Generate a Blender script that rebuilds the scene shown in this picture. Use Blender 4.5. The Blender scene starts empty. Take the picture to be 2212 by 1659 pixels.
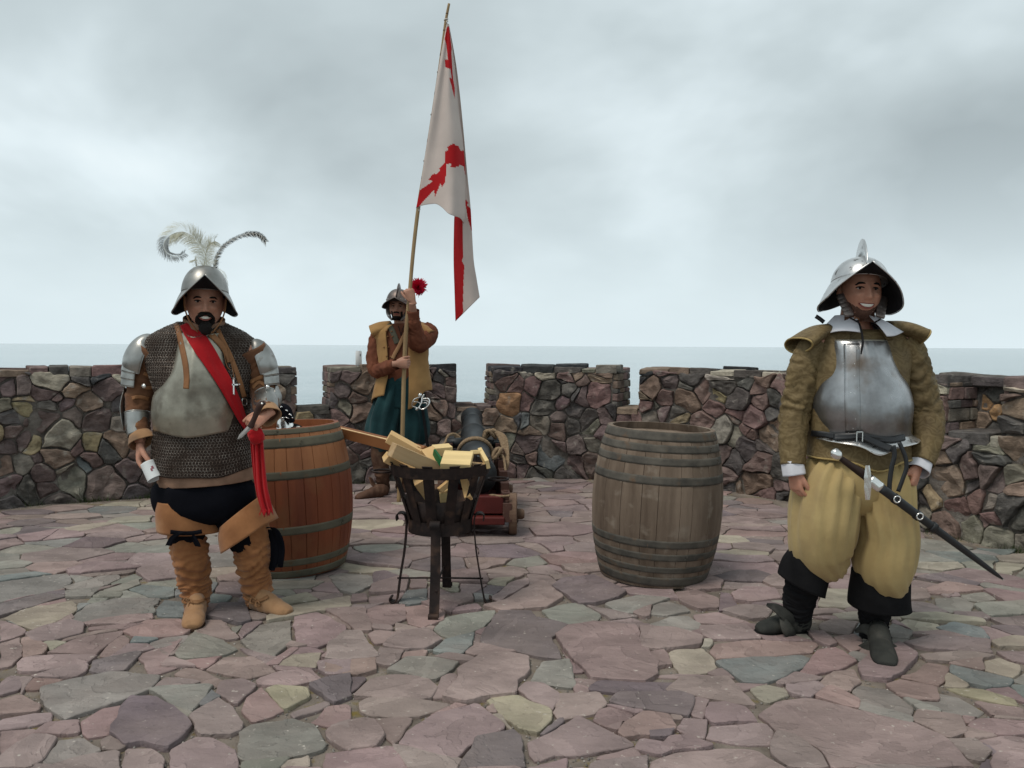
import bpy, bmesh, math, random
import numpy as np
from mathutils import Vector, Matrix, noise
R = math.radians
random.seed(7); rng = np.random.RandomState(11)
sc = bpy.context.scene
COL = sc.collection

# ------------------------------------------------------------------ camera
CAM = Vector((0, 0, 1.42)); FPX = 1702.0
cd = bpy.data.cameras.new('camera'); cam = bpy.data.objects.new('camera', cd); COL.objects.link(cam)
CR = Matrix.Rotation(R(90 - 2.79), 3, 'X') @ Matrix.Rotation(R(0.28), 3, 'Z')
cam.matrix_world = Matrix.Translation(CAM) @ CR.to_4x4()
cd.sensor_width = 36.0; cd.lens = 36.0 * FPX / 2212.0; cd.clip_end = 60000; cd.clip_start = 0.05
sc.camera = cam

# ------------------------------------------------------------------ sky (overcast), one weak sun
w = bpy.data.worlds.new('World'); sc.world = w; w.use_nodes = True
nt = w.node_tree; nt.nodes.clear()
def N(t, **k):
    n = nt.nodes.new(t)
    for a, b in k.items(): setattr(n, a, b)
    return n
SKX, SKY = 3.5, 1.3
SUN_EL, SUN_ROT = R(48), R(-35)
out = N('ShaderNodeOutputWorld'); bg = N('ShaderNodeBackground'); bg.inputs['Strength'].default_value = 0.1
sky = N('ShaderNodeTexSky', sky_type='NISHITA'); sky.sun_disc = False
sky.sun_elevation = SUN_EL; sky.sun_rotation = SUN_ROT; sky.dust_density = 3.0
tc = N('ShaderNodeTexCoord'); sep = N('ShaderNodeSeparateXYZ'); nt.links.new(tc.outputs['Generated'], sep.inputs[0])
def M(op, a, b=None, c=None):
    n = N('ShaderNodeMath', operation=op)
    for i, v in enumerate((a, b, c)):
        if v is None: continue
        if isinstance(v, (int, float)): n.inputs[i].default_value = v
        else: nt.links.new(v, n.inputs[i])
    return n.outputs[0]
zc = M('MAXIMUM', sep.outputs[2], 0.0)
den = M('ADD', zc, 0.42)
u = M('DIVIDE', sep.outputs[0], den); v = M('DIVIDE', sep.outputs[1], den)
cmb = N('ShaderNodeCombineXYZ'); nt.links.new(u, cmb.inputs[0]); nt.links.new(v, cmb.inputs[1])
n1 = N('ShaderNodeTexNoise'); n1.inputs['Scale'].default_value = 1.25; n1.inputs['Detail'].default_value = 5.0; n1.inputs['Roughness'].default_value = 0.47; n1.inputs['Distortion'].default_value = 0.25
mp = N('ShaderNodeMapping'); mp.inputs['Location'].default_value = (SKX, SKY, 0.2); mp.inputs['Scale'].default_value = (1.0, 1.0, 1)
nt.links.new(cmb.outputs[0], mp.inputs[0]); nt.links.new(mp.outputs[0], n1.inputs['Vector'])
n2 = N('ShaderNodeTexNoise'); n2.inputs['Scale'].default_value = 3.0; n2.inputs['Detail'].default_value = 5; n2.inputs['Roughness'].default_value = 0.5
nt.links.new(mp.outputs[0], n2.inputs['Vector'])
cl = M('ADD', M('MULTIPLY', n1.outputs[0], 0.87), M('MULTIPLY', n2.outputs[0], 0.13))
cr = N('ShaderNodeValToRGB'); nt.links.new(cl, cr.inputs[0])
e = cr.color_ramp.elements
e[0].position = 0.32; e[0].color = (3.5, 4.05, 4.2, 1)
e[1].position = 0.66; e[1].color = (8.3, 9.1, 9.3, 1)
x = e.new(0.46); x.color = (5.2, 5.95, 6.15, 1)
x = e.new(0.56); x.color = (7.0, 7.9, 8.2, 1)
# paler, even band of distant cloud above the horizon
hz = N('ShaderNodeMapRange'); nt.links.new(sep.outputs[2], hz.inputs[0])
hz.inputs[1].default_value = -0.02; hz.inputs[2].default_value = 0.26; hz.inputs[3].default_value = 0.95; hz.inputs[4].default_value = 0.0
hz.interpolation_type = 'SMOOTHSTEP'
mh = N('ShaderNodeMixRGB'); nt.links.new(hz.outputs[0], mh.inputs[0]); nt.links.new(cr.outputs[0], mh.inputs[1]); mh.inputs[2].default_value = (6.9, 7.95, 8.35, 1)
mx = N('ShaderNodeMixRGB'); mx.inputs[0].default_value = 0.94
nt.links.new(sky.outputs[0], mx.inputs[1]); nt.links.new(mh.outputs[0], mx.inputs[2])
nt.links.new(mx.outputs[0], bg.inputs['Color']); nt.links.new(bg.outputs[0], out.inputs[0])

sd = bpy.data.lights.new('sun', 'SUN'); sd.energy = 1.5; sd.angle = R(20); sd.color = (1, 0.93, 0.84)
so = bpy.data.objects.new('sun', sd); COL.objects.link(so)
sdir = Vector((math.sin(-SUN_ROT) * -1 * math.cos(SUN_EL), math.cos(SUN_ROT) * math.cos(SUN_EL), math.sin(SUN_EL)))
sdir = Vector((-0.35, -0.30, 0.9)).normalized()
sky.sun_elevation = math.asin(sdir.z); sky.sun_rotation = math.atan2(sdir.x, sdir.y)
so.rotation_euler = sdir.to_track_quat('Z', 'Y').to_euler(); so.location = (0, 0, 30)
vs = sc.view_settings; vs.view_transform = 'Standard'; vs.look = 'None'; vs.exposure = 0.2; vs.gamma = 1.0; vs.use_curve_mapping = False
sc.cycles.max_bounces = 6; sc.cycles.use_denoising = True

# ------------------------------------------------------------------ pixel helpers (photo coordinates on a 2212 px wide frame)
def ray(x, y): return CR @ Vector(((x - 1106) / FPX, -(y - 829.5) / FPX, -1.0))
def P(x, y, Y):
    d = ray(x, y); return CAM + d * (Y / d.y)
def G(x, y, z=0.0):
    d = ray(x, y); return CAM + d * ((z - CAM.z) / d.z)
def K(Y): return Y / FPX      # metres per photo pixel at depth Y

# ------------------------------------------------------------------ object helpers
def wloc(o):
    v = Vector((0, 0, 0))
    while o is not None: v += o.location; o = o.parent
    return v
def link(name, me, parent=None, mats=(), smooth=True, label=None, kind=None):
    o = bpy.data.objects.new(name, me); COL.objects.link(o)
    for m in (mats if isinstance(mats, (list, tuple)) else [mats]): me.materials.append(m)
    if parent is not None: o.parent = parent
    if smooth: me.shade_smooth()
    if label: o['label'] = label
    if kind: o['kind'] = kind
    return o
def mk(name, verts, faces, mats=(), parent=None, smooth=True, label=None, kind=None, mi=None, col=None):
    v = np.array([tuple(a) for a in verts], dtype=float).reshape(-1, 3)
    if parent is not None: v = v - np.array(wloc(parent))
    me = bpy.data.meshes.new(name); me.from_pydata(v.tolist(), [], faces)
    if mi is not None:
        me.polygons.foreach_set('material_index', mi)
    if col is not None:
        a = me.color_attributes.new('col', 'FLOAT_COLOR', 'POINT'); c = np.ones((len(v), 4)); c[:, :3] = np.array(col).reshape(-1, 3)
        a.data.foreach_set('color', c.ravel())
    me.update()
    return link(name, me, parent, mats, smooth, label, kind)
def thing(name, label, cat, loc=(0, 0, 0), group=None, kind=None):
    o = bpy.data.objects.new(name, None); COL.objects.link(o); o.location = loc; o.empty_display_size = 0.1
    o['label'] = label; o['category'] = cat
    if group: o['group'] = group
    if kind: o['kind'] = kind
    return o
def tag(o, label, cat, group=None):
    o['label'] = label; o['category'] = cat
    if group: o['group'] = group
    return o
class MB:                                   # collects pieces of one mesh
    def __init__(s): s.v = []; s.f = []; s.m = []; s.c = []
    def add(s, v, f, m=0, c=None):
        o = len(s.v); s.v += [tuple(a) for a in v]; s.f += [[i + o for i in q] for q in f]; s.m += [m] * len(f)
        if c is not None: s.c += [tuple(c)] * len(v)
        return s
    def build(s, name, mats, parent=None, **k):
        return mk(name, s.v, s.f, mats, parent, mi=s.m, col=(s.c if s.c else None), **k)
def box(c, size, rot=None, bev=0.0):
    c = Vector(c); h = Vector(size) / 2
    if bev <= 0:
        v = [Vector((sx * h.x, sy * h.y, sz * h.z)) for sz in (-1, 1) for sy in (-1, 1) for sx in (-1, 1)]
        f = [[0, 2, 3, 1], [4, 5, 7, 6], [0, 1, 5, 4], [2, 6, 7, 3], [0, 4, 6, 2], [1, 3, 7, 5]]
    else:
        bm = bmesh.new(); bmesh.ops.create_cube(bm, size=1.0)
        for q in bm.verts: q.co = Vector((q.co.x * size[0], q.co.y * size[1], q.co.z * size[2]))
        bmesh.ops.bevel(bm, geom=bm.edges[:], offset=bev, segments=1, affect='EDGES')
        bm.verts.index_update(); v = [q.co.copy() for q in bm.verts]; f = [[q.index for q in p.verts] for p in bm.faces]; bm.free()
    if rot is not None: v = [rot @ a for a in v]
    return [a + c for a in v], f
def catmull(a, n):
    """resample control rows (k,d) to n rows by Catmull-Rom"""
    a = np.asarray(a, float); k = len(a)
    if k == 2:
        t = np.linspace(0, 1, n)[:, None]; return a[0] * (1 - t) + a[1] * t
    ext = np.vstack([2 * a[0] - a[1], a, 2 * a[-1] - a[-2]])
    t = np.linspace(0, k - 1, n); i = np.minimum(t.astype(int), k - 2); f = (t - i)[:, None]
    p0, p1, p2, p3 = ext[i], ext[i + 1], ext[i + 2], ext[i + 3]
    return 0.5 * (2 * p1 + (p2 - p0) * f + (2 * p0 - 5 * p1 + 4 * p2 - p3) * f ** 2 + (3 * p1 - p0 - 3 * p2 + p3) * f ** 3)
def loftfaces(n, m, closed=True, cap0=True, cap1=True):
    f = []
    mm = m if closed else m - 1
    for i in range(n - 1):
        for j in range(mm):
            a = i * m + j; b = i * m + (j + 1) % m
            f.append([a, b, b + m, a + m])
    if closed and cap0: f.append(list(range(m))[::-1])
    if closed and cap1: f.append([(n - 1) * m + j for j in range(m)])
    return f
def fbm(p, s=1.0, o=3):
    return noise.fractal(Vector(p) * s, 1.0, 2.0, o)
def tube(pts, rad, m=14, n=None, ref=(0, 1, 0), disp=None, cap=(True, True), ex=2.0, th=None):
    """lofted tube. rad: r or (lateral, along-ref). disp(u, theta, p) -> metres outward"""
    pts = [tuple(p) for p in pts]; k = len(pts)
    if isinstance(rad, (int, float)): rad = [rad] * k
    rr = [(r, r) if isinstance(r, (int, float)) else tuple(r) for r in rad]
    n = n or max(2, (k - 1) * 4 + 1)
    C = catmull(np.hstack([np.array(pts, float), np.array(rr, float)]), n)
    c = C[:, :3]; ra = np.maximum(C[:, 3], 1e-4); rb = np.maximum(C[:, 4], 1e-4)
    T = np.gradient(c, axis=0); T /= np.maximum(np.linalg.norm(T, axis=1, keepdims=True), 1e-9)
    ref = np.array(ref, float)
    A = np.cross(T, ref); A /= np.maximum(np.linalg.norm(A, axis=1, keepdims=True), 1e-9)
    B = np.cross(A, T)
    th = np.linspace(0, 2 * np.pi, m, endpoint=False) if th is None else th
    cs, sn = np.cos(th), np.sin(th)
    if ex != 2.0:
        cs = np.sign(cs) * np.abs(cs) ** (2 / ex); sn = np.sign(sn) * np.abs(sn) ** (2 / ex)
    V = np.zeros((n, len(th), 3))
    for i in range(n):
        for j in range(len(th)):
            d = A[i] * cs[j] * ra[i] + B[i] * sn[j] * rb[i]
            p = c[i] + d
            if disp is not None:
                q = disp(i / (n - 1), th[j], p)
                p = p + d / max(np.linalg.norm(d), 1e-6) * q
            V[i, j] = p
    return V
def tubemesh(*a, **k):
    cap = k.get('cap', (True, True)); V = tube(*a, **k); n, m = V.shape[:2]
    return V.reshape(-1, 3), loftfaces(n, m, True, cap[0], cap[1])
def rows(rw, m=32, n=None, disp=None, ex=2.2, off=0.0):
    """body loft. rw: (x_px, y_px, Y, halfwidth_px, halfdepth_m[, tilt_px]) ; tilt lifts the left edge"""
    rw = [tuple(r) + (0,) * (6 - len(r)) for r in rw]
    A = []
    for x, y, Y, hw, hd, tl in rw:
        p = P(x, y, Y); A.append((p.x, p.y, p.z, hw * K(Y) + off, hd + off, tl * K(Y)))
    n = n or (len(A) - 1) * 4 + 1
    C = catmull(A, n); th = np.linspace(0, 2 * np.pi, m, endpoint=False)
    cs, sn = np.cos(th), np.sin(th)
    cs = np.sign(cs) * np.abs(cs) ** (2 / ex); sn = np.sign(sn) * np.abs(sn) ** (2 / ex)
    V = np.zeros((n, m, 3))
    for i in range(n):
        x, y, z, hw, hd, tl = C[i]
        for j in range(m):
            dx, dy = cs[j] * hw, -sn[j] * hd      # theta 90deg = front (towards camera)
            p = np.array((x + dx, y + dy, z - tl * cs[j]))
            if disp is not None:
                q = disp(i / (n - 1), th[j], p)
                if isinstance(q, tuple): q, dz = q
                else: dz = 0
                L = max(math.hypot(dx, dy), 1e-6); p = p + np.array((dx / L * q, dy / L * q, dz))
            V[i, j] = p
    return V
def rowmesh(*a, cap=(False, False), **k):
    V = rows(*a, **k); n, m = V.shape[:2]
    return V.reshape(-1, 3), loftfaces(n, m, True, cap[0], cap[1])
def solid(o, t, off=-1.0):
    md = o.modifiers.new('solid', 'SOLIDIFY'); md.thickness = t; md.offset = off; return o
def subd(o, l=1):
    md = o.modifiers.new('sub', 'SUBSURF'); md.levels = l; md.render_levels = l; return o
def revolve(prof, m=32, origin=(0, 0, 0), cap=(False, False), rot=None):
    """prof: (r, z)"""
    v = []
    for r, z in prof:
        for j in range(m):
            t = 2 * math.pi * j / m; v.append(Vector((r * math.cos(t), r * math.sin(t), z)))
    if rot is not None: v = [rot @ a for a in v]
    return [a + Vector(origin) for a in v], loftfaces(len(prof), m, True, *cap)

# ------------------------------------------------------------------ materials
MATS = {}
def mat(name, base, rough=0.8, metal=0.0, var=0.25, scale=8.0, bump=0.3, bscale=60.0, stretch=(1, 1, 1), col2=None, spec=0.16,
        attr=False, bdist=0.004, thr=(0.35, 0.65), sheen=0.0, spots=None, coords='Object', detail=6, rvar=0.0):
    m = bpy.data.materials.new(name); m.use_nodes = True; t = m.node_tree; b = t.nodes['Principled BSDF']; L = t.links.new
    def nn(k): return t.nodes.new(k)
    tcn = nn('ShaderNodeTexCoord'); mpn = nn('ShaderNodeMapping'); mpn.inputs['Scale'].default_value = stretch
    L(tcn.outputs[coords], mpn.inputs[0])
    no = nn('ShaderNodeTexNoise'); no.inputs['Scale'].default_value = scale; no.inputs['Detail'].default_value = detail; no.inputs['Roughness'].default_value = 0.6
    L(mpn.outputs[0], no.inputs['Vector'])
    rp = nn('ShaderNodeValToRGB'); L(no.outputs[0], rp.inputs[0])
    rp.color_ramp.elements[0].position = thr[0]; rp.color_ramp.elements[1].position = thr[1]
    if attr:
        at = nn('ShaderNodeAttribute'); at.attribute_name = 'col'
        rp.color_ramp.elements[0].color = (1 - var,) * 3 + (1,); rp.color_ramp.elements[1].color = (1 + var,) * 3 + (1,)
        mu = nn('ShaderNodeMixRGB'); mu.blend_type = 'MULTIPLY'; mu.inputs[0].default_value = 1
        L(at.outputs['Color'], mu.inputs[1]); L(rp.outputs[0], mu.inputs[2]); colout = mu.outputs[0]
    else:
        c2 = col2 or tuple(c * (1 - var) for c in base); c1 = base if col2 else tuple(min(c * (1 + var * .6), 1) for c in base)
        rp.color_ramp.elements[0].color = (*c2, 1); rp.color_ramp.elements[1].color = (*c1, 1); colout = rp.outputs[0]
    if spots:
        sc_, c_, lo, hi = spots
        ns = nn('ShaderNodeTexNoise'); ns.inputs['Scale'].default_value = sc_; ns.inputs['Detail'].default_value = 4; L(tcn.outputs[coords], ns.inputs['Vector'])
        mr = nn('ShaderNodeMapRange'); mr.inputs[1].default_value = lo; mr.inputs[2].default_value = hi; L(ns.outputs[0], mr.inputs[0])
        mu2 = nn('ShaderNodeMixRGB'); L(mr.outputs[0], mu2.inputs[0]); L(colout, mu2.inputs[1]); mu2.inputs[2].default_value = (*c_, 1); colout = mu2.outputs[0]
    L(colout, b.inputs['Base Color'])
    b.inputs['Roughness'].default_value = rough; b.inputs['Metallic'].default_value = metal
    b.inputs['Specular IOR Level'].default_value = spec
    if rvar:
        mr = nn('ShaderNodeMapRange'); L(no.outputs[0], mr.inputs[0]); mr.inputs[1].default_value = .3; mr.inputs[2].default_value = .7
        mr.inputs[3].default_value = rough + rvar; mr.inputs[4].default_value = max(rough - rvar, .05); L(mr.outputs[0], b.inputs['Roughness'])
    if sheen: b.inputs['Sheen Weight'].default_value = sheen; b.inputs['Sheen Roughness'].default_value = 0.5
    if bump:
        nb = nn('ShaderNodeTexNoise'); nb.inputs['Scale'].default_value = bscale; nb.inputs['Detail'].default_value = 6; nb.inputs['Roughness'].default_value = 0.65
        L(mpn.outputs[0], nb.inputs['Vector'])
        ad = nn('ShaderNodeMath'); ad.operation = 'MULTIPLY_ADD'; L(no.outputs[0], ad.inputs[0]); ad.inputs[1].default_value = 1.2; L(nb.outputs[0], ad.inputs[2])
        bp = nn('ShaderNodeBump'); bp.inputs['Strength'].default_value = bump; bp.inputs['Distance'].default_value = bdist
        L(ad.outputs[0], bp.inputs['Height']); L(bp.outputs[0], b.inputs['Normal'])
    MATS[name] = m
    return m
mFlag = mat('flagstone', (1, 1, 1), 0.78, var=0.20, scale=3.2, bump=0.8, bscale=17, attr=True, bdist=0.014, spots=(38, (0.55, 0.5, 0.44), 0.66, 0.80), stretch=(1, 1.6, 1), coords='Object', spec=0.08)
def slate(m_):
    t = m_.node_tree; b = t.nodes['Principled BSDF']; L = t.links.new
    tc_ = [n_ for n_ in t.nodes if n_.type == 'TEX_COORD'][0]; src = b.inputs['Base Color'].links[0].from_socket; nrm = b.inputs['Normal'].links[0].from_socket
    a = t.nodes.new('ShaderNodeTexNoise'); a.inputs['Scale'].default_value = 2.1; a.inputs['Detail'].default_value = 5; a.inputs['Roughness'].default_value = .55; a.inputs['Distortion'].default_value = .5; L(tc_.outputs['Object'], a.inputs['Vector'])
    mu = t.nodes.new('ShaderNodeMath'); mu.operation = 'MULTIPLY'; mu.inputs[1].default_value = 13; L(a.outputs[0], mu.inputs[0])
    fl = t.nodes.new('ShaderNodeMath'); fl.operation = 'FLOOR'; L(mu.outputs[0], fl.inputs[0])
    fr = t.nodes.new('ShaderNodeMath'); fr.operation = 'FRACT'; L(mu.outputs[0], fr.inputs[0])
    pw = t.nodes.new('ShaderNodeMath'); pw.operation = 'POWER'; pw.inputs[1].default_value = 14; L(fr.outputs[0], pw.inputs[0])
    ad = t.nodes.new('ShaderNodeMath'); ad.operation = 'ADD'; L(fl.outputs[0], ad.inputs[0]); L(pw.outputs[0], ad.inputs[1])
    bp = t.nodes.new('ShaderNodeBump'); bp.inputs['Strength'].default_value = .55; bp.inputs['Distance'].default_value = .006; L(ad.outputs[0], bp.inputs['Height']); L(nrm, bp.inputs['Normal']); L(bp.outputs[0], b.inputs['Normal'])
    # beds of slightly different colour, dusty light patches
    sn = t.nodes.new('ShaderNodeMath'); sn.operation = 'SINE'; m3 = t.nodes.new('ShaderNodeMath'); m3.operation = 'MULTIPLY'; m3.inputs[1].default_value = 2.3; L(fl.outputs[0], m3.inputs[0]); L(m3.outputs[0], sn.inputs[0])
    mr = t.nodes.new('ShaderNodeMapRange'); mr.inputs[1].default_value = -1; mr.inputs[2].default_value = 1; mr.inputs[3].default_value = .91; mr.inputs[4].default_value = 1.08; L(sn.outputs[0], mr.inputs[0])
    mx_ = t.nodes.new('ShaderNodeMixRGB'); mx_.blend_type = 'MULTIPLY'; mx_.inputs[0].default_value = 1; L(src, mx_.inputs[1]); L(mr.outputs[0], mx_.inputs[2])
    n2_ = t.nodes.new('ShaderNodeTexNoise'); n2_.inputs['Scale'].default_value = 1.3; n2_.inputs['Detail'].default_value = 7; n2_.inputs['Roughness'].default_value = .7; L(tc_.outputs['Object'], n2_.inputs['Vector'])
    m4 = t.nodes.new('ShaderNodeMapRange'); m4.inputs[1].default_value = .46; m4.inputs[2].default_value = .68; m4.inputs[3].default_value = 0; m4.inputs[4].default_value = .38; L(n2_.outputs[0], m4.inputs[0])
    mz = t.nodes.new('ShaderNodeMixRGB'); L(m4.outputs[0], mz.inputs[0]); L(mx_.outputs[0], mz.inputs[1]); mz.inputs[2].default_value = (.285, .225, .20, 1); L(mz.outputs[0], b.inputs['Base Color'])
slate(mFlag)
mWallS = mat('wall_stone', (1, 1, 1), 0.85, var=0.38, scale=9, bump=0.8, bscale=32, attr=True, bdist=0.014, spots=(11, (0.34, 0.31, 0.27), 0.60, 0.80), stretch=(1, 1, 1.6), spec=0.08)
mMortar = mat('wall_mortar', (0.17, 0.15, 0.132), 0.95, var=0.45, scale=7, bump=1.0, bscale=30, bdist=0.02, spots=(5, (0.27, 0.25, 0.22), .55, .75))
mSand = mat('joint_sand', (0.225, 0.19, 0.16), 0.95, var=0.35, scale=5, bump=1.0, bscale=90, bdist=0.008, spots=(14, (0.20, 0.155, 0.055), .58, .72), spec=.05)
mPeb = mat('pebble', (1, 1, 1), 0.8, attr=True, var=0.1, bump=0)
# ================================================================== SEA, CLIFF, GROUND
def water():
    m = bpy.data.materials.new('sea_water'); m.use_nodes = True; t = m.node_tree; b = t.nodes['Principled BSDF']; L = t.links.new
    b.inputs['Base Color'].default_value = (0.2, 0.27, 0.3, 1); b.inputs['Roughness'].default_value = 0.12; b.inputs['IOR'].default_value = 1.33
    tcn = t.nodes.new('ShaderNodeTexCoord'); mp = t.nodes.new('ShaderNodeMapping'); mp.inputs['Scale'].default_value = (0.35, 1.1, 1); L(tcn.outputs['Object'], mp.inputs[0])
    a = t.nodes.new('ShaderNodeTexNoise'); a.inputs['Scale'].default_value = 0.2; a.inputs['Detail'].default_value = 8; a.inputs['Roughness'].default_value = 0.62; L(mp.outputs[0], a.inputs['Vector'])
    c = t.nodes.new('ShaderNodeTexNoise'); c.inputs['Scale'].default_value = 0.02; c.inputs['Detail'].default_value = 5; L(mp.outputs[0], c.inputs['Vector'])
    rp = t.nodes.new('ShaderNodeValToRGB'); L(c.outputs[0], rp.inputs[0])
    rp.color_ramp.elements[0].position = .35; rp.color_ramp.elements[0].color = (0.24, 0.32, 0.345, 1)
    rp.color_ramp.elements[1].position = .65; rp.color_ramp.elements[1].color = (0.31, 0.385, 0.41, 1); L(rp.outputs[0], b.inputs['Base Color'])
    bp = t.nodes.new('ShaderNodeBump'); bp.inputs['Strength'].default_value = 0.5; bp.inputs['Distance'].default_value = 1.1; L(a.outputs[0], bp.inputs['Height']); L(bp.outputs[0], b.inputs['Normal'])
    return m
mk('sea', [(-30000, -3000, -16), (30000, -3000, -16), (30000, 45000, -16), (-30000, 45000, -16)], [[0, 1, 2, 3]], water(), smooth=False, kind='structure')
mRock = mat('cliff_rock', (0.16, 0.14, 0.125), 0.95, var=0.4, scale=0.6, bump=1, bscale=2, bdist=0.3)
# wall plan: inner face (towards the camera)
NODES = [(-6.6, 2.6), (-6.3, 4.1), (-5.5, 5.55), (-4.37, 6.73), (-3.31, 7.28), (-1.75, 7.98), (-0.4, 8.36), (0.5, 8.40), (1.3, 8.17), (2.1, 7.72), (2.6, 7.12), (3.1, 6.22), (3.6, 5.35), (4.15, 4.3), (4.5, 3.2)]
WP = catmull(NODES, 281)
seg = np.linalg.norm(np.diff(WP, axis=0), axis=1); WS = np.concatenate([[0], np.cumsum(seg)])
def wpt(s, d=0.0):
    """point on the wall plan at arc s, d metres outwards from the inner face"""
    x = np.interp(s, WS, WP[:, 0]); y = np.interp(s, WS, WP[:, 1])
    x2 = np.interp(s + 0.05, WS, WP[:, 0]) - np.interp(s - 0.05, WS, WP[:, 0]); y2 = np.interp(s + 0.05, WS, WP[:, 1]) - np.interp(s - 0.05, WS, WP[:, 1])
    l = math.hypot(x2, y2) or 1; return x - y2 / l * d, y + x2 / l * d
def wsz(x, y, d=0.0):
    """photo pixel -> (s, z) on the wall's inner face"""
    r = ray(x, y); best = None
    for i in range(len(WP) - 1):
        ax, ay = WP[i]; bx, by = WP[i + 1]; ex, ey = bx - ax, by - ay
        den = r.x * ey - r.y * ex
        if abs(den) < 1e-9: continue
        t = (ax * ey - ay * ex) / den; q = (ax * r.y - ay * r.x) / den
        if t > 0 and -1e-6 <= q <= 1 + 1e-6: best = (WS[i] + q * seg[i], CAM.z + r.z * t)
    return best
TOP, SILL, THK = 1.19, 0.785, 0.50
mb = MB()                                                   # cliff below the outer face
ring = [wpt(s, THK + .02) for s in np.linspace(0, WS[-1], 60)]
cx, cy = -1.0, 2.0; vv = []
for k, (o_, z) in enumerate(((0, -0.3), (1.5, -4), (3.0, -9), (8, -17))):
    for q, (a, b) in enumerate(ring):
        l = math.hypot(a - cx, b - cy); vv.append((a + (a - cx) / l * o_ + rng.uniform(-.3, .3) * (k > 0), b + (b - cy) / l * o_, z))
mb.add(vv, loftfaces(4, 60, False)); mb.build('cliff', mRock, kind='structure', smooth=False)

# ---------- polygon tools
def parea(p): return 0.5 * sum(p[i][0] * p[(i + 1) % len(p)][1] - p[(i + 1) % len(p)][0] * p[i][1] for i in range(len(p)))
def pcent(p):
    a = parea(p) or 1e-9; n = len(p); cx = cy = 0
    for i in range(n):
        x0, y0 = p[i]; x1, y1 = p[(i + 1) % n]; c = x0 * y1 - x1 * y0; cx += (x0 + x1) * c; cy += (y0 + y1) * c
    return cx / (6 * a), cy / (6 * a)
def clip(p, nx, ny, c):
    """keep n.x <= c"""
    o = []; n = len(p)
    for i in range(n):
        a, b = p[i], p[(i + 1) % n]; da = a[0] * nx + a[1] * ny - c; db = b[0] * nx + b[1] * ny - c
        if da <= 0: o.append(a)
        if (da < 0 < db) or (db < 0 < da):
            t = da / (da - db); o.append((a[0] + (b[0] - a[0]) * t, a[1] + (b[1] - a[1]) * t))
    return o
def inpoly(x, y, p):
    c = False; n = len(p); j = n - 1
    for i in range(n):
        if (p[i][1] > y) != (p[j][1] > y) and x < (p[j][0] - p[i][0]) * (y - p[i][1]) / (p[j][1] - p[i][1]) + p[i][0]: c = not c
        j = i
    return c
def power_cells(seeds, wts, bbox, maxd=1.6):
    S = np.array(seeds); W2 = np.array(wts) ** 2; cells = []
    x0, y0, x1, y1 = bbox
    for i in range(len(S)):
        p = [(x0, y0), (x1, y0), (x1, y1), (x0, y1)]
        d = np.hypot(S[:, 0] - S[i, 0], S[:, 1] - S[i, 1]); order = np.argsort(d)[1:40]
        for j in order:
            if d[j] > maxd or d[j] < 1e-6: continue
            nx, ny = S[j] - S[i]; c = 0.5 * ((S[j] ** 2).sum() - (S[i] ** 2).sum() + W2[i] - W2[j])
            p = clip(p, nx, ny, c)
            if len(p) < 3: break
        cells.append(p)
    return cells
CH = 0.014; WARP = 0.0
EDGES = []
def wf(x, y):
    k = min([1.0] + [abs(x - e_) / .15 for e_ in EDGES]) if EDGES else 1.0
    return k * WARP * noise.noise(Vector((x * 4.5, y * 4.5, 5.5))), k * WARP * noise.noise(Vector((x * 4.5, y * 4.5, 15.5)))
def roughen(p, gap, step, amp, seed, chaikin=True):
    """shrink, cut the corners a little, break the edges"""
    if parea(p) < 0: p = p[::-1]
    n = len(p); q = []
    for i in range(n):                                     # inset along the angle bisector
        a, b, c = Vector(p[i - 1]), Vector(p[i]), Vector(p[(i + 1) % n])
        d1 = (b - a).normalized(); d2 = (c - b).normalized(); nn = Vector((-(d1.y + d2.y), d1.x + d2.x))
        if nn.length < 1e-4: continue
        nn.normalize(); k = max(nn.dot(Vector((-d1.y, d1.x))), 0.45); b = b + nn * gap / k; q.append((b.x, b.y))
    p = q
    if len(p) < 3 or parea(p) <= 1e-4: return None
    if chaikin:
        q = []
        for i in range(len(p)):
            a, b, c = p[i - 1], p[i], p[(i + 1) % len(p)]
            for o_ in (a, c):
                L = math.hypot(o_[0] - b[0], o_[1] - b[1]); t = min(0.22, CH * (0.3 + 1.4 * noise.random()) / max(L, 1e-6))
                q.append((b[0] + (o_[0] - b[0]) * t, b[1] + (o_[1] - b[1]) * t))
        p = q
    q = []
    for i in range(len(p)):
        a, b = p[i], p[(i + 1) % len(p)]; L = math.hypot(b[0] - a[0], b[1] - a[1]); k = max(1, int(L / step))
        for j in range(k):
            t = j / k; x = a[0] + (b[0] - a[0]) * t; y = a[1] + (b[1] - a[1]) * t
            nx, ny = (b[1] - a[1]) / max(L, 1e-6), -(b[0] - a[0]) / max(L, 1e-6)
            w_ = amp * (noise.noise(Vector((x * 9, y * 9, seed * 3.1))) * 1.5 + noise.noise(Vector((x * 31, y * 31, seed))))
            wx, wy = wf(x, y); wx += (min([1.0] + [abs(x - e_) / .15 for e_ in EDGES]) if EDGES else 1.0) * WARP * .35 * noise.noise(Vector((x * 14, y * 14, 2.5))); q.append((x + nx * w_ + wx, y + ny * w_ + wy))
    return q if len(q) > 3 and parea(q) > 1e-4 else None
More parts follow.
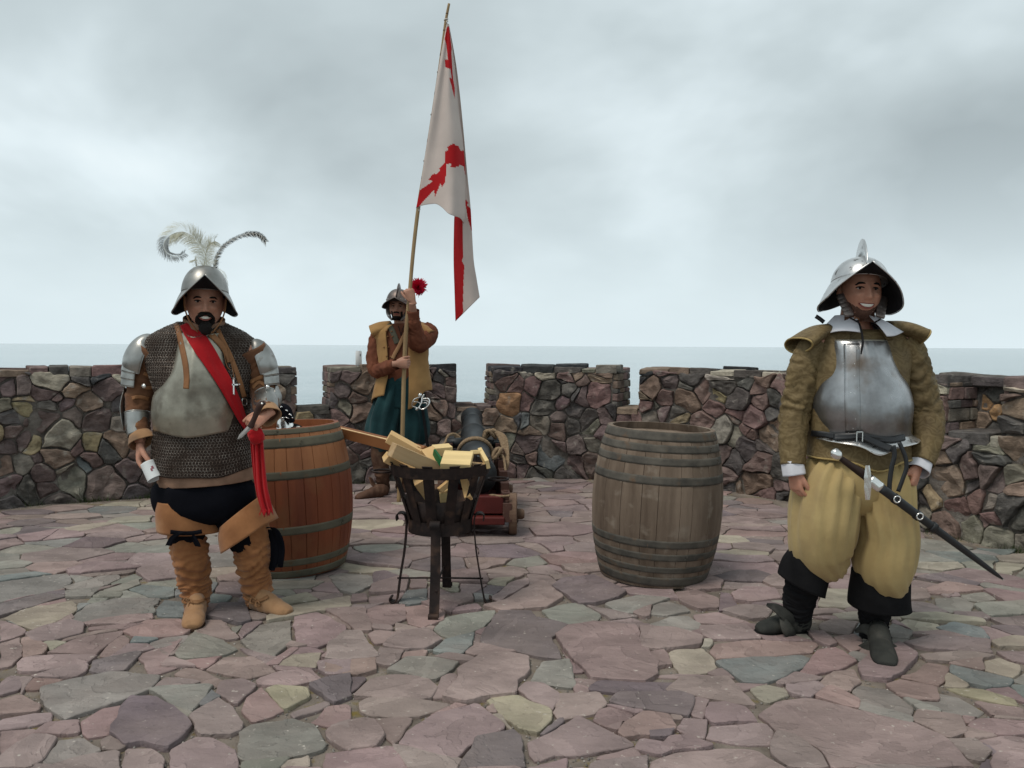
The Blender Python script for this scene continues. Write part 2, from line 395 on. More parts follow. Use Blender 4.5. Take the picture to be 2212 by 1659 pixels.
def stone_mesh(q, f3, h, base, bev, bulge=0.0, tilt=(0, 0), rough=0.0, seed=0):
    """q polygon -> (verts, faces); f3(u,v,d) maps to space, d = height off the bed"""
    cx, cy = pcent(q); n = len(q); v = []
    def hh(x, y): return h + tilt[0] * (x - cx) + tilt[1] * (y - cy) + rough * noise.noise(Vector((x * 7, y * 7, seed)))
    for x, y in q: v.append(f3(x, y, base))
    for x, y in q: v.append(f3(x, y, hh(x, y) - bev))
    R0 = math.sqrt(abs(parea(q)) / 3.14); s1 = max(0.6, 1 - 1.1 * bev / R0)
    for x, y in q:
        x = cx + (x - cx) * s1; y = cy + (y - cy) * s1; v.append(f3(x, y, hh(x, y)))
    f = []
    for k in range(2):
        for j in range(n):
            a = k * n + j; b = k * n + (j + 1) % n; f.append([a, b, b + n, a + n])
    if bulge:
        s2 = 0.55
        for x, y in q:
            x = cx + (x - cx) * s2; y = cy + (y - cy) * s2; v.append(f3(x, y, hh(x, y) + bulge * (0.3 + 3.2 * noise.noise(Vector((x * 9, y * 9, seed))))))
        for j in range(n):
            a = 2 * n + j; b = 2 * n + (j + 1) % n; f.append([a, b, b + n, a + n])
        v.append(f3(cx, cy, hh(cx, cy) + bulge * (.3 + 3.2 * noise.noise(Vector((cx * 9, cy * 9, seed + .4)))))); t = len(v) - 1
        for j in range(n): f.append([3 * n + j, 3 * n + (j + 1) % n, t])
    else:
        f.append([2 * n + j for j in range(n)])
    return v, f
def jit(c, a=0.10):
    k = 1 + rng.uniform(-a, a) * 1.3; return tuple(max(0.01, x * k * (1 + rng.uniform(-a, a) * .35)) for x in c)

# ---------- ground
GC = dict(m=(.265, .203, .192), p=(.180, .147, .15), r=(.272, .196, .180), g=(.245, .232, .205), b=(.188, .202, .196), t=(.335, .295, .24), y=(.31, .275, .20))
ZA = lambda x, y: (.3418 * x, 1242 + .3418 * y)
ZB = lambda x, y: (702 + .3418 * x, 1242 + .3418 * y)
ZC = lambda x, y: (1404 + .3652 * x, 1242 + .3652 * y)
TA = """g0,60,420,0,460,50,390,100,280,130,0,190;g400,90,640,20,750,10,755,40,640,90,500,110;g650,110,870,40,885,70,770,115;g420,120,640,95,580,150,410,158;g590,150,640,120,770,125,760,150;p0,200,290,130,400,140,400,150,210,215,0,275;r210,212,410,160,415,180,300,205;t25,290,190,215,440,180,490,200,480,240,400,290,230,360,110,330;g465,270,560,205,740,160,1015,158,1000,190,900,250,600,300,480,312;b985,235,1040,170,1160,180,1160,275,1000,272;p1310,280,1400,205,1560,200,1580,310,1520,325;t1690,285,1850,220,2212,150,2212,215,1850,280,1690,315;t1750,170,1940,125,2010,170,1800,200;m500,325,780,270,960,260,970,290,800,325,560,330;m555,350,800,328,890,328,800,355,570,362;m0,300,90,330,160,375,130,395,0,440;m160,395,240,360,440,300,530,330,520,390,340,440,230,440;m0,450,120,415,140,460,140,530,60,590,0,600;r140,420,210,405,290,480,270,520,160,540;m310,510,480,420,780,365,760,395,600,515,400,515;m110,580,160,545,400,530,610,530,560,570,250,630,120,625;r640,520,720,410,780,395,825,420,800,460,690,530;r790,370,930,300,1140,295,1215,360,1150,395,990,410,830,405;m1250,365,1300,295,1400,295,1510,410,1430,425;g1115,500,1220,370,1300,390,1500,480,1400,520,1130,535;g1525,430,1640,330,1840,300,1830,440,1740,525,1600,490;m1860,290,2000,265,2180,340,2180,400,2000,478,1880,450;m2030,262,2212,225,2212,350,2150,320;p570,625,590,560,870,502,880,515,790,620,640,640;m200,660,400,600,560,580,550,620,480,665;m880,520,1150,415,1040,555,1140,560,1130,590,960,645,930,620;r1160,560,1400,525,1320,590,1280,610;m1310,610,1420,530,1600,530,1750,625,1560,668;r1110,640,1150,600,1240,600,1410,685,1370,715,1200,680;t1755,595,1830,520,2025,505,1985,610;m1620,680,1760,630,1960,620,2030,680,1860,720,1630,710;m2010,570,2212,555,2212,640,2080,655,2020,620;m2030,540,2100,480,2212,410,2212,540;p1955,720,2060,670,2212,650,2212,790,2115,822;g255,740,480,680,690,645,1020,660,950,740,790,810,420,935,290,850;r160,740,210,670,400,675,370,695,250,740;m0,700,60,660,130,660,130,740,0,780;m980,730,1040,670,1120,665,1260,700,1160,725;g945,745,1000,730,1340,715,1270,820,1210,885,1090,845;m1365,760,1400,690,1540,680,1615,720,1530,800,1490,835;r1535,870,1560,790,1650,735,1790,870,1740,900,1600,945;y1685,745,1740,725,1930,740,1950,790,1800,870;r0,820,130,785,240,850,230,880,0,910;m0,935,200,900,330,890,330,940,180,970,0,990;m220,1020,300,960,500,930,505,1015,420,1025;r510,945,640,860,780,835,760,890,690,1025,560,1050,530,1010;p700,1020,760,900,820,800,1000,810,1220,970,1150,1060,1050,1120,900,1085,790,1100;m1210,910,1380,800,1440,840,1520,960,1525,1000,1440,1035,1270,1030;g1510,1180,1520,1000,1600,960,1850,925,1980,970,2050,1100,2020,1130,1800,1180,1600,1200;r1970,950,2060,860,2212,840,2212,930,2100,965;m0,1010,220,990,240,1010,60,1140,0,1165;m640,1070,690,1035,800,1100,760,1125,680,1120;g285,1200,370,1065,520,1050,630,1120,560,1160,420,1200;m0,1190,100,1090,220,1035,360,1050,280,1190,180,1240,0,1240;m320,1225,480,1170,750,1130,755,1260;m780,1260,790,1130,960,1125,1020,1160,1030,1260;m1090,1260,1090,1140,1230,1060,1340,1055,1480,1130,1510,1260;m2060,1040,2100,980,2212,950,2212,1130,2150,1100;t1500,1235,1900,1195,1950,1170,1940,1240;m1840,900,2070,820,2080,840,1860,930;r1690,580,1850,475,1880,480,1760,575"""
TB = """m0,240,130,225,250,230,290,330,290,370,190,370,120,300;r250,235,330,205,500,195,500,290,400,338,300,330;r515,220,620,200,760,250,740,300,620,350,530,330;g690,350,760,280,930,250,1075,240,1040,300,1000,345,820,410,720,385;b680,495,760,430,940,390,935,460,850,525;m280,130,300,80,500,20,530,30,510,120;g30,20,110,0,300,20,300,70,180,130,90,110;b470,190,520,110,640,95,640,180,540,200;m275,150,500,125,450,180,290,190;p970,470,1030,340,1100,250,1300,250,1370,340,1500,550,1400,545,1200,500,990,480;m1050,160,1180,60,1280,35,1285,70,1200,120,1100,180;m1000,210,1130,180,1250,115,1380,60,1500,150,1470,180,1400,225,1130,238;p1435,90,1500,40,1700,20,1900,120,1850,160,1700,195,1610,195;g1370,240,1500,195,1610,185,1750,270,1720,300,1560,340,1440,310;g1770,200,1980,140,2170,160,2050,210,1930,260,1830,240;m1460,400,1540,350,1700,320,1960,350,2020,480,2110,580,2090,650,2010,700,1690,670,1560,540;m280,390,330,362,465,375,380,440,320,445;m365,470,470,370,650,360,735,430,640,485,520,490;m0,550,10,470,130,380,220,380,325,520,330,540,100,560;m330,570,345,475,500,490,450,570,400,590;r500,510,640,495,630,530,490,540;r0,575,200,555,320,545,330,620,200,655,0,640;p0,660,260,655,265,680,70,820,0,770;g390,620,510,540,700,545,840,565,770,640,690,680,560,650;m175,790,300,680,420,655,640,670,710,720,680,790,610,810,420,800;m745,800,830,710,850,620,1000,530,1150,515,1280,540,1285,630,1220,690,1200,770,1000,800,880,835;g1310,690,1370,570,1540,550,1560,640,1595,720,1560,735;m1225,740,1280,705,1380,700,1480,770,1440,865,1330,820;y1040,800,1210,780,1420,870,1415,950,1340,1015,1240,1000,1130,920;m1450,890,1490,765,1720,760,1790,830,1700,890,1520,930,1480,930;p1670,740,1720,690,2100,700,2230,700,2220,745,2160,775,1900,765;p1800,830,1850,775,2250,765,2330,800,2300,915,2080,885,1900,855;m210,830,260,800,500,800,780,845,720,880,580,910,300,905,230,885;r330,925,540,920,540,950,430,1080,360,1010;m10,1010,100,960,250,930,310,940,370,1040,320,1110,130,1125,40,1080;r0,850,140,835,160,880,130,935,0,970;m480,1095,560,990,700,910,960,840,1130,970,1110,1000,900,1120,830,1190,740,1165,600,1120;p900,1170,960,1060,1190,1010,1230,1060,1270,1250,840,1250;m1285,1080,1430,1030,1600,920,1680,960,1960,1100,1700,1150,1460,1160,1340,1195,1290,1150;r1690,940,1730,870,1800,850,1940,900,1920,930,1790,980;r1860,1020,1900,960,2030,890,2170,910,2212,990,2160,1040,2000,1045,1900,1060;m1960,1120,2000,1060,2120,1080,2212,1120,2120,1165;m0,1150,210,1130,420,1100,540,1250,0,1250;r1720,1180,1960,1120,2000,1170,1800,1190;m1290,1250,1530,1180,1520,1250;t1030,70,1080,35,1190,30,1130,85;p1360,1030,1420,980,1500,930,1510,950,1400,1030;m540,30,640,20,640,88,540,90;m810,250,830,225,960,205,990,232"""
TC = """g0,240,20,190,110,170,200,190,240,225,100,250;g0,300,130,255,220,250,300,300,290,325,220,340,60,320;m-60,330,150,338,310,385,300,430,50,465,-40,455;m155,120,280,110,410,160,405,205,290,215,200,180;m260,250,400,230,520,270,600,298,380,298,290,290;m300,315,560,302,660,385,520,395,370,395,320,370;m480,130,560,95,740,100,770,160,600,180,510,165;m430,225,560,190,720,200,700,270,600,275;r355,460,380,420,600,400,980,410,990,430,950,470,620,500,390,500;t105,490,130,465,310,450,365,490,385,570,270,600,180,600;b390,530,560,508,900,495,950,510,900,560,790,620,680,650,560,650,470,590;r890,590,1000,460,1100,445,1220,520,1160,560,960,605;m100,700,180,620,460,625,620,790,560,790,260,730,170,715;m330,850,350,790,450,775,560,810,630,885,500,895,370,900;m340,980,360,910,680,895,725,935,700,1010,560,1015,400,990;m155,930,200,870,340,880,310,985,230,970;t590,690,680,660,800,690,820,720,690,770,640,740;m640,850,760,770,960,750,1230,820,1560,900,1720,970,1910,1160,1080,1160,1000,1050,860,975,740,930;m710,1030,760,945,860,980,1000,1080,1040,1160,830,1160,730,1080;m60,1030,130,980,240,985,370,1030,300,1045,130,1060;m0,1110,150,1070,420,1050,640,1060,790,1165,0,1165;r970,740,1060,680,1120,700,1240,760,1230,810,1060,770;g1190,700,1240,670,1400,690,1500,750,1560,800,1540,850,1380,810,1250,770;r1000,650,1090,580,1200,570,1240,640,1180,700,1040,680;m1230,560,1300,500,1480,420,1580,480,1540,550,1420,640,1260,620;r1400,670,1480,640,1690,690,1700,760,1580,760,1480,730;r1580,590,1640,530,1760,550,1740,640,1700,665,1490,620;b1770,600,1780,560,1940,590,2140,640,2120,670,2020,685,1880,660;t1980,540,2060,515,2180,560,2180,610,2140,630,1990,590;m1510,420,1680,375,2010,400,2015,470,1900,465,1640,450;m1600,490,1850,465,2030,490,1960,505,1780,530,1640,520;b1690,330,1800,300,1960,330,2000,390,1960,400,1760,350;t1480,300,1520,275,1700,310,1690,340,1560,350;g1390,340,1440,305,1560,350,1520,390,1400,380;g1600,780,1720,720,1840,740,1970,820,1940,850,1750,830;y1760,685,1960,690,2150,750,2180,790,2050,770,1850,720;m1560,880,1590,820,1840,860,1860,950,1760,980,1650,920;m1930,770,2180,810,2260,850,2260,880,2020,850;r1890,920,1940,870,2260,890,2260,960,2030,960;m1960,990,2100,960,2260,990,2260,1080,2050,1060;m1750,990,1930,990,2000,1060,1960,1125,1880,1110;m2030,1160,2040,1080,2140,1065,2260,1085,2260,1160;t2010,410,2150,380,2260,385,2260,440,2060,440;r1640,90,1760,55,1960,85,1980,100,1720,120,1650,120;g1840,130,1980,110,2050,150,1960,165,1880,160;g1690,150,1830,140,1920,180,1900,230,1760,230,1700,200;g1920,190,2260,170,2260,245,2010,260;m2010,270,2260,255,2260,320,2100,310;m930,350,1020,350,1110,420,1050,430,970,400;r1090,380,1210,360,1250,400,1240,450,1190,470,1130,420;t1000,200,1010,100,1190,105,1230,190,1160,210;t1080,240,1240,230,1240,270,1120,270;t1450,240,1700,240,1980,280,1980,298,1700,288,1480,268;m1000,300,1090,275,1230,290,1180,370,1020,340;r1780,545,1970,510,1970,585,1850,565;m2050,470,2260,470,2260,540,2140,520;p-20,870,130,880,150,920,110,980,0,980"""
traced = []
for fn, txt in ((ZA, TA), (ZB, TB), (ZC, TC)):
    for it in txt.split(';'):
        it = it.strip()
        nums = [float(k) for k in it[1:].split(',')]
        pl = [G(*fn(nums[i], nums[i + 1])) for i in range(0, len(nums), 2)]
        traced.append((it[0], [(q.x, q.y) for q in pl]))
ground = thing('ground', 'terrace of crazy paving in mauve and grey slabs', 'paving', (0, 0, 0), kind='structure')
del ground['category']
# bedding sheet with a fine unevenness
gx = np.linspace(-9, 8, 86); gy = np.linspace(-3, 9.4, 63); vv = []
for yy in gy:
    for xx in gx: vv.append((xx, yy, 0.004 * noise.noise(Vector((xx * 3, yy * 3, 0)))))
mk('joint_sand', vv, loftfaces(63, 86, False), mSand, ground)
def inwall(x, y, m_=0.0):
    c = (-0.9, 3.0); a = math.atan2(y - c[1], x - c[0]); best = 1e9
    ang = np.arctan2(WP[:, 1] - c[1], WP[:, 0] - c[0]); rr_ = np.hypot(WP[:, 0] - c[0], WP[:, 1] - c[1])
    o_ = np.argsort(ang); r0 = np.interp(a, ang[o_], rr_[o_])
    return y < 2.8 or math.hypot(x - c[0], y - c[1]) < r0 - m_
seeds = []; wts = []; fixed = 0
for c, p in traced:
    if parea(p) < 0: p.reverse()
    for i in range(len(p)):
        a, b = p[i], p[(i + 1) % len(p)]; L = math.hypot(b[0] - a[0], b[1] - a[1]); k = max(1, int(L / 0.06))
        for j in range(k):
            t = (j + .5) / k; seeds.append((a[0] + (b[0] - a[0]) * t, a[1] + (b[1] - a[1]) * t)); wts.append(0.0)
FS = np.array(seeds); seeds = []; wts = []
fixed = len(seeds)
cand = []
tries = 0
while tries < 16000:
    tries += 1
    x = rng.uniform(-6.9, 5.2); y = rng.uniform(0.6, 8.6)
    if y < 2.5 and rng.rand() < .4: continue
    if not inwall(x, y, .06): continue
    r = rng.choice([0.09, 0.13, 0.18, 0.24], p=[.28, .36, .26, .10])
    dn = np.min(np.hypot(FS[:, 0] - x, FS[:, 1] - y))
    if dn < 0.03: continue
    if y < 5.1: r = min(r, max(.05, dn * 1.5))
    if y < 5.2 and any(inpoly(x, y, p) for _, p in traced): continue
    ok = True
    for (a, b, c_) in cand:
        if abs(a - x) < .5 and abs((b - y)) < .5 and math.hypot(a - x, (b - y) * 1.5) < (r + c_) * .98: ok = False; break
    if ok: cand.append((x, y, r))
for x, y, r in cand: seeds.append((x, y)); wts.append(r * .8)
cells = [[(a, b / 1.35) for a, b in c] for c in power_cells([(a, b * 1.35) for a, b in seeds], wts, (-7.2, 0.2, 5.6, 12.2), 1.0)]
slabs = [(c, p) for c, p in traced]
def gcol(x, y):
    X = x / max(y, 1) ; r = rng.rand()
    k = noise.noise(Vector((x * .8, y * .8, 3.3)))
    left = X < -0.35; right = X > 0.42
    if left or right:
        if k > -.05: return 'g' if r < .45 else ('t' if r < .62 else ('b' if r < .74 else 'm'))
        return 'm' if r < .6 else ('g' if r < .8 else 'p')
    return 'm' if r < .66 else ('r' if r < .78 else ('p' if r < .88 else ('g' if r < .96 else 't')))
def split(p, pr):
    if rng.rand() > pr or len(p) < 3: return [p]
    cx_, cy_ = pcent(p); a = rng.uniform(0, math.pi); nx, ny = math.cos(a), math.sin(a); c = cx_ * nx + cy_ * ny + rng.uniform(-.03, .03)
    return [q for q in (clip(p, nx, ny, c), clip(p, -nx, -ny, -c)) if len(q) > 2]
fl_ = []
for i in range(fixed, len(seeds)):
    p = cells[i]; sx0, sy0 = seeds[i]
    if len(p) < 3: continue
    if sy0 < 5.3:
        for _, q in traced:
            if len(p) < 3: break
            mx0 = max(a for a, b in p); mn0 = min(a for a, b in p); mx1 = max(b for a, b in p); mn1 = min(b for a, b in p)
            if mx0 < min(a for a, b in q) or mn0 > max(a for a, b in q) or mx1 < min(b for a, b in q) or mn1 > max(b for a, b in q): continue
            best = None
            for k in range(len(q)):
                a, b = q[k], q[(k + 1) % len(q)]; ex, ey = b[0] - a[0], b[1] - a[1]; l = math.hypot(ex, ey)
                if l < 1e-6: continue
                nx, ny = ey / l, -ex / l; c = a[0] * nx + a[1] * ny; d = sx0 * nx + sy0 * ny - c
                if best is None or d > best[0]: best = (d, nx, ny, c)
            if best and best[0] > 0: p = clip(p, -best[1], -best[2], -best[3])
    if len(p) < 3: continue
    fl_ += split(p, .30 if abs(parea(p)) > .05 else .12)
for p in fl_:
    cx_, cy_ = pcent(p)
    if not inwall(cx_, cy_, .03): continue
    if 3.93 < cy_ < 4.32 and -.36 < cx_ < -.05: continue     # bare sand under the brazier
    if abs(parea(p)) < .0022: continue
    slabs.append((gcol(cx_, cy_), list(p)))
gf = lambda x, y, d: (x, y, d); CH = 0.010
items = []
for i, (c, p) in enumerate(slabs):
    tr = i < len(traced)
    cy_ = pcent(p)[1]
    WARP = 0.0 if cy_ < 4.9 else 0.06
    q = roughen(p, -0.005 if tr else rng.uniform(.0005, .006), 0.032 if cy_ < 5.0 else 0.06, 0.0075, i)
    if not q: continue
    ar = abs(parea(q)); h = rng.uniform(.009, .023) + (0.006 if c in 'pm' and ar > .05 else 0)
    tl = (rng.uniform(-.012, .012), rng.uniform(-.018, .014))
    v, f = stone_mesh(q, gf, h, -0.02, 0.0032, 0, tl, 0.004, i)
    cx_, cy_ = pcent(q); inv = abs((FPX * cx_ / max(cy_, .5))) < 1180 and cy_ > 2.6
    items.append((ar / max(cy_, 1) ** 3 * (1 if inv else 0.001), v, f, jit(GC[c])))
items.sort(key=lambda t: -t[0])
rest = MB()
for i, (_, v, f, c) in enumerate(items):
    if i < 300: mk('flagstone', v, f, mFlag, ground, smooth=False, col=[c] * len(v))
    else: rest.add(v, f, 0, c)
rest.build('small_flagstones', mFlag, ground, smooth=False, kind='stuff')
# pebbles and grit in the joints
pb = MB(); octv = [(1, 0, 0), (0, 1, 0), (-1, 0, 0), (0, -1, 0), (0, 0, 1)]; octf = [[0, 1, 4], [1, 2, 4], [2, 3, 4], [3, 0, 4]]
for _ in range(13000):
    y = 2.3 + rng.rand() ** 1.4 * 5.4; x = rng.uniform(-.72, .72) * y
    if not inwall(x, y, .05): continue
    r = rng.uniform(.0025, .0075); a = rng.uniform(0, 6.28)
    sh = rng.choice([.16, .24, .34, .55], p=[.4, .35, .2, .05])
    vs_ = [(x + r * (q[0] * math.cos(a) - q[1] * .7 * math.sin(a)), y + r * (q[0] * math.sin(a) + q[1] * .7 * math.cos(a)), 0.0035 + r * (q[2] * .8)) for q in octv]
    pb.add(vs_, octf, 0, (sh, sh * .92, sh * .84))
pb.build('pebbles', mPeb, ground, smooth=False, kind='stuff')

# ================================================================== WALL
CH = 0.009; WARP = 0.0
WC = dict(p=(.158, .118, .110), r=(.185, .125, .112), k=(.108, .098, .092), K=(.045, .045, .047), w=(.215, .16, .122), t=(.36, .32, .26), y=(.29, .235, .145), g=(.20, .182, .148), b=(.135, .142, .142), o=(.33, .195, .11))
ZL = lambda x, y, r: (.2442 * x, 729 + .2442 * y, .2442 * r)
Z5 = lambda x, y, r: (680.4 + .3174 * x, 745.3 + .3174 * y, .3174 * r)
Z6 = lambda x, y, r: (1350 + .22786 * x, 756 + .22786 * y, .22786 * r)
Z7 = lambda x, y, r: (1944 + .293 * x, 756 + .293 * y, .293 * r)
SL = "p80,340,90;k200,270,40;t470,360,120;k690,330,75;K890,330,90;t1040,330,50;p150,460,110;p420,480,80;w640,470,100;p930,450,120;y210,600,120;p430,610,80;p500,530,40;p580,600,50;w770,570,110;p940,560,25;k1035,580,60;g60,640,70;g80,720,90;p380,740,130;p200,740,40;p90,820,70;p650,720,90;p860,740,110;y250,900,110;t560,880,150;g1060,740,50;p100,970,70;r690,960,65;y840,920,70;w1000,960,110;w520,1050,120;p345,1070,40;b800,1090,90;y40,1130,80;g200,1120,90;g560,1125,70;p390,1200,80;g640,1260,130;p60,1290,90;k240,1340,100;p430,1330,70;p950,1300,150;k90,1450,80;k500,1400,80;k1190,1380,70;g1150,1180,80"
S5 = "k110,380,60;p190,320,65;w335,260,90;r290,360,55;g195,425,60;k60,480,60;r150,470,60;p310,460,80;k330,530,60;t230,200,60;w800,180,50;k930,155,80;t900,190,50;k860,250,50;r930,250,50;p820,330,80;w820,440,85;p930,330,50;k985,330,30;r870,560,65;k790,560,50;r960,560,50;g930,450,40;t1000,500,30;g260,750,45;p330,740,50;k350,800,45;k290,860,50;p300,700,60;p250,600,60;k1290,170,95;t1440,175,60;t1560,185,50;w1730,175,110;w1930,190,80;r1340,260,100;r1490,270,55;p1590,300,75;o1320,390,90;r1440,380,50;r1720,300,60;k1700,230,50;r1810,250,45;r1810,350,55;r1930,340,90;k2060,330,50;k1570,430,80;p1690,400,50;b1420,520,50;g1540,540,70;w1300,540,70;w1170,480,60;p1660,520,45;k1760,460,50;g1880,540,85;p2000,470,60;r2120,490,70;p1460,600,70;p1450,650,80;p1660,600,70;r1650,680,60;p1755,560,50;p1800,680,80;b1600,740,110;g1900,670,60;r1475,740,40;r1380,780,50;g1300,660,60;p1770,830,80;r1340,850,60;p1400,850,60;k1520,890,90;k1720,900,100;p1880,790,60;p1390,700,40;r1250,760,50;k1150,620,70;p1060,560,60;p1000,650,70;g900,680,70;p800,660,60;k700,640,80;p600,600,80;p480,560,70;k420,640,70;r520,700,70;p640,740,80;k780,760,80;p930,790,90;k1100,800,90;p480,810,70;k600,860,80;p720,880,70;p860,890,80;k1020,900,80;k1180,900,80;p500,480,70;w560,400,60;k640,500,70;r700,400,60;p620,300,70;k520,300,60;w460,220,60;p600,200,70;k720,220,60"
S6 = "K200,220,70;r370,215,80;k620,240,130;t920,230,110;k1150,220,70;w1350,230,130;K200,280,60;p390,310,80;w260,360,120;r590,330,70;k940,330,110;k1170,300,90;r190,440,60;r350,455,90;w580,480,130;r720,400,90;y870,450,60;k1070,470,120;r1280,370,90;r1300,460,80;w1430,460,60;r190,520,65;p350,590,60;g290,530,30;y510,640,110;g270,650,90;r830,560,90;r730,680,110;r1240,640,110;r1070,620,70;k1400,590,60;r80,630,80;g900,770,110;r1190,800,80;g1050,850,60;k1370,830,110;r1160,930,110;p920,990,80;o1020,1070,110;p960,1220,110;w1270,1270,150;k1320,930,60;g1300,1080,130;w1430,720,50;k1000,1360,110;k1120,1350,50;k1310,1400,130;k1530,1420,80;k1500,1300,60;p700,850,90;k560,800,90;r420,780,80;p250,800,80;k100,800,80;r130,930,80;p300,950,90;g480,940,80;k640,990,80;p780,1000,70;r800,1150,80;k640,1150,90;p470,1130,90;r300,1130,90;k120,1100,90;p780,1300,90;k600,1300,90;p420,1290,90;k240,1300,90;p1600,250,90;r1750,260,90;k1900,250,90;w1650,400,90;p1800,420,90;r1950,430,90;k1600,560,80;p1750,590,90;g1900,600,90;r1640,740,90;k1800,760,90;p1950,780,90;w1700,920,90;k1860,950,90;p1600,1060,80;r1760,1110,90;k1920,1130,90;p1650,1240,90;g1820,1290,90;k1700,1400,90;p1900,1440,90"
S7 = "k320,230,40;t460,240,90;w360,960,140;y210,1100,95;r440,1140,100;r580,1090,60;r340,1290,90;g540,1310,90;g730,1390,110;k850,1190,130;r730,1250,70;r650,1290,30;g700,1130,50;g190,1220,60;k330,830,80;p350,650,60;k440,770,60;p520,870,90;p700,930,110;p530,980,40;g700,800,90;w850,700,80;k850,560,80;w870,430,80;t830,260,80;k820,330,60;g860,940,60;w890,1020,50;g880,1440,60;r300,400,90;t300,300,60;k180,700,80;p200,500,80;r100,350,80;k120,950,80;p60,800,80;k80,1100,80;p120,1350,80"
sd_, wt_, cc_ = [], [], []
for fn, txt in ((ZL, SL), (Z5, S5), (Z6, S6), (Z7, S7)):
    for it in txt.split(';'):
        c = it[0]; x, y, r = fn(*[float(k) for k in it[1:].split(',')]); h = wsz(x, y)
        if h is None: continue
        d = math.hypot(*wpt(h[0])); sd_.append(h); wt_.append(r * d / FPX * .85); cc_.append(c)
n_tr = len(sd_)
# fill the rest of the wall face with stones of the same kind
A_ = np.array(sd_)
cands = [(a, b, c) for (a, b), c in zip(sd_, wt_)]
for _ in range(9000):
    s = rng.uniform(0.05, WS[-1] - .05); z = rng.uniform(0.03, TOP - .02); r = rng.choice([.06, .09, .13])
    if all(math.hypot(a - s, b - z) > (c + r) * 1.0 for a, b, c in cands): cands.append((s, z, r)); sd_.append((s, z)); wt_.append(r * .85); cc_.append(rng.choice(list('pprkkwgyrb')))
def sx(x): return wsz(x, 860)[0]
# openings: (front left, front right, back left, back right) as arc positions
OP = [(sx(268), sx(343), sx(262), sx(350)), (sx(640), sx(712), sx(641), sx(712)), (sx(985), sx(1062), sx(992), sx(1059)), (sx(1333), sx(1381), sx(1338), sx(1382))]
a0, a1 = sx(2050), sx(2167); OP.append((a0, a1, a0 + .04, a1 - .02))            # blocked embrasure with a ledge
a2 = sx(-150) if wsz(-150, 860) else 2.0
OP.append((a2 - .3, a2, a2 - .28, a2 - .02))
OP.append((a1 + 1.35, a1 + 1.7, a1 + 1.37, a1 + 1.68))
OP.sort(); EDGES += [v_ for o_ in OP for v_ in o_[:2]]; NICHE = [i for i, o_ in enumerate(OP) if abs(o_[0] - a0) < 1e-6][0]
wall = thing('parapet_wall', 'crenellated rubble stone parapet wall curving around the terrace above the sea', 'wall', (0, 0, 0))
def w3(s, z, d): x, y = wpt(s, -d); return (x, y, z)
def mortar():
    mb = MB(); D0, D1 = 0.012, THK
    def block(s0, s1, t0, t1, z0, z1, d0=D0, d1=D1):
        k = max(2, int((s1 - s0) / .12) + 1); v = []
        for q in range(k):
            a = q / (k - 1); sf = s0 + (s1 - s0) * a; sb = t0 + (t1 - t0) * a
            for s, d, z in ((sf, d0, z0), (sf, d0, z1), (sb, d1, z1), (sb, d1, z0)):
                x, y = wpt(s, d); v.append((x, y, z))
        mb.add(v, loftfaces(k, 4, True, True, True))
    block(0.02, WS[-1] - .02, 0.02, WS[-1] - .02, -.4, SILL - .03)
    prev = (0.02, 0.02)
    for i, (f0, f1, b0, b1) in enumerate(OP):
        block(prev[0], f0 - .018, prev[1], b0 - .018, SILL - .05, TOP - .03); prev = (f1 + .018, b1 + .018)
        if i == NICHE: block(f0 - .05, f1 + .05, f0 - .05, f1 + .05, SILL - .05, TOP - .03, .34, THK - .01)
    block(prev[0], WS[-1] - .02, prev[1], WS[-1] - .02, SILL - .05, TOP - .03)
    mb.build('mortar_core', mMortar, wall, smooth=False)
mortar()
S_ = np.arange(.04, WS[-1] - .04, .032); Z_ = np.arange(-.02, TOP - .035, .03); vv = []; ff = []
for z in Z_:
    for s in S_:
        vv.append(w3(s, z, -.006 + .030 * noise.noise(Vector((s * 2.3, z * 2.3, 4.4))) + .010 * noise.noise(Vector((s * 17, z * 17, 1.4)))))
for i in range(len(Z_) - 1):
    for j in range(len(S_) - 1):
        sm_ = (S_[j] + S_[j + 1]) / 2
        if Z_[i + 1] > SILL - .04 and any(o_[0] - .03 < sm_ < o_[1] + .03 for o_ in OP): continue
        a = i * len(S_) + j; ff.append([a, a + 1, a + 1 + len(S_), a + len(S_)])
mk('pointing_mortar', vv, ff, mMortar, wall)
WI = []                                                     # (importance, v, f, colour)
def addstone(q, f3, h, base, bev, bulge, tilt, rough, seed, c, s, share=1.0):
    v, f = stone_mesh(q, f3, h, base, bev, bulge, tilt, rough, seed)
    x, y = wpt(s); inv = abs(FPX * x / max(y, .5)) < 1150
    WI.append((abs(parea(q)) / (x * x + y * y) * share * (1 if inv else .001), v, f, jit(WC[c], .12)))
WARP = 0.05
cells = power_cells(sd_, wt_, (0.0, -0.06, WS[-1], TOP - .035), 1.2)
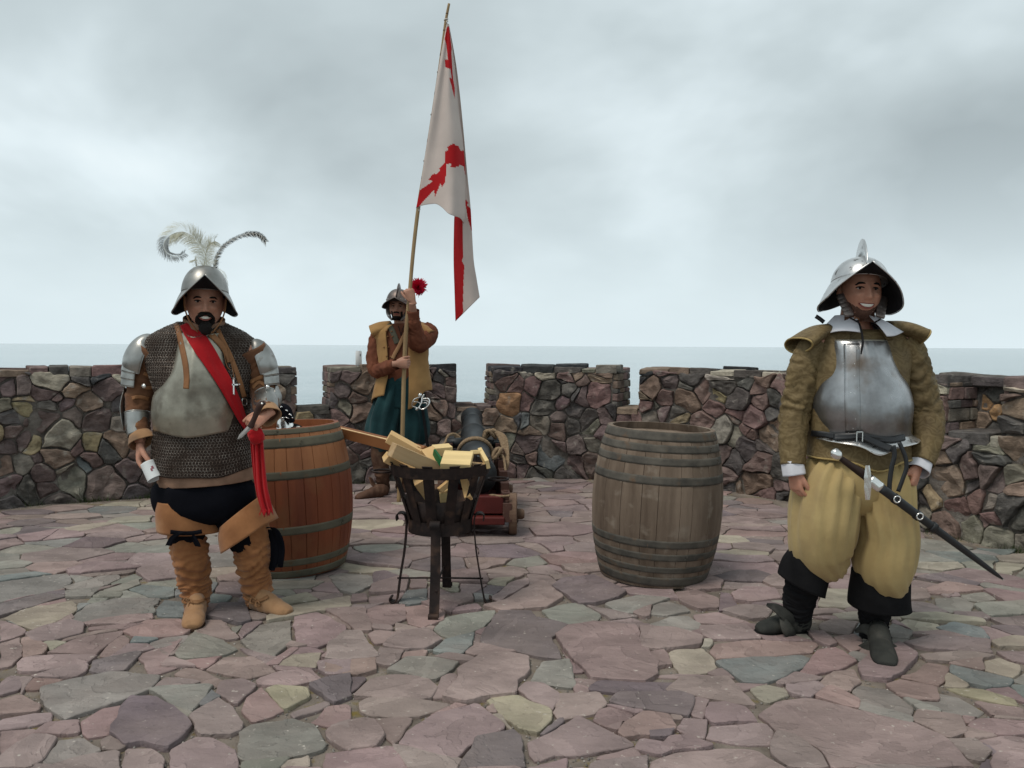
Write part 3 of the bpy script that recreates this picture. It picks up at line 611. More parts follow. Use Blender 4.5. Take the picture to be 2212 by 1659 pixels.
for i, p in enumerate(cells):
    s, z = sd_[i]
    if len(p) < 3: continue
    hole = False
    for f0, f1, b0, b1 in OP:
        if f0 < s < f1 and z > SILL - .02: hole = True; break
        xs = [q[0] for q in p]; zs = [q[1] for q in p]
        if max(xs) > f0 and min(xs) < f1 and max(zs) > SILL - .03:
            opt = []
            if s <= f0: opt.append((f0 - s, (1, 0, f0)))
            if s >= f1: opt.append((s - f1, (-1, 0, -f1)))
            if z <= SILL - .03: opt.append(((SILL - .03 - z), (0, 1, SILL - .03)))
            if opt:
                best = max(opt)[1]; p = clip(p, *best)
                if len(p) < 3: hole = True; break
    if hole: continue
    for p in split(p, .25 if abs(parea(p)) > .024 else .05):
        if abs(parea(p)) < .0008: continue
        q = roughen(p, rng.uniform(.0015, .010), 0.028, 0.0075, i + 900)
        if not q: continue
        R0 = math.sqrt(abs(parea(q)) / 3.14)
        addstone(q, w3, rng.uniform(.006, .058), -.03, min(.008, R0 * .16), min(.012, R0 * .10), (rng.uniform(-.22, .22), rng.uniform(-.22, .26)), .028, i, cc_[i] if rng.rand() < .8 else rng.choice(list('prkw')), s)
WARP = 0.0
# stones on the cheeks of the merlons and in the back of the blocked embrasure
def cheek(sf, sb, z0, z1, sign, d0=0.0, d1=THK):
    z = z0
    while z < z1 - .02:
        hh_ = rng.uniform(.045, .11); hh_ = min(hh_, z1 - z); d = d0 + .0
        while d < d1 - .02:
            ln = rng.uniform(.12, .28); ln = min(ln, d1 - d)
            q = roughen([(d, z), (d + ln, z), (d + ln, z + hh_), (d, z + hh_)], .004, .04, .004, int(z * 900))
            if q:
                def f3(a, b, h):
                    s = sf + (sb - sf) * a / THK + sign * h; x, y = wpt(s, a); return (x, y, b)
                if sign < 0: q = [(a, b) for a, b in q]
                v, f = stone_mesh(q, f3, rng.uniform(0, .012), -.05, .006, 0, (0, 0), .006, int(z * 99))
                x, y = wpt(sf); WI.append((abs(parea(q)) / (x * x + y * y) * .15 * (1 if abs(FPX * x / max(y, .5)) < 1150 else .001), v, f, jit(WC[rng.choice(list('kkpgwr'))])))
            d += ln
        z += hh_
for i, (f0, f1, b0, b1) in enumerate(OP):
    cheek(f0, b0, SILL - .01, TOP - .03, 1, 0, THK if i != NICHE else .33); cheek(f1, b1, SILL - .01, TOP - .03, -1, 0, THK if i != NICHE else .33)
f0, f1, b0, b1 = OP[NICHE]
ns = []
for _ in range(400):
    s = rng.uniform(f0, f1); z = rng.uniform(SILL, TOP - .03); r = rng.choice([.04, .055, .07])
    if all(math.hypot((a - s) * 1.3, (b - z) * .8) > r + c for a, b, c in ns): ns.append((s, z, r))
for i, p in enumerate(power_cells([(a, b) for a, b, c in ns], [c for a, b, c in ns], (f0 - .02, SILL - .01, f1 + .02, TOP - .03))):
    q = roughen(p, .006, .04, .004, i) if len(p) > 2 else None
    if q: addstone(q, lambda s, z, d: (*wpt(s, .34 - d), z), rng.uniform(.005, .03), -.04, .008, .006, (0, 0), .01, i, rng.choice(list('ktgkwo')), f0, .8)
# slabs lying on top of the merlons and sills
def topslabs(s0, s1, t0, t1, z, d0=-.035, d1=THK + .02, cols='kpgwKkrt', big=1.0):
    s = s0
    def f3m(lo, hi, ta, tb):
        def f3(a, b, h):
            al = (a - lo) / max(hi - lo, 1e-6); x, y = wpt((lo + (hi - lo) * al) + ((ta + (tb - ta) * al) - (lo + (hi - lo) * al)) * max(b, 0) / THK, b); return (x, y, z + h)
        return f3
    L = s1 - s0
    while s < s1 - .03:
        wd = min(rng.uniform(.14, .36) * big, s1 - s)
        if s1 - s - wd < .07: wd = s1 - s
        ta = t0 + (t1 - t0) * (s - s0) / L; tb = t0 + (t1 - t0) * (s + wd - s0) / L
        cut = rng.uniform(.18, .34)
        for da, db in ((d0, cut), (cut, d1)):
            q = roughen([(s, da + rng.uniform(0, .02)), (s + wd, da + rng.uniform(0, .02)), (s + wd, db - rng.uniform(0, .02)), (s, db)], .004, .04, .008, int(s * 777))
            if not q: continue
            th_ = rng.uniform(-.012, .034)
            v, f = stone_mesh(q, f3m(s, s + wd, ta, tb), th_, -.045 - rng.uniform(0, .02), .007, 0, (rng.uniform(-.04, .04), rng.uniform(-.05, .05)), .008, int(s * 99))
            f = [list(reversed(k)) for k in f]
            x, y = wpt(s); WI.append((abs(parea(q)) / (x * x + y * y) * .3 * (1 if abs(FPX * x / max(y, .5)) < 1150 else .001), v, f, jit(WC[rng.choice(list(cols))])))
        s += wd
prev = (0.03, 0.03)
for i, (f0, f1, b0, b1) in enumerate(OP):
    topslabs(prev[0], f0, prev[1], b0, TOP); prev = (f1, b1)
    topslabs(f0 + .005, f1 - .005, b0 + .005, b1 - .005, SILL - .01, d1=(.33 if i == NICHE else THK), cols='kgtk' if i == NICHE else 'kpw', big=1.3 if i == NICHE else 1)
topslabs(prev[0], WS[-1] - .03, prev[1], WS[-1] - .03, TOP)
i = NICHE; topslabs(OP[i][0], OP[i][1], OP[i][0], OP[i][1], TOP, d0=.30, d1=THK + .01, cols='kK')
WI.sort(key=lambda t: -t[0]); rest = MB()
for i, (_, v, f, c) in enumerate(WI):
    if i < 300: mk('stone', v, f, mWallS, wall, smooth=False, col=[c] * len(v))
    else: rest.add(v, f, 0, c)
rest.build('small_stones', mWallS, wall, smooth=False, kind='stuff')
# weeds at the foot of the wall
mWeed = mat('weed', (0.055, 0.075, 0.03), 0.9, bump=0)
wd = MB()
for x, y, k in ((200, 1090, 160), (370, 1082, 200), (60, 1100, 60), (325, 1066, 120), (2210, 1190, 160), (2060, 1160, 50), (1965, 1146, 120), (770, 1056, 50)):
    h = wsz(x, y)
    if not h: continue
    for _ in range(k):
        s = h[0] + rng.normal(0, .10); a, b = wpt(s, -rng.uniform(.03, .09)); ln = rng.uniform(.02, .075); an = rng.uniform(0, 6.28); lean = rng.uniform(.2, 1) * ln
        dx, dy = math.cos(an), math.sin(an)
        wd.add([(a - dy * .002, b + dx * .002, 0), (a + dy * .002, b - dx * .002, 0), (a + dx * lean, b + dy * lean - .01, ln)], [[0, 1, 2]])
wd.build('weeds', mWeed, kind='stuff', smooth=False, label='tufts of dark weeds growing along the foot of the wall')
# ================================================================== BARRELS
def X90(): pass
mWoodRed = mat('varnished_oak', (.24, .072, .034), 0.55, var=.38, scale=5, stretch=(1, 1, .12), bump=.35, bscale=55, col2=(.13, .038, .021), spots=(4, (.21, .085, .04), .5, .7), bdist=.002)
mWoodTop = mat('paler_oak', (.36, .155, .07), 0.6, var=.3, scale=5, stretch=(1, 1, .12), bump=.35, bscale=55, col2=(.24, .095, .045), bdist=.002)
mWoodGrey = mat('weathered_oak', (.225, .172, .13), 0.9, scale=7, stretch=(1, 1, .14), bump=.6, bscale=50, col2=(.095, .068, .05), spots=(9, (.27, .225, .18), .58, .75), bdist=.003)
mHoopA = mat('olive_hoop_iron', (.140, .128, .092), .8, scale=6, col2=(.085, .08, .06), bump=.2, bscale=30, spots=(16, (.13, .085, .05), .6, .75))
mHoopB = mat('grey_hoop_iron', (.125, .113, .095), .85, scale=9, col2=(.062, .058, .051), bump=.3, bscale=30, spots=(14, (.13, .085, .055), .58, .75))
mChalk = mat('pale_scuff', (.45, .36, .27), .9, bump=0)
def barrel(label, cxp, Yc, rh, rb, hoops, tilt, woods, mh, seed, hy):
    rg = random.Random(seed)
    c = P(cxp, 1000, Yc); root = thing('barrel', label, 'barrel', (c.x, c.y, 0)); H = hy
    X0, Y0 = c.x, c.y
    def rz(z): k = (z - H / 2) / (H / 2); return rh + (rb - rh) * (1 - abs(k) ** 2.1)
    a = rg.random(); n = 0; angs = []
    while a < 2 * math.pi + angs[0] - .1 if angs else True:
        angs.append(a); a += rg.choice([.19, .24, .28, .33])
    angs[-1:] = [] if (angs[0] + 2 * math.pi - angs[-1]) < .12 else angs[-1:]
    zs = [H * k / 14 for k in range(15)]
    for i, a0 in enumerate(angs):
        a1 = angs[(i + 1) % len(angs)] + (2 * math.pi if i == len(angs) - 1 else 0); g = .0016
        v = []; off = rg.uniform(-.0006, .0012)
        for z in zs:
            r = rz(z) + off
            for (aa, rr) in ((a0 + g, r - .003), (a0 + g * 4, r), ((a0 + a1) / 2, r + .001), (a1 - g * 4, r), (a1 - g, r - .003), (a1 - g, r - .026), ((a0 + a1) / 2, r - .026), (a0 + g, r - .026)):
                v.append((X0 + rr * math.cos(aa), Y0 + rr * math.sin(aa), z))
        f = loftfaces(15, 8, True, True, True); f = [q[::-1] for q in f]
        mi = None
        if len(woods) > 1:
            mi = [1 if (j // 8) >= 10 and j < 14 * 8 else 0 for j in range(len(f))]  # upper stretch of every stave in a paler, more orange oak
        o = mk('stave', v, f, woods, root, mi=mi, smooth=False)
    for z0, z1 in hoops:
        k = 4; v = []
        for t in range(k + 1):
            z = z0 + (z1 - z0) * t / k; v += [(rz(z) + .0022, z)]
        prof = [(rz(z0) - .001, z0 - .0005)] + [(p[0], p[1]) for p in v] + [(rz(z1) - .001, z1 + .0005)]
        vv, ff = revolve(prof, 56, (X0, Y0, 0)); h = mk('hoop', vv, [q for q in ff], mh, root, smooth=True)
        aa = -1.1 + rg.uniform(-.4, 1.2)                    # the rivets of each hoop's lap
        for s in (-.007, .007):
            zc_ = (z0 + z1) / 2 + s; r = rz(zc_) + .004; b, ff = box((X0 + r * math.cos(aa + s * 2), Y0 + r * math.sin(aa + s * 2), zc_), (.008, .008, .008)); mk('rivet', b, ff, mh, h, smooth=False)
    # head boards
    zt = H - .045; m_ = MB(); r = rz(zt) - .022; k = 7
    for j in range(k):
        x0 = -r + 2 * r * j / k + .001; x1 = -r + 2 * r * (j + 1) / k - .001; pts = []
        for t in range(7):
            x = x0 + (x1 - x0) * t / 6; pts.append((x, math.sqrt(max(r * r - x * x, 0))))
        poly = pts + [(x, -y) for x, y in reversed(pts)]
        o = [(X0 + x, Y0 + y, zt) for x, y in poly] + [(X0 + x, Y0 + y, zt - .02) for x, y in poly]; n_ = len(poly)
        mk('head_board', o, [list(range(n_))[::-1], [n_ + q for q in range(n_)]] + [[q, (q + 1) % n_, n_ + (q + 1) % n_, n_ + q] for q in range(n_)], woods[0], root, smooth=False)
    root.rotation_euler = (0, R(tilt), 0); root.location.z = abs(math.sin(R(tilt))) * rh * .8 + .006
    return root
def hz(ys, Yf, hor): return [(CAM.z - (b - hor) * Yf / FPX, CAM.z - (a - hor) * Yf / FPX) for a, b in ys]
hA = hz([(925, 947), (955, 976), (1026, 1044), (1147, 1165), (1221, 1236), (1247, 1266)], 4.64, 744)
hA = [(max(a, .004), min(b, .898)) for a, b in hA]
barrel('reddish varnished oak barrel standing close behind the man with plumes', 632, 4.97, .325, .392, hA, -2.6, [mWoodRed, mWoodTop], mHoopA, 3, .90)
hB = hz([(942, 963.8), (971.5, 988.4), (999, 1015.8), (1039, 1057.4), (1178.5, 1195.4), (1208.5, 1224), (1238.4, 1252.7), (1263, 1284)], 4.48, 750)
hB = [(max(a, .004), min(b, .908)) for a, b in hB]
barrel('weathered grey barrel with eight hoops standing alone on the paving', 1412, 4.82, .322, .395, hB, 2.6, [mWoodGrey], mHoopB, 8, .91)

# ================================================================== BRAZIER
mIron = mat('rusty_black_iron', (.038, .026, .023), 0.62, metal=.35, scale=11, col2=(.016, .013, .013), bump=.35, bscale=60, spots=(12, (.085, .052, .038), .55, .75))
BX, BY = -.388, 4.26
br = thing('fire_basket', 'rusty iron fire basket on four scrolled legs, filled with firewood', 'brazier', (BX, BY, 0))
def hoop(name, r0, z0, r1, z1, t, parent, m_=mIron, seg_=48):
    vv, ff = revolve([(r0, z0), (r1, z1), (r1 - t, z1), (r0 - t, z0), (r0, z0)], seg_, (BX, BY, 0)); return mk(name, vv, ff, m_, parent, smooth=False)
hoop('top_band', .264, .730, .273, .790, .004, br)
hoop('base_ring', .174, .415, .174, .485, .005, br)
vv, ff = revolve([(.02, .44), (.155, .45), (.20, .60), (.198, .60), (.153, .452), (.02, .442)], 40, (BX, BY, 0)); mk('ember_pan', vv, ff, mIron, br)
def strap(name, pts, wid, t, nrm, parent, m_=mIron):
    """flat bar through pts (x,z in the radial plane), face across nrm direction"""
    ang = nrm; ca, sa = math.cos(ang), math.sin(ang); p = catmull(pts, (len(pts) - 1) * 5 + 1); v = []
    for i in range(len(p)):
        d = p[min(i + 1, len(p) - 1)] - p[max(i - 1, 0)]; d = d / max(np.linalg.norm(d), 1e-6); nx, nz = -d[1], d[0]
        for s, q in ((-1, -1), (1, -1), (1, 1), (-1, 1)):
            r = p[i][0] + nx * t / 2 * q; z = p[i][1] + nz * t / 2 * q
            v.append((BX + r * ca - s * wid / 2 * sa, BY + r * sa + s * wid / 2 * ca, z))
    return mk(name, v, loftfaces(len(p), 4, True), m_, parent, smooth=False)
for k in range(12):
    a = R(-90 - 9 + 30 * k)
    strap('slat', [(.162, .428), (.178, .50), (.219, .63), (.258, .745), (.268, .795), (.280, .800)], .054, .004, a, br)
FT = {-92: .262, 2: .250, 178: .245, 86: .25}
for a, fr in FT.items():
    strap('leg', [(.235, .465), (.238, .49), (.222, .506), (.196, .50), (.186, .47), (.185, .43), (.196, .30), (.22, .15), (fr - .012, .045), (fr - .004, .018), (fr + .012, .010), (fr + .028, .018), (fr + .030, .034), (fr + .018, .040)], .052, .007, R(a), br)
for a in (0, 90):
    c, s = math.cos(R(a)), math.sin(R(a))
    vv, ff = tubemesh([(BX - .235 * c, BY - .235 * s, .145), (BX, BY, .147 + a * .0001), (BX + .235 * c, BY + .235 * s, .145)], .005, m=8, ref=(0, 0, 1)); mk('cross_rod', vv, ff, mIron, br)
for s in (-1, 1):                                           # carrying rings
    cx = BX + s * .315; pts = [(cx + .055 * math.cos(t), BY + .05 * math.sin(t), .715 - s * .02) for t in np.linspace(0, 6.28, 15)]
    vv, ff = tubemesh(pts, .006, m=8, ref=(0, 0, 1)); mk('carrying_ring', vv, ff, mIron, br)
# firewood
mPine = mat('sawn_pine', (.66, .45, .23), 0.75, var=.2, scale=16, stretch=(.08, 1, 1), bump=.2, bscale=60, col2=(.60, .375, .16), spots=(7, (.45, .26, .10), .66, .78))
mPine2 = mat('aged_pine', (.48, .34, .20), 0.8, var=.2, scale=18, stretch=(.07, 1, 1), bump=.3, bscale=60, col2=(.38, .25, .125))
mPineY = mat('fresh_yellow_pine', (.74, .55, .27), 0.7, var=.2, scale=18, stretch=(.07, 1, 1), bump=.15, bscale=60)
mGreenP = mat('green_paint', (.012, .12, .04), 0.5, bump=.1)
mBrownP = mat('stained_moulding', (.30, .13, .055), 0.5, scale=5, stretch=(.2, 1, 1), col2=(.20, .08, .03), bump=.1)
def WW(x, y): return (810 + .1758 * x, 896.5 + .1758 * y)
def stick(name, a, ya, b, yb, w_, h_, m_, label, roll=0, bev=.002, parts=None):
    A = P(*WW(*a), ya); B = P(*WW(*b), yb); d = B - A; L = d.length; Xa = d.normalized()
    up = Vector((0, 0, 1)); Ya = up.cross(Xa).normalized(); Za = Xa.cross(Ya)
    rot = Matrix((Xa, Ya, Za)).transposed() @ Matrix.Rotation(R(roll), 3, 'X')
    c = (A + B) / 2; v, f = box((0, 0, 0), (L, w_, h_), None, bev)
    me = bpy.data.meshes.new(name); me.from_pydata([tuple(q) for q in v], [], f); o = link(name, me, None, [m_], smooth=False)
    o.matrix_world = Matrix.Translation(c) @ rot.to_4x4(); tag(o, label, 'firewood', 'firewood in the fire basket')
    if parts:
        for (m2, cc, ss) in parts:
            v, f = box(cc, ss); me = bpy.data.meshes.new('painted_side'); me.from_pydata([tuple(q) for q in v], [], f); c2 = link('painted_side', me, None, [m2], smooth=False); c2.parent = o
    return o
stick('timber_offcut', (165, 262), 4.33, (600, 505), 4.36, .080, .058, mPine, 'pale square batten sticking up highest on the left of the fire basket', 10)
stick('timber_offcut', (205, 425), 4.10, (830, 690), 4.24, .072, .074, mPine2, 'thick grey-brown beam with nail holes leaning out of the basket to the left', 4)
stick('timber_offcut', (125, 512), 4.16, (470, 690), 4.26, .05, .045, mPine, 'short pale batten just under the thick beam, poking out left', 30)
stick('timber_offcut', (640, 440), 4.30, (760, 600), 4.22, .07, .05, mPine, 'stubby pale block standing between the thick beam and the green edged board', 20)
stick('timber_offcut', (720, 440), 4.36, (930, 420), 4.40, .07, .05, mPineY, 'short yellow block at the back of the pile behind the green edged board', 10)
stick('green_board', (725, 460), 4.24, (870, 660), 4.10, .012, .045, mGreenP, 'narrow board with a green painted edge in the middle of the firewood', 0)
pl = stick('timber_offcut', (830, 545), 4.13, (1190, 560), 4.12, .150, .032, mPineY, 'flat bright yellow plank lying on top of the firewood', 20)
stick('timber_offcut', (1180, 462), 4.33, (1310, 455), 4.33, .10, .022, mPineY, 'yellow plank end behind and right of the flat plank', -10)
stick('timber_offcut', (1295, 450), 4.34, (1385, 610), 4.16, .022, .05, mPineY, 'yellow batten sloping down to the right rim of the basket', 15)
stick('timber_offcut', (1190, 600), 4.2, (1380, 615), 4.22, .05, .016, mPine2, 'thin lath resting flat against the right rim', 0)
stick('timber_offcut', (530, 800), 4.14, (660, 985), 4.20, .055, .055, mPine, 'square block seen through the slats low on the left of the basket', 40)
stick('timber_offcut', (790, 930), 4.12, (960, 790), 4.16, .03, .03, mPine, 'thin batten crossing diagonally behind the middle slats', 0)
stick('timber_offcut', (800, 985), 4.18, (960, 975), 4.18, .06, .06, mPineY, 'squat yellow block seen through the middle slats', 20)
stick('timber_offcut', (1100, 800), 4.19, (1150, 1030), 4.12, .035, .05, mPine, 'upright batten end seen between the right hand slats', 30)
stick('timber_offcut', (930, 600), 4.10, (925, 860), 4.18, .04, .03, mPine2, 'upright stake under the flat yellow plank', 0)
A = P(729, 930, 5.34); B = P(912, 976, 4.36); d = B - A; L = d.length; Xa = d.normalized(); Ya = Vector((0, 0, 1)).cross(Xa).normalized(); Za = Xa.cross(Ya)
rot = Matrix((Xa, Ya, Za)).transposed() @ Matrix.Rotation(R(8), 3, 'X')
me = bpy.data.meshes.new('moulding'); pf = [(-.035, -.03), (.035, -.03), (.035, .024), (.022, .03), (.012, .022), (-.005, .022), (-.02, .034), (-.035, .034)]
me.from_pydata([(s * L / 2, a, b) for s in (-1, 1) for a, b in pf], [], loftfaces(2, 8, True)); o = link('moulding', me, None, [mBrownP], smooth=False)
o.matrix_world = Matrix.Translation((A + B) / 2) @ rot.to_4x4(); tag(o, 'long reddish brown grooved moulding reaching from behind the red barrel into the fire basket', 'timber')
mEdge = mat('raw_edge', (.72, .5, .27), .7, bump=.1)
v, f = box((0, -.0, .0345), (L, .012, .004)); me = bpy.data.meshes.new('pale_edge'); me.from_pydata([tuple(q) for q in v], [], f); e_ = link('pale_edge', me, None, [mEdge], smooth=False); e_.parent = o; e_.location = (0, -.027, 0)

# ================================================================== CANNON
mGun = mat('black_cast_iron', (.028, .031, .033), 0.5, metal=.25, scale=9, col2=(.018, .020, .022), bump=.25, bscale=40, spec=.4)
mRedP = mat('oxblood_paint', (.115, .022, .019), 0.55, scale=5, col2=(.075, .016, .014), bump=.2, bscale=40)
mCheek = mat('dark_brown_timber', (.085, .042, .032), 0.7, scale=6, stretch=(1, .2, 1), col2=(.045, .022, .018), bump=.4, bscale=40, spots=(16, (.15, .10, .075), .62, .75))
mWheel = mat('worn_wheel_wood', (.19, .125, .085), 0.85, scale=9, col2=(.10, .058, .042), bump=.4, bscale=50)
ga = Vector((-.262, 5.98, .425)); gb = Vector((-.400, 7.82, .702)); gd = (gb - ga).normalized(); gl = (gb - ga).length
gX = gd.cross(Vector((0, 0, 1))).normalized(); gU = gX.cross(gd); grot = Matrix((gX, gU, gd)).transposed()   # local z along the bore
can = thing('cannon', 'black iron ship cannon on a stepped red-brown carriage, muzzle in the embrasure', 'cannon', (-.33, 6.7, 0))
prof = [(.001, -.20), (.030, -.195), (.045, -.165), (.045, -.15), (.030, -.12), (.026, -.10), (.05, -.085), (.09, -.06), (.128, -.02), (.150, -.01), (.152, .03), (.143, .035), (.141, .07), (.146, .075), (.146, .10), (.138, .105), (.125, .52), (.131, .525), (.131, .55), (.120, .556), (.112, .95), (.105, 1.16), (.113, 1.17), (.118, 1.185), (.113, 1.20), (.103, 1.21), (.092, gl - .26), (.098, gl - .25), (.098, gl - .23), (.090, gl - .22), (.090, gl - .14), (.102, gl - .05), (.110, gl - .02), (.104, gl), (.050, gl), (.048, gl - .01), (.048, gl - .6)]
vv, ff = revolve(prof, 44, ga, (True, True), grot); mk('gun_barrel', vv, [q[::-1] for q in ff], mGun, can)
tp = ga + gd * .93
for s in (-1, 1):
    vv, ff = tubemesh([tp + gX * s * .09, tp + gX * s * .235], .047, m=20, n=3, ref=(0, 0, 1)); mk('trunnion', vv, ff, mGun, can)
def cheekpart(s):
    top = [(6.98, .50), (6.98, .575), (6.75, .575), (6.75, .545), (6.58, .545), (6.58, .485), (6.38, .485), (6.38, .425), (6.18, .425), (6.18, .365), (6.0, .365), (6.0, .315), (5.85, .315), (5.85, .262), (5.72, .262), (5.70, .13), (7.05, .17), (7.06, .42)]
    v = []
    for q in (-1, 1):
        for y, z in top:
            k = (6.95 - y) / 1.25; x = -.335 + (.07 * k) + s * (.215 + .022 * k) + q * .032
            v.append((x, y, z))
    n = len(top); f = [list(range(n)), [n + i for i in range(n)][::-1]] + [[i, n + i, n + (i + 1) % n, (i + 1) % n] for i in range(n)]
    mk('cheek', v, f, mCheek, can, smooth=False)
    for y, z in ((6.66, .545), (6.48, .485), (6.28, .425), (6.09, .365), (5.92, .315), (5.79, .262)):
        k = (6.95 - y) / 1.25; x = -.335 + .07 * k + s * (.215 + .022 * k)
        vv, ff = revolve([(.016, z - .002), (.016, z + .007), (.009, z + .011), (.001, z + .011)], 10, (x, y, 0)); mk('bolt_head', vv, ff, mCheek, can)
    # iron cap over the trunnion
    y = tp.y; x = tp.x + s * .205; v = []
    pth = [(y - .10, .585), (y - .058, .585), (y - .045, tp.z + .03), (y, tp.z + .062), (y + .045, tp.z + .03), (y + .058, .585), (y + .10, .585)]
    m_ = MB()
    for q in range(len(pth) - 1):
        (y0, z0), (y1, z1) = pth[q], pth[q + 1]; w_ = .03
        m_.add([(x - w_, y0, z0), (x + w_, y0, z0), (x + w_, y1, z1), (x - w_, y1, z1), (x - w_, y0, z0 - .012), (x + w_, y0, z0 - .012), (x + w_, y1, z1 - .012), (x - w_, y1, z1 - .012)], [[0, 1, 2, 3], [7, 6, 5, 4], [0, 4, 5, 1], [1, 5, 6, 2], [2, 6, 7, 3], [3, 7, 4, 0]])
    m_.build('trunnion_cap', mGun, can, smooth=False)
cheekpart(-1); cheekpart(1)
b, f = box((-.268, 5.80, .245), (.42, .10, .13), None, .006); mk('rear_transom', b, f, mRedP, can, smooth=False)
b, f = box((-.268, 5.77, .140), (.44, .17, .055), None, .006); mk('axle_bed', b, f, mRedP, can, smooth=False)
b, f = box((-.30, 6.3, .15), (.40, .95, .05), None, .006); mk('bed_plank', b, f, mRedP, can, smooth=False)
b, f = box((-.345, 6.92, .24), (.42, .12, .2), None, .006); mk('front_transom', b, f, mRedP, can, smooth=False)
def wheel(x, y, s):
    vv, ff = revolve([(.020, -.03), (.150, -.03), (.158, -.024), (.158, .024), (.150, .03), (.020, .03)], 36, (0, 0, 0), (True, True)); rt = Matrix.Rotation(R(90), 3, 'Y') @ Matrix.Identity(3)
    o = mk('wheel', [rt @ q + Vector((x, y, .158)) for q in vv], ff, mWheel, can, smooth=False)
    vv, ff = revolve([(.001, -.02), (.034, -.02), (.034, .03), (.040, .032), (.040, .07), (.028, .085), (.001, .088)], 16); mk('axle_end', [Matrix.Rotation(R(90 * s), 3, 'Y') @ q + Vector((x, y, .158)) for q in vv], ff, mWheel, o)
    m_ = MB()
    for k in range(6):
        a = k * 1.047; b, f = box((x, y + .09 * math.cos(a), .158 + .09 * math.sin(a)), (.066, .012, .012)); m_.add(b, f)
    m_.build('wheel_bolts', mGun, o, smooth=False)
wheel(.012, 5.86, 1); wheel(-.548, 5.86, -1); wheel(-.075, 6.9, 1); wheel(-.61, 6.9, -1)
# ropes
mRope = mat('hemp_rope', (.30, .215, .135), 0.9, scale=60, col2=(.17, .115, .07), bump=.5, bscale=200)
def rope(name, pts, r, parent=None, label=None, m_=mRope, tw=None, n=None):
    pts = [tuple(p) for p in pts]; L = sum((Vector(pts[i + 1]) - Vector(pts[i])).length for i in range(len(pts) - 1)); n = n or max(12, int(L / (r * .55)))
    tw = tw or L / (r * 5.0)
    vv, ff = tubemesh(pts, r, m=12, n=n, ref=(.13, .3, .95), disp=lambda u, t, p: r * .28 * (abs(math.cos(1.5 * (t - u * tw * 2 * math.pi))) - .6))
    return mk(name, vv, ff, m_, parent)
rp = thing('gun_tackle', 'thick hemp rope looped round the cannon and coiled over its trunnions', 'rope', (-.33, 6.7, 0))
def ringpts(t, r, a0=-.3, a1=6.6, n=22, drop=0):
    c = ga + gd * t; return [c + gX * r * math.cos(a) + gU * r * math.sin(a) + gd * (-.05 * math.sin(a) * drop) for a in np.linspace(a0, a1, n)]
rope('barrel_loop', ringpts(.60, .142, 0, 6.5, 22, 1), .015, rp); rope('barrel_loop', ringpts(.635, .140, 0, 6.5, 22, 1), .014, rp)
kx = P(1074, 980, 6.42)
rope('knot', [kx + Vector((.035 * math.cos(a * 2.1), .03 * math.sin(a * 1.3), .04 * math.sin(a * 2.6))) for a in np.linspace(0, 6.5, 24)], .015, rp)
for i in range(5):                                          # coil hanging right of the right trunnion
    o_ = i * 3.2
    rope('coil', [P(1048, 944 - i, 6.86 - i * .02), P(1054, 931, 6.84 - i * .02), P(1066 + o_ * .5, 933, 6.82), P(1078 + o_, 944, 6.78), P(1086 + o_ * .8, 968, 6.7), P(1089 + o_ * .6, 1000, 6.6 - i * .02), P(1089 + o_ * .3, 1014, 6.5)], .0135, rp)
rope('knot', [P(1058, 938, 6.8) + Vector((.05 * math.cos(a * 1.7), .04 * math.sin(a * 2.3), .035 * math.sin(a * 2.9))) for a in np.linspace(0, 6.5, 24)], .014, rp)
for i in range(4):
    rope('coil', [P(994, 946 + i * 2, 6.95), P(982, 938 + i * 3, 6.95), P(969, 941 + i * 3, 6.9), P(962 - i, 956 + i * 3, 6.85), P(952 - i * 2, 968, 6.75), P(944, 984, 6.6)], .0135, rp)
rope('tail', [kx, P(1086, 985, 6.4), P(1090, 1000, 6.35), P(1092, 1020, 6.25), P(1095, 1050, 6.1), P(1096, 1068, 5.95)], .010, rp)
rope('tail', [P(1049, 1075, 5.86), P(1062, 1070, 5.80), P(1080, 1072, 5.76), P(1101, 1071, 5.74)], .009, rp)

# ================================================================== FLAG
mBam = mat('bamboo', (.36, .255, .135), 0.6, scale=14, stretch=(1, 1, .2), col2=(.24, .155, .08), bump=.2, bscale=30)
mBamD = mat('dark_bamboo_node', (.16, .10, .06), 0.7, bump=.2)
fl = thing('flag', 'white flag with a jagged red cross hanging folded from a tall bamboo pole', 'flag', (-1.0, 6.98, 0))
PP = [(861, 1096), (865, 1020), (869, 948), (871, 870), (873, 800), (877, 720), (885, 630), (893, 540), (903.5, 450), (916, 370), (930, 278), (947, 165), (957, 90), (963, 45), (970, 8)]
FY = 6.98
polep = [P(x, y, FY) for x, y in PP]; polep[0].z = .006
def poled(u, t, p): return 0
pr = [.019] * 6 + [.017] * 3 + [.014, .013, .013, .012, .012, .011]
vv, ff = tubemesh(polep, pr, m=12, n=90, ref=(0, 1, 0)); mk('pole', vv, ff, mBam, fl)
cp = catmull([tuple(q) for q in polep], 200)
for k in range(8, 196, 13):
    vv, ff = tubemesh([cp[k], (cp[k] + cp[k + 1]) / 2, cp[k + 1]], [.020 - k * .00004] * 3, m=12, n=3); mk('bamboo_node', vv, ff, mBamD, fl)
mWhite = mat('flag_cloth', (.68, .585, .535), 0.9, var=.08, scale=3, bump=.15, bscale=300, coords='Object')
mRedF = mat('flag_red', (.52, .018, .022), 0.85, var=.12, scale=4, bump=.15, bscale=300)
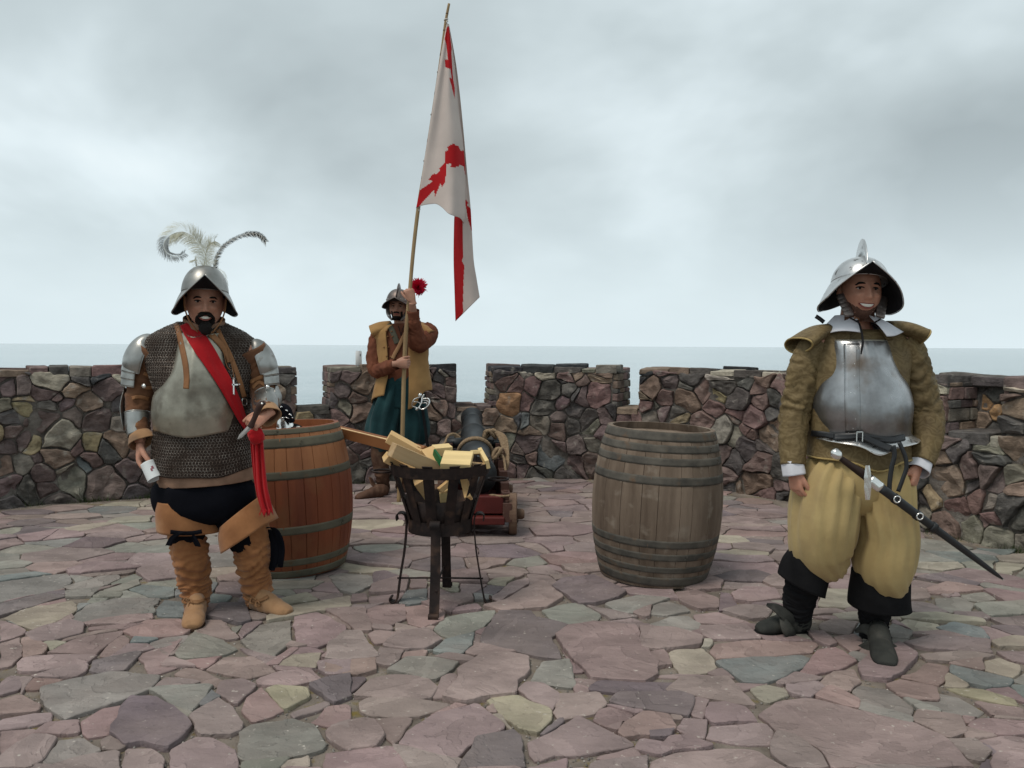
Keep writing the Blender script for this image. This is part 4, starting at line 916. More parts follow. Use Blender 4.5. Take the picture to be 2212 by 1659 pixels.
for m_ in (mWhite, mRedF):                                   # thin cloth lets some light through
    t = m_.node_tree; b = t.nodes['Principled BSDF']; tr = t.nodes.new('ShaderNodeBsdfTranslucent'); mxs = t.nodes.new('ShaderNodeMixShader'); mxs.inputs[0].default_value = .22
    src = b.inputs['Base Color'].links[0].from_socket; t.links.new(src, tr.inputs['Color']); t.links.new(b.outputs[0], mxs.inputs[1]); t.links.new(tr.outputs[0], mxs.inputs[2])
    t.links.new(mxs.outputs[0], t.nodes['Material Output'].inputs['Surface'])
def interp(tab, v):
    ks = [t[0] for t in tab]
    return [np.interp(v, ks, [t[i] for t in tab]) for i in range(1, len(tab[0]))]
ZF = lambda x, y: (864 + .2930 * x, .2930 * y)
R1 = [ZF(*p) for p in ((345, 200), (370, 190), (383, 270), (378, 400), (385, 520), (392, 590), (402, 650), (403, 730), (362, 570), (380, 580), (370, 510), (335, 495), (330, 440), (355, 440), (345, 350), (330, 290))]
R2 = [ZF(*p) for p in ((95, 1530), (150, 1400), (240, 1340), (210, 1320), (250, 1280), (270, 1285), (300, 1250), (290, 1245), (330, 1205), (335, 1120), (360, 1100), (345, 1090), (390, 1058), (430, 1080), (445, 1110), (470, 1110), (490, 1200), (500, 1260), (482, 1300), (470, 1230), (440, 1215), (430, 1230), (370, 1235), (380, 1205), (345, 1210), (335, 1340), (310, 1380), (300, 1350), (260, 1450), (250, 1400), (160, 1500), (120, 1545))]
R3 = [(1003, 428), (1013, 440), (1007, 442), (1017, 450), (1030, 490), (1019, 500), (1010, 470)]
R4 = [(970, 440), (999, 470), (1001, 553), (998, 562), (1003, 575), (1001, 620), (1000, 700), (970, 710)]
def sheet(name, left, right, n, m, Yf, reds, lab=None):
    """left/right: edge curves (x,y); cloth grid between them"""
    Lc = catmull(left, n); Rc = catmull(right, n); v = []; px = []
    for i in range(n):
        for j in range(m):
            u = j / (m - 1); x = Lc[i, 0] * (1 - u) + Rc[i, 0] * u; y = Lc[i, 1] * (1 - u) + Rc[i, 1] * u
            px.append((x, y)); v.append(P(x, y, Yf(u, i / (n - 1), x, y)))
    f = loftfaces(n, m, False); mi = []
    for q in f:
        cx = sum(px[k][0] for k in q) / 4; cy = sum(px[k][1] for k in q) / 4
        mi.append(1 if any(inpoly(cx, cy, r) for r in reds) else 0)
    o = mk(name, v, f, [mWhite, mRedF], fl, mi=mi); solid(o, .002); return o
def fy1(u, v, x, y):
    s = v ** .8
    return FY - .005 - .16 * s * math.sin(math.pi * u) - .055 * s * math.sin(2 * math.pi * (u * 1.6 + v * .35)) - .022 * s * math.sin(13 * u + 5 * v) - .012 * s * noise.noise(Vector((x * .02, y * .012, 1))) * 2 + .10 * s * u
AL = [(965, 50), (955, 105), (944, 170), (932, 250), (918, 340), (908, 405), (899, 450)]
AR = [(969, 52), (977, 120), (983, 190), (991, 245), (1000, 305), (1006, 370), (1007, 430), (1008, 490)]
# the hem is a curve of its own: a fan of columns ending on it
hem = [(899, 449), (912, 444), (930, 441), (943, 441), (956, 449), (968, 461), (982, 467), (993, 471), (1001, 481), (1005, 494)]
def sheetA():
    n, m = 170, 56; Lc = catmull(AL, n); Rc = catmull(AR, n); Hc = catmull(hem, m); v = []; px = []
    for i in range(n):
        t = i / (n - 1)
        for j in range(m):
            u = j / (m - 1); x0 = Lc[0, 0] * (1 - u) + Rc[0, 0] * u; y0 = 50 + u * 2
            x = Lc[i, 0] * (1 - u) + Rc[i, 0] * u; y = Lc[i, 1] * (1 - u) + Rc[i, 1] * u
            xe = Lc[-1, 0] * (1 - u) + Rc[-1, 0] * u; ye = Lc[-1, 1] * (1 - u) + Rc[-1, 1] * u
            x += (Hc[j, 0] - xe) * t ** 3; y += (Hc[j, 1] - ye) * t ** 3
            px.append((x, y)); v.append(P(x, y, fy1(u, t, x, y)))
    f = loftfaces(n, m, False); mi = []
    for q in f:
        cx = sum(px[k][0] for k in q) / 4; cy = sum(px[k][1] for k in q) / 4
        mi.append(1 if (inpoly(cx, cy, R1) or inpoly(cx, cy, R2)) else 0)
    o = mk('front_fold', v, f, [mWhite, mRedF], fl, mi=mi); solid(o, .002)
sheetA()
BL = [(966, 52), (970, 120), (975, 200), (982, 300), (984, 380), (983, 440), (981, 480), (980, 560), (982, 630), (984, 694)]
BR = [(970, 52), (984, 130), (993, 200), (1002, 290), (1009, 370), (1016, 440), (1019, 490), (1023, 560), (1029, 600), (1036, 642)]
sheet('rear_fold', BL, BR, 190, 34, lambda u, v, x, y: FY + .06 + .16 * v + .05 * v * math.sin(6.5 * u + 1) + .02 * math.sin(3 * v + 9 * u) - (.07 * u if y > 470 else 0), [R3, R4])
mTie = mat('white_tie', (.55, .5, .45), .9, bump=0)
for x, y in ((963.5, 46), (948.5, 158), (934.5, 250), (919, 350), (903.5, 452)):
    c = P(x, y, FY - .0); pts = [c + Vector((.014 * math.cos(a), .014 * math.sin(a), .003 * a)) for a in np.linspace(0, 6.3, 10)] + [c + Vector((.006, -.02, -.02))]
    vv, ff = tubemesh(pts, .006, m=6, ref=(0, 0, 1)); mk('tie', vv, ff, mTie, fl)

# ================================================================== BEER CAN on the wall
mCan = mat('white_can_print', (.70, .70, .69), 0.35, metal=.1, var=.05, bump=0); mAlu = mat('bare_aluminium', (.55, .55, .56), .3, metal=.9, bump=0); mPrint = mat('black_print', (.02, .02, .025), .5, bump=0)
c = P(775, 803, 8.28); c.z = TOP + .010
cn = thing('drink_can', 'white and silver drink can standing on the wall beside the middle man', 'can', tuple(c))
vv, ff = revolve([(.027, 0), (.033, .008), (.033, .142), (.028, .154)], 24, c, (True, False)); mk('can_body', vv, ff, mCan, cn)
vv, ff = revolve([(.028, .154), (.029, .157), (.026, .157), (.025, .152), (.001, .152)], 24, c); mk('lid', vv, ff, mAlu, cn)
m_ = MB()
for (a0, a1, z0, z1) in ((-1.0, -.7, .10, .125),):
    v = [];
    for z in (z0, z1):
        for a in np.linspace(a0, a1, 6): v.append((c.x + .0336 * math.cos(a), c.y + .0336 * math.sin(a), c.z + z))
    m_.add(v, loftfaces(2, 6, False))
m_.build('printed_mark', mPrint, cn)
# ================================================================== FIGURE TOOLS
from mathutils.bvhtree import BVHTree
def bvh(*vf):
    V = []; F = []
    for v, f in vf:
        o = len(V); V += [Vector(tuple(q)) for q in v]; F += [[i + o for i in q] for q in f]
    return BVHTree.FromPolygons(V, F)
def hit(t, x, y, off=.006, Yd=None):
    d = ray(x, y).normalized(); r = t.ray_cast(CAM, d)
    if r[0] is None: return P(x, y, Yd) if Yd else None
    return r[0] - d * off
def ribbon(name, L, Rr, mats, parent, n=24, m=5, thick=.002, wave=0, label=None, closed=False):
    """cloth or leather strip between two 3-D edge curves"""
    a = catmull([tuple(p) for p in L], n); b = catmull([tuple(p) for p in Rr], n); v = []
    for i in range(n):
        for j in range(m):
            u = j / (m - 1); p = a[i] * (1 - u) + b[i] * u
            p = p + np.array((0, -1, 0)) * (wave * (math.sin(u * math.pi * 3 + i * .12) + .8 * noise.noise(Vector((u * 5, i * .15, 2)))))
            v.append(p)
    o = mk(name, v, loftfaces(n, m, False), mats, parent, label=label); solid(o, thick, 0); return o
def drape(name, Lp, Rp, mats, parent, T, off=.010, Yd=4.0, n=40, m=9, thick=.003, wave=0, label=None):
    """cloth or leather lying on surface T between two photo-plane edge curves"""
    A_, B_ = catmull(Lp, n), catmull(Rp, n); v = []; last = Yd
    for i in range(n):
        for j in range(m):
            u = j / (m - 1); x, y = A_[i] * (1 - u) + B_[i] * u
            p = hit(T, x, y, off + wave * (math.sin(u * math.pi * 4 + i * .15) + noise.noise(Vector((u * 5, i * .2, 2)))), None)
            v.append(p)
    g = [p.y for p in v if p is not None]; my = sorted(g)[len(g) // 2] if g else Yd
    Y = np.array([my if p is None else p.y for p in v]).reshape(n, m)
    for i in range(n):
        for j in range(m):
            if v[i * m + j] is None:
                k = [Y[a_, b_] for a_ in range(max(0, i - 3), min(n, i + 4)) for b_ in range(m) if v[a_ * m + b_] is not None]; Y[i, j] = np.mean(k) if k else my
    Ys = Y.copy()
    for _ in range(3):
        Z = np.pad(Ys, 1, mode='edge'); Ys = np.minimum(Y, (Z[:-2, 1:-1] + Z[2:, 1:-1] + Z[1:-1, :-2] + Z[1:-1, 2:] + 2 * Z[1:-1, 1:-1]) / 6)
    w_ = []
    for i in range(n):
        for j in range(m):
            u = j / (m - 1); x, y = A_[i] * (1 - u) + B_[i] * u; w_.append(P(x, y, Ys[i, j]))
    o = mk(name, w_, loftfaces(n, m, False), mats, parent, label=label); solid(o, thick, 0); return o
def strap3(name, pts, wid, mats, parent, t=None, thick=.003, off=.008, Yd=4.0):
    """leather strap lying on the surface t along pixel points"""
    L, Rr = [], []
    for i, (x, y) in enumerate(pts):
        a = pts[max(i - 1, 0)]; b = pts[min(i + 1, len(pts) - 1)]; dx, dy = b[0] - a[0], b[1] - a[1]; l = math.hypot(dx, dy) or 1
        nx, ny = -dy / l * wid / 2, dx / l * wid / 2; L.append((x + nx, y + ny)); Rr.append((x - nx, y - ny))
    if t: return drape(name, L, Rr, mats, parent, t, off, Yd, n=max(12, len(pts) * 6), m=4, thick=thick)
    return ribbon(name, [P(*q, Yd) for q in L], [P(*q, Yd) for q in Rr], mats, parent, n=max(10, len(pts) * 5), m=3, thick=thick)
_az = np.linspace(0, 2 * np.pi, 72, endpoint=False); _el = np.linspace(-math.pi / 2 + .02, math.pi / 2 - .02, 60)
def G2(x, z, cx, cz, sx_, sz_): return math.exp(-((x - cx) / sx_) ** 2 - ((z - cz) / sz_) ** 2)
def headpt(az, el, smile=0, fat=0):
    dx, dy, dz = math.sin(az) * math.cos(el), -math.cos(az) * math.cos(el), math.sin(el)
    x, y, z = dx * .077, dy * .097, dz * (.118 if dz > 0 else .122)
    if z < 0:
        t = -z / .122; x *= 1 - (.26 - fat * .12) * t ** 1.8 + .10 * math.sin(math.pi * min(t, 1)) * .6; y *= (1 - .38 * t) if dy > 0 else (1 + .03 * t)
    if dy < 0:
        w = min(1, max(0, -dy * 1.6)); w = w * w * (3 - 2 * w); ax = abs(x); f = 0
        y *= .94
        zz = (z + .046) / .046
        if -.052 < z < .012:                              # nose: rises from the bridge to the tip
            k = min(1, max(0, (.012 - z) / .05)); k = k ** 1.1
            if z < -.040: k *= max(0, 1 - ((-.040 - z) / .012) ** 2)
            f += (.006 + .019 * k) * math.exp(-(x / (.0095 + .0035 * k)) ** 2)
        f += .008 * (G2(x, z, .013, -.040, .006, .007) + G2(x, z, -.013, -.040, .006, .007))
        f -= .0125 * (G2(ax, z, .031, -.001, .016, .011))
        f += .0065 * G2(ax, z, .030, .019, .026, .008)
        f += (.006 + .006 * smile) * G2(ax, z, .042, -.030, .018, .016)
        f -= .0055 * smile * G2(ax, z, .034 , -.056, .005, .016) + .003 * smile * G2(ax, z, .025, -.040, .005, .008)
        f -= .0035 * G2(ax, z, .031, -.014, .014, .004)
        f -= .002 * (G2(x, z, 0, .045, .035, .003) + G2(x, z, 0, .058, .03, .003))
        f += .006 * G2(x, z, 0, -.066, .026, .016)
        f -= (.004) * G2(x, z, 0, -.084, .022, .006)
        f += .009 * G2(x, z, 0, -.104, .022, .014)
        y -= f * w
    return Vector((x, y, z))
def headmesh(smile=0, fat=0):
    v = [headpt(a, e_, smile, fat) for e_ in _el for a in _az]
    return v, loftfaces(len(_el), len(_az), True, True, True)
class Head:
    def __init__(s, c, yaw, pitch=0, roll=0, scale=1.0, smile=0, fat=0):
        s.M = Matrix.Translation(c) @ Matrix.Rotation(R(yaw), 4, 'Z') @ Matrix.Rotation(R(pitch), 4, 'X') @ Matrix.Rotation(R(roll), 4, 'Y') @ Matrix.Scale(scale, 4)
        s.v, s.f = headmesh(smile, fat); A = np.array([tuple(p) for p in s.v]); s.fr = A[A[:, 1] < 0]; s.sm = smile
    def fy(s, x, z):
        d = (s.fr[:, 0] - x) ** 2 + (s.fr[:, 2] - z) ** 2; i = np.argsort(d)[:4]; w_ = 1 / (d[i] + 1e-7); return float((s.fr[i, 1] * w_).sum() / w_.sum())
    def at(s, x, z, off=0): return s.M @ Vector((x, s.fy(x, z) - off, z))
    def W(s, x, y, z): return s.M @ Vector((x, y, z))
    def world(s): return [s.M @ p for p in s.v], s.f
    def ear(s, sg):
        v, f = tubemesh([(0, 0, .03), (0, .004, .02), (0, .008, 0), (0, .004, -.02), (0, 0, -.03)], [(.003, .004), (.007, .014), (.008, .017), (.007, .011), (.003, .004)], m=10, ref=(0, 1, 0))
        return [s.M @ (Vector(tuple(p)) + Vector((sg * .079, .012, -.012))) for p in v], f
def patch(name, hd, x0, x1, z0, z1, thick, mats, parent, fn=None, n=22, m=22, label=None, rough=.0):
    """raised patch that follows the face: fn(x,z) -> 0..1 mask"""
    v = []; keep = []
    for i in range(n):
        for j in range(m):
            x = x0 + (x1 - x0) * j / (m - 1); z = z0 + (z1 - z0) * i / (n - 1); k = fn(x, z) if fn else 1
            k = max(0, min(1, k)); v.append(hd.at(x, z, -0.005 + k * (thick + .005) + (rough * noise.noise(Vector((x * 260, z * 120, 3))) if k > .05 else 0))); keep.append(k > 0.02)
    f = [q for q in loftfaces(n, m, False) if any(keep[i] for i in q)]
    return mk(name, v, f, mats, parent, label=label)
mEyeW = mat('eye_white', (.45, .42, .39), .35, bump=0, var=.02); mIris = mat('dark_iris', (.018, .012, .01), .25, bump=0); mTeeth = mat('teeth', (.72, .68, .60), .35, bump=0, var=.03)
mLip = mat('lip', (.30, .095, .075), .5, bump=0, var=.1); mHair = mat('black_hair', (.012, .010, .009), .75, bump=.6, bscale=400, bdist=.003); mStub = mat('stubble', (.115, .060, .043), .8, bump=.4, bscale=700, var=.35, scale=200, bdist=.002)
mMouth = mat('mouth_shadow', (.03, .008, .008), .8, bump=0)
def features(hd, root, smile=1.0, eye_open=1.0, brow=1.0):
    for s in (-1, 1):
        e_ = root
        cx = s * .0315; fy0 = hd.fy(cx, 0)
        v, f = revolve([(.0005, -.0108)] + [(.0108 * math.cos(a), .0108 * math.sin(a)) for a in np.linspace(-1.3, 1.3, 9)] + [(.0005, .0108)], 14, (0, 0, 0), (True, True))
        o = mk('eye', [hd.M @ (q + Vector((cx, fy0 + .0078, -.0005))) for q in v], f, mEyeW, root)
        v, f = revolve([(.0005, -.0012), (.0056, -.0010), (.0056, .0006), (.0005, .0012)], 14, (0, 0, 0), (True, True), Matrix.Rotation(R(90), 3, 'X'))
        mk('iris', [hd.M @ (q + Vector((cx + .0005, fy0 - .0034, -.0005))) for q in v], f, mIris, o)
        pts = [hd.W(cx + t * .0155, hd.fy(cx + t * .0155, .004) - .0035 + .005 * t * t, .0050 * (1 - t * t) * eye_open - .0008) for t in np.linspace(-1, 1, 7)]
        v, f = tubemesh(pts, [.001, .0026, .003, .003, .003, .0026, .001], m=6, ref=(0, 0, 1)); mk('eyelash', v, f, mHair, root)
        pts = [hd.W(cx + t * .0175 + s * .002, hd.fy(cx + t * .0175, .016) - .0015, .0148 + .0035 * (1 - (t * s + .1) ** 2) - .003 * (t * s > .6) * brow) for t in np.linspace(-1, 1, 7)]
        v, f = tubemesh(pts, [(.0012, .0014), (.003, .0040), (.003, .0050), (.003, .0050), (.003, .0044), (.0025, .0034), (.001, .001)], m=8, ref=(0, 0, 1)); mk('eyebrow', v, f, mHair, root)
    W_ = .034 if smile else .021; up = .011 * smile
    def mouth(t, dz, off): x = t * W_; return hd.W(x, hd.fy(x, -.068) - off, -.070 + up * t * t + dz)
    if smile:
        v, f = tubemesh([mouth(t, -.0030 * (1 - t * t), .0012) for t in np.linspace(-.93, .93, 9)], [(.001, .001)] + [(.003, .0085 * (1 - (t * .93) ** 2) + .001) for t in np.linspace(-.75, .75, 7)] + [(.001, .001)], m=8, ref=(0, 1, 0) if False else (0, 0, 1)); mk('mouth_gap', v, f, mMouth, root)
        v, f = tubemesh([mouth(t, -.0012 * (1 - t * t), .0030) for t in np.linspace(-.80, .80, 9)], [(.001, .001)] + [(.0022, .0066 * (1 - (t * .8) ** 2) + .0012) for t in np.linspace(-.75, .75, 7)] + [(.001, .001)], m=8, ref=(0, 0, 1)); mk('teeth', v, f, mTeeth, root)
    for s, dz, r in ((1, (.0068 if smile else .0025), .0024), (-1, (-.0125 if smile else -.0045), .0036)):
        v, f = tubemesh([mouth(t, dz * (1 - t * t), .0020 + .002 * (1 - t * t)) for t in np.linspace(-1, 1, 9)], [.0008] + [r] * 7 + [.0008], m=8, ref=(0, 0, 1)); mk('lip', v, f, mLip, root)
def hand(mb, wrist, fwd, palm, td, curls=((40, 45, 30),) * 4, th=(.6, .6, .25, .9, .2, .45), S=1.0, spread=0.0, wr=(.027, .021)):
    f = Vector(fwd).normalized(); p = Vector(palm); p = (p - f * p.dot(f)).normalized(); t = Vector(td); t = (t - f * t.dot(f) - p * t.dot(p)).normalized(); w_ = Vector(wrist)
    v, q = tubemesh([w_ - f * .03 * S, w_, w_ + f * .03 * S, w_ + f * .065 * S, w_ + f * .090 * S, w_ + f * .100 * S], [(wr[0], wr[1]), (wr[0], wr[1]), (.034 * S, .019 * S), (.041 * S, .0165 * S), (.041 * S, .0135 * S), (.036 * S, .009 * S)], m=18, ref=tuple(p)); mb.add(v, q)
    for i, (x, L, r) in enumerate(((.031, .074, .0092), (.0105, .083, .0094), (-.0105, .077, .0090), (-.030, .060, .0080))):
        b = w_ + f * (.088 - (.004 if i in (0, 3) else 0)) * S + t * x * S; a = 0; pts = [b - f * .012 * S, b]; d0 = (f + t * spread * (1.5 - i) * .12).normalized()
        for sg, c in zip((.46, .30, .24), curls[i]):
            a += R(c); d = d0 * math.cos(a) + p * math.sin(a); b = b + d * L * S * sg; pts.append(b)
        rr = r * S; v, q = tubemesh(pts, [rr * 1.02, rr * 1.06, rr, rr * .93, rr * .72], m=10, n=17, ref=tuple(t)); mb.add(v, q)
    b = w_ + f * .018 * S + t * .022 * S + p * .004; d1 = (f * th[0] + t * th[1] + p * th[2]).normalized(); d2 = (f * th[3] + t * th[4] + p * th[5]).normalized()
    p1 = b + d1 * .046 * S; p2 = p1 + (d1 * .35 + d2 * .65).normalized() * .034 * S; p3 = p2 + d2 * .028 * S
    v, q = tubemesh([b - d1 * .01, b, p1, p2, p3], [.014 * S, .016 * S, .0125 * S, .011 * S, .0085 * S], m=12, n=17, ref=tuple(f)); mb.add(v, q)
def finish_body(mb, m_, root, name='body', vox=.0042):
    o = mb.build(name, m_, root); rm = o.modifiers.new('skin', 'REMESH'); rm.mode = 'VOXEL'; rm.voxel_size = vox; rm.use_smooth_shade = True
    sm = o.modifiers.new('smooth', 'SMOOTH'); sm.factor = .5; sm.iterations = 2
    return o
def limb(mb, pts, rad, m=14): v, f = tubemesh(pts, rad, m=m); mb.add(v, f)
def foot(name, heel, toe, m_, sole, root, W_=.047, H=.068, heelh=.025, pointy=.6, ankle=None, label=None):
    h = Vector((heel.x, heel.y, 0)); t = Vector((toe.x, toe.y, 0)); d = (t - h); L = d.length; d.normalize(); up = Vector((0, 0, 1))
    pts = [h - d * .012 + up * .055, h + d * .02 + up * .060, h + d * L * .25 + up * .066, h + d * L * .5 + up * .052, h + d * L * .72 + up * .038, h + d * L * .9 + up * .030, h + d * L * 1.0 + up * .026]
    rad = [(.020, .034), (.043, .056), (.050, .066), (.051, .052), (W_, .040), (W_ * .92, .030), (W_ * .33 * pointy, .013)]
    v, f = tubemesh(pts, rad, m=20, n=31, ref=(0, 0, 1), disp=lambda u, th, p: .0028 * math.sin(52 * u + 2 * math.sin(th)) * (1 if .2 < u < .62 else .1) + .0045 * noise.noise(Vector(tuple(p)) * 28))
    v = [Vector((q[0], q[1], max(q[2], .012))) for q in v]; o = mk(name, v, f, m_, root, label=label); subd(o)
    # sole and heel block
    n_ = 22; out = []; s = Vector((d.y, -d.x, 0))
    wd = catmull([(0, .014), (.08, .033), (.3, .034), (.5, .040), (.72, W_ + .003), (.9, W_ * .85), (1.0, W_ * .3)], n_)
    top = [h + d * (q[0] * (L + .024) - .014) + s * q[1] for q in wd]; bot = [h + d * (q[0] * (L + .024) - .014) - s * q[1] for q in wd][::-1]; ring_ = top + bot; k = len(ring_)
    v = [q + up * .016 for q in ring_] + [q + up * .004 for q in ring_]
    mk('sole', v, [list(range(k))[::-1], [k + i for i in range(k)]] + [[i, (i + 1) % k, k + (i + 1) % k, k + i] for i in range(k)], sole, o, smooth=False)
    v = []
    for z, g in ((.016, 1), (0.0, .9)):
        for a in np.linspace(0, 6.283, 14, endpoint=False): v.append(h + d * (.022 + .036 * g * math.cos(a)) + s * (.033 * g * math.sin(a)) + up * z)
    mk('heel', v, loftfaces(2, 14, True, True, True), sole, o, smooth=False)
    return o
def bvh_obj(*obs):
    return bvh(*[([v_.co + wloc(o_) for v_ in o_.data.vertices], [list(p_.vertices) for p_ in o_.data.polygons]) for o_ in obs])
def bunch(amp, k, seed=0.0, pw=1.0, ph=2.2, lo=0.0, hi=1.0):
    ph = ph * 2.1
    """slouching folds running round a boot or sleeve"""
    def f(u, th, p):
        w_ = min(1, max(0, (u - lo) / .12)) * min(1, max(0, (hi - u) / .08 + .2)); c = noise.noise(Vector((math.cos(th) * 1.1, math.sin(th) * 1.1, u * 4 + seed)))
        x = math.sin(2 * math.pi * k * u + ph * c * 2 + seed) * .75 + .45 * math.sin(2 * math.pi * k * 1.7 * u - ph * c * 3 + th + seed); x = math.copysign(abs(x) ** pw, x)
        return amp * w_ * (x * (.55 + .75 * abs(noise.noise(Vector((math.cos(th) * 1.5, math.sin(th) * 1.5, u * 7 + seed + 9)))))) + amp * .5 * c
    return f
def gathers(amp, k, seed=0.0, fade=.5, base=.25):
    """soft folds running lengthwise"""
    def f(u, th, p):
        c = noise.noise(Vector((math.cos(th) * .8, math.sin(th) * .8, u * 1.6 + seed)))
        w_ = base + (1 - base) * max(0, 1 - u / fade)
        return amp * w_ * math.sin(k * th + 3.2 * c + seed) + amp * .9 * noise.noise(Vector((math.cos(th) * 2, math.sin(th) * 2, u * 3 + seed)))
    return f
def tubeobj(name, pts, rad, m_, root, m=24, n=None, disp=None, open_=False, t=.003, ref=(0, 1, 0), th=None, label=None, sub=0, ex=2.0):
    V = tube(pts, rad, m=m, n=n, ref=ref, disp=disp, th=th, ex=ex); N_, M_ = V.shape[:2]
    closed = th is None
    o = mk(name, V.reshape(-1, 3), loftfaces(N_, M_, closed, not open_, not open_) if closed else loftfaces(N_, M_, False), m_, root, label=label)
    if open_ or not closed: solid(o, t, 0)
    if sub: subd(o, sub)
    return o, V
def shell(name, rw, m_, root, th0, th1, m=40, n=None, disp=None, ex=2.0, t=.004, label=None, off=0.0, mo=0, sub=0):
    """partial body loft between two angles (0 right, 90 front, 180 left)"""
    A = []
    for r in rw:
        x, y, Y, hw, hd = r[:5]; tl = r[5] if len(r) > 5 else 0; p = P(x, y, Y); A.append((p.x, p.y, p.z, hw * K(Y) + off, hd + off, tl * K(Y)))
    n = n or (len(A) - 1) * 4 + 1; C = catmull(A, n); th = np.linspace(R(th0), R(th1), m); v = []
    for i in range(n):
        x, y, z, hw, hd, tl = C[i]
        for a in th:
            cs, sn = math.cos(a), math.sin(a)
            if ex != 2: cs = math.copysign(abs(cs) ** (2 / ex), cs); sn = math.copysign(abs(sn) ** (2 / ex), sn)
            dx, dy = cs * hw, -sn * hd; dz = 0; q = 0
            if disp:
                q = disp(i / (n - 1), a, (x + dx, y + dy, z))
                if isinstance(q, tuple): q, dz = q
            L = math.hypot(dx, dy) or 1; v.append((x + dx + dx / L * q, y + dy + dy / L * q, z - tl * math.cos(a) + dz))
    f = [q[::-1] for q in loftfaces(n, m, False)]
    o = mk(name, v, f, m_, root, label=label)
    md = solid(o, t, -1).modifiers['solid']; md.material_offset = mo; md.material_offset_rim = 0
    if sub: subd(o, sub)
    return o, np.array(v).reshape(n, m, 3), f
def edge_roll(pts, r, m_, root, name='rolled_edge'):
    v, f = tubemesh([tuple(p) for p in pts], r, m=6, n=len(pts), ref=(.1, .2, .97)); return mk(name, v, f, m_, root)
# ---------------------------------------------------------------- helmets
def helmet(root, hd, m_, dark, dome=(.113, .130, .160), z0=.040, brim=dict(f=.24, s=.165, b=.23, zf=.105, zs=-.055, zb=.05), crest=0.0, point=.0, rivets=False, tilt=0):
    n = 22; m = 48; v = []
    for i in range(n):
        t = i / (n - 1); a = t * math.pi / 2; rr = math.cos(a) ** .82; zz = z0 + dome[2] * (math.sin(a) ** 1.05) + point * t ** 3
        for j in range(m):
            p_ = 2 * math.pi * j / m; v.append(hd.W(dome[0] * rr * math.sin(p_), -dome[1] * rr * math.cos(p_) + .004, zz))
    o = mk('helmet', v, loftfaces(n, m, True, False, True), [m_, dark], root); md = solid(o, .0025, 0); 
    nb = 8; v = []
    def edge(p_):
        c = math.cos(p_); k = abs(c) ** 1.35
        rf = brim['f'] if c > 0 else brim['b']; zf = brim['zf'] if c > 0 else brim['zb']
        # leaf shaped plan with pointed front and rear
        sn = abs(math.sin(p_)); ry = rf * (1 - sn ** 3.0) ** .62 * (1 if c > 0 else -1)
        if sn > .995: ry = 0
        rx = brim['s'] * sn ** 1.0
        z = brim['zs'] + (zf - brim['zs']) * (1 - sn) ** 1.05 - .008 * math.exp(-((sn - .9) / .12) ** 2)
        return rx * (1 if math.sin(p_) > 0 else -1), -ry, z
    ps = np.linspace(0, 2 * math.pi, 73)[:-1]
    for i in range(nb):
        t = i / (nb - 1)
        for p_ in ps:
            ex_, ey, ez = edge(p_); ix, iy = dome[0] * .985 * math.sin(p_), -dome[1] * .985 * math.cos(p_) + .004
            iz = z0 + .004; x = ix + (ex_ - ix) * t; y = iy + (ey - iy) * t; z = iz + (ez - iz) * t ** 1.25; v.append(hd.W(x, y, z))
    f = loftfaces(nb, 72, True, False, False); b = mk('brim', v, [q[::-1] for q in f], [m_, dark], o)
    md = solid(b, .003, -1).modifiers['solid']; md.material_offset = 1  # underside of the brim coloured black, upper side steel
    pts = [hd.W(*edge(p_)) for p_ in np.linspace(0, 2 * math.pi, 73)]; edge_roll(pts, .0035, m_, o, 'brim_roll')
    if crest:
        v = []; k = 26
        for i in range(k):
            a = -1.25 + 2.5 * i / (k - 1); ca, sa = math.cos(a), math.sin(a)
            by = dome[1] * .98 * sa; bz = z0 + dome[2] * (max(ca, 0) ** .9) - .004
            h = crest * (math.cos(a / 1.25 * math.pi / 2) ** .75)
            ty = by * 1.10; tz = bz + h
            for sx_, yy, zz in ((-.007, by, bz), (-.0015, ty, tz), (.0015, ty, tz), (.007, by, bz)): v.append(hd.W(sx_, yy, zz))
        mk('comb', v, loftfaces(k, 4, True), m_, o)
    if rivets:
        for p_ in np.linspace(0, 6.28, 18)[:-1]:
            c = hd.W(dome[0] * 1.02 * math.sin(p_), -dome[1] * 1.02 * math.cos(p_) + .004, z0 + .02); vv, ff = revolve([(.001, -.003), (.005, 0), (.001, .004)], 8, c); mk('rivet', vv, ff, rivets, o)
    return o
# ---------------------------------------------------------------- shared materials
mSkin = mat('tanned_skin', (.54, .285, .200), .5, var=.12, scale=14, bump=.12, bscale=160, col2=(.45, .22, .15), bdist=.002)
mSkin2 = mat('olive_skin', (.43, .235, .165), .5, var=.12, scale=14, bump=.12, bscale=160, col2=(.35, .18, .125), bdist=.002)
for m_ in (mSkin, mSkin2):
    b = m_.node_tree.nodes['Principled BSDF']; b.inputs['Subsurface Weight'].default_value = .12; b.inputs['Subsurface Radius'].default_value = (.012, .005, .003)
mSteel = mat('dull_steel', (.42, .42, .40), .36, metal=.88, scale=5, col2=(.24, .235, .22), bump=.18, bscale=30, spots=(20, (.16, .13, .10), .62, .78), rvar=.1)
mSteelO = mat('stained_old_steel', (.46, .43, .35), .40, metal=.78, scale=3.5, col2=(.17, .155, .125), bump=.2, bscale=35, spots=(9, (.15, .125, .095), .56, .74), rvar=.1)
mSteelB = mat('polished_blue_steel', (.41, .415, .42), .34, metal=.9, scale=4, col2=(.17, .168, .17), bump=.15, bscale=28, spots=(7, (.17, .135, .11), .52, .74), rvar=.12)
mSteelR = mat('pitted_brown_steel', (.24, .205, .19), .42, metal=.8, scale=9, col2=(.13, .105, .095), bump=.25, bscale=40, spots=(24, (.42, .40, .38), .62, .72))
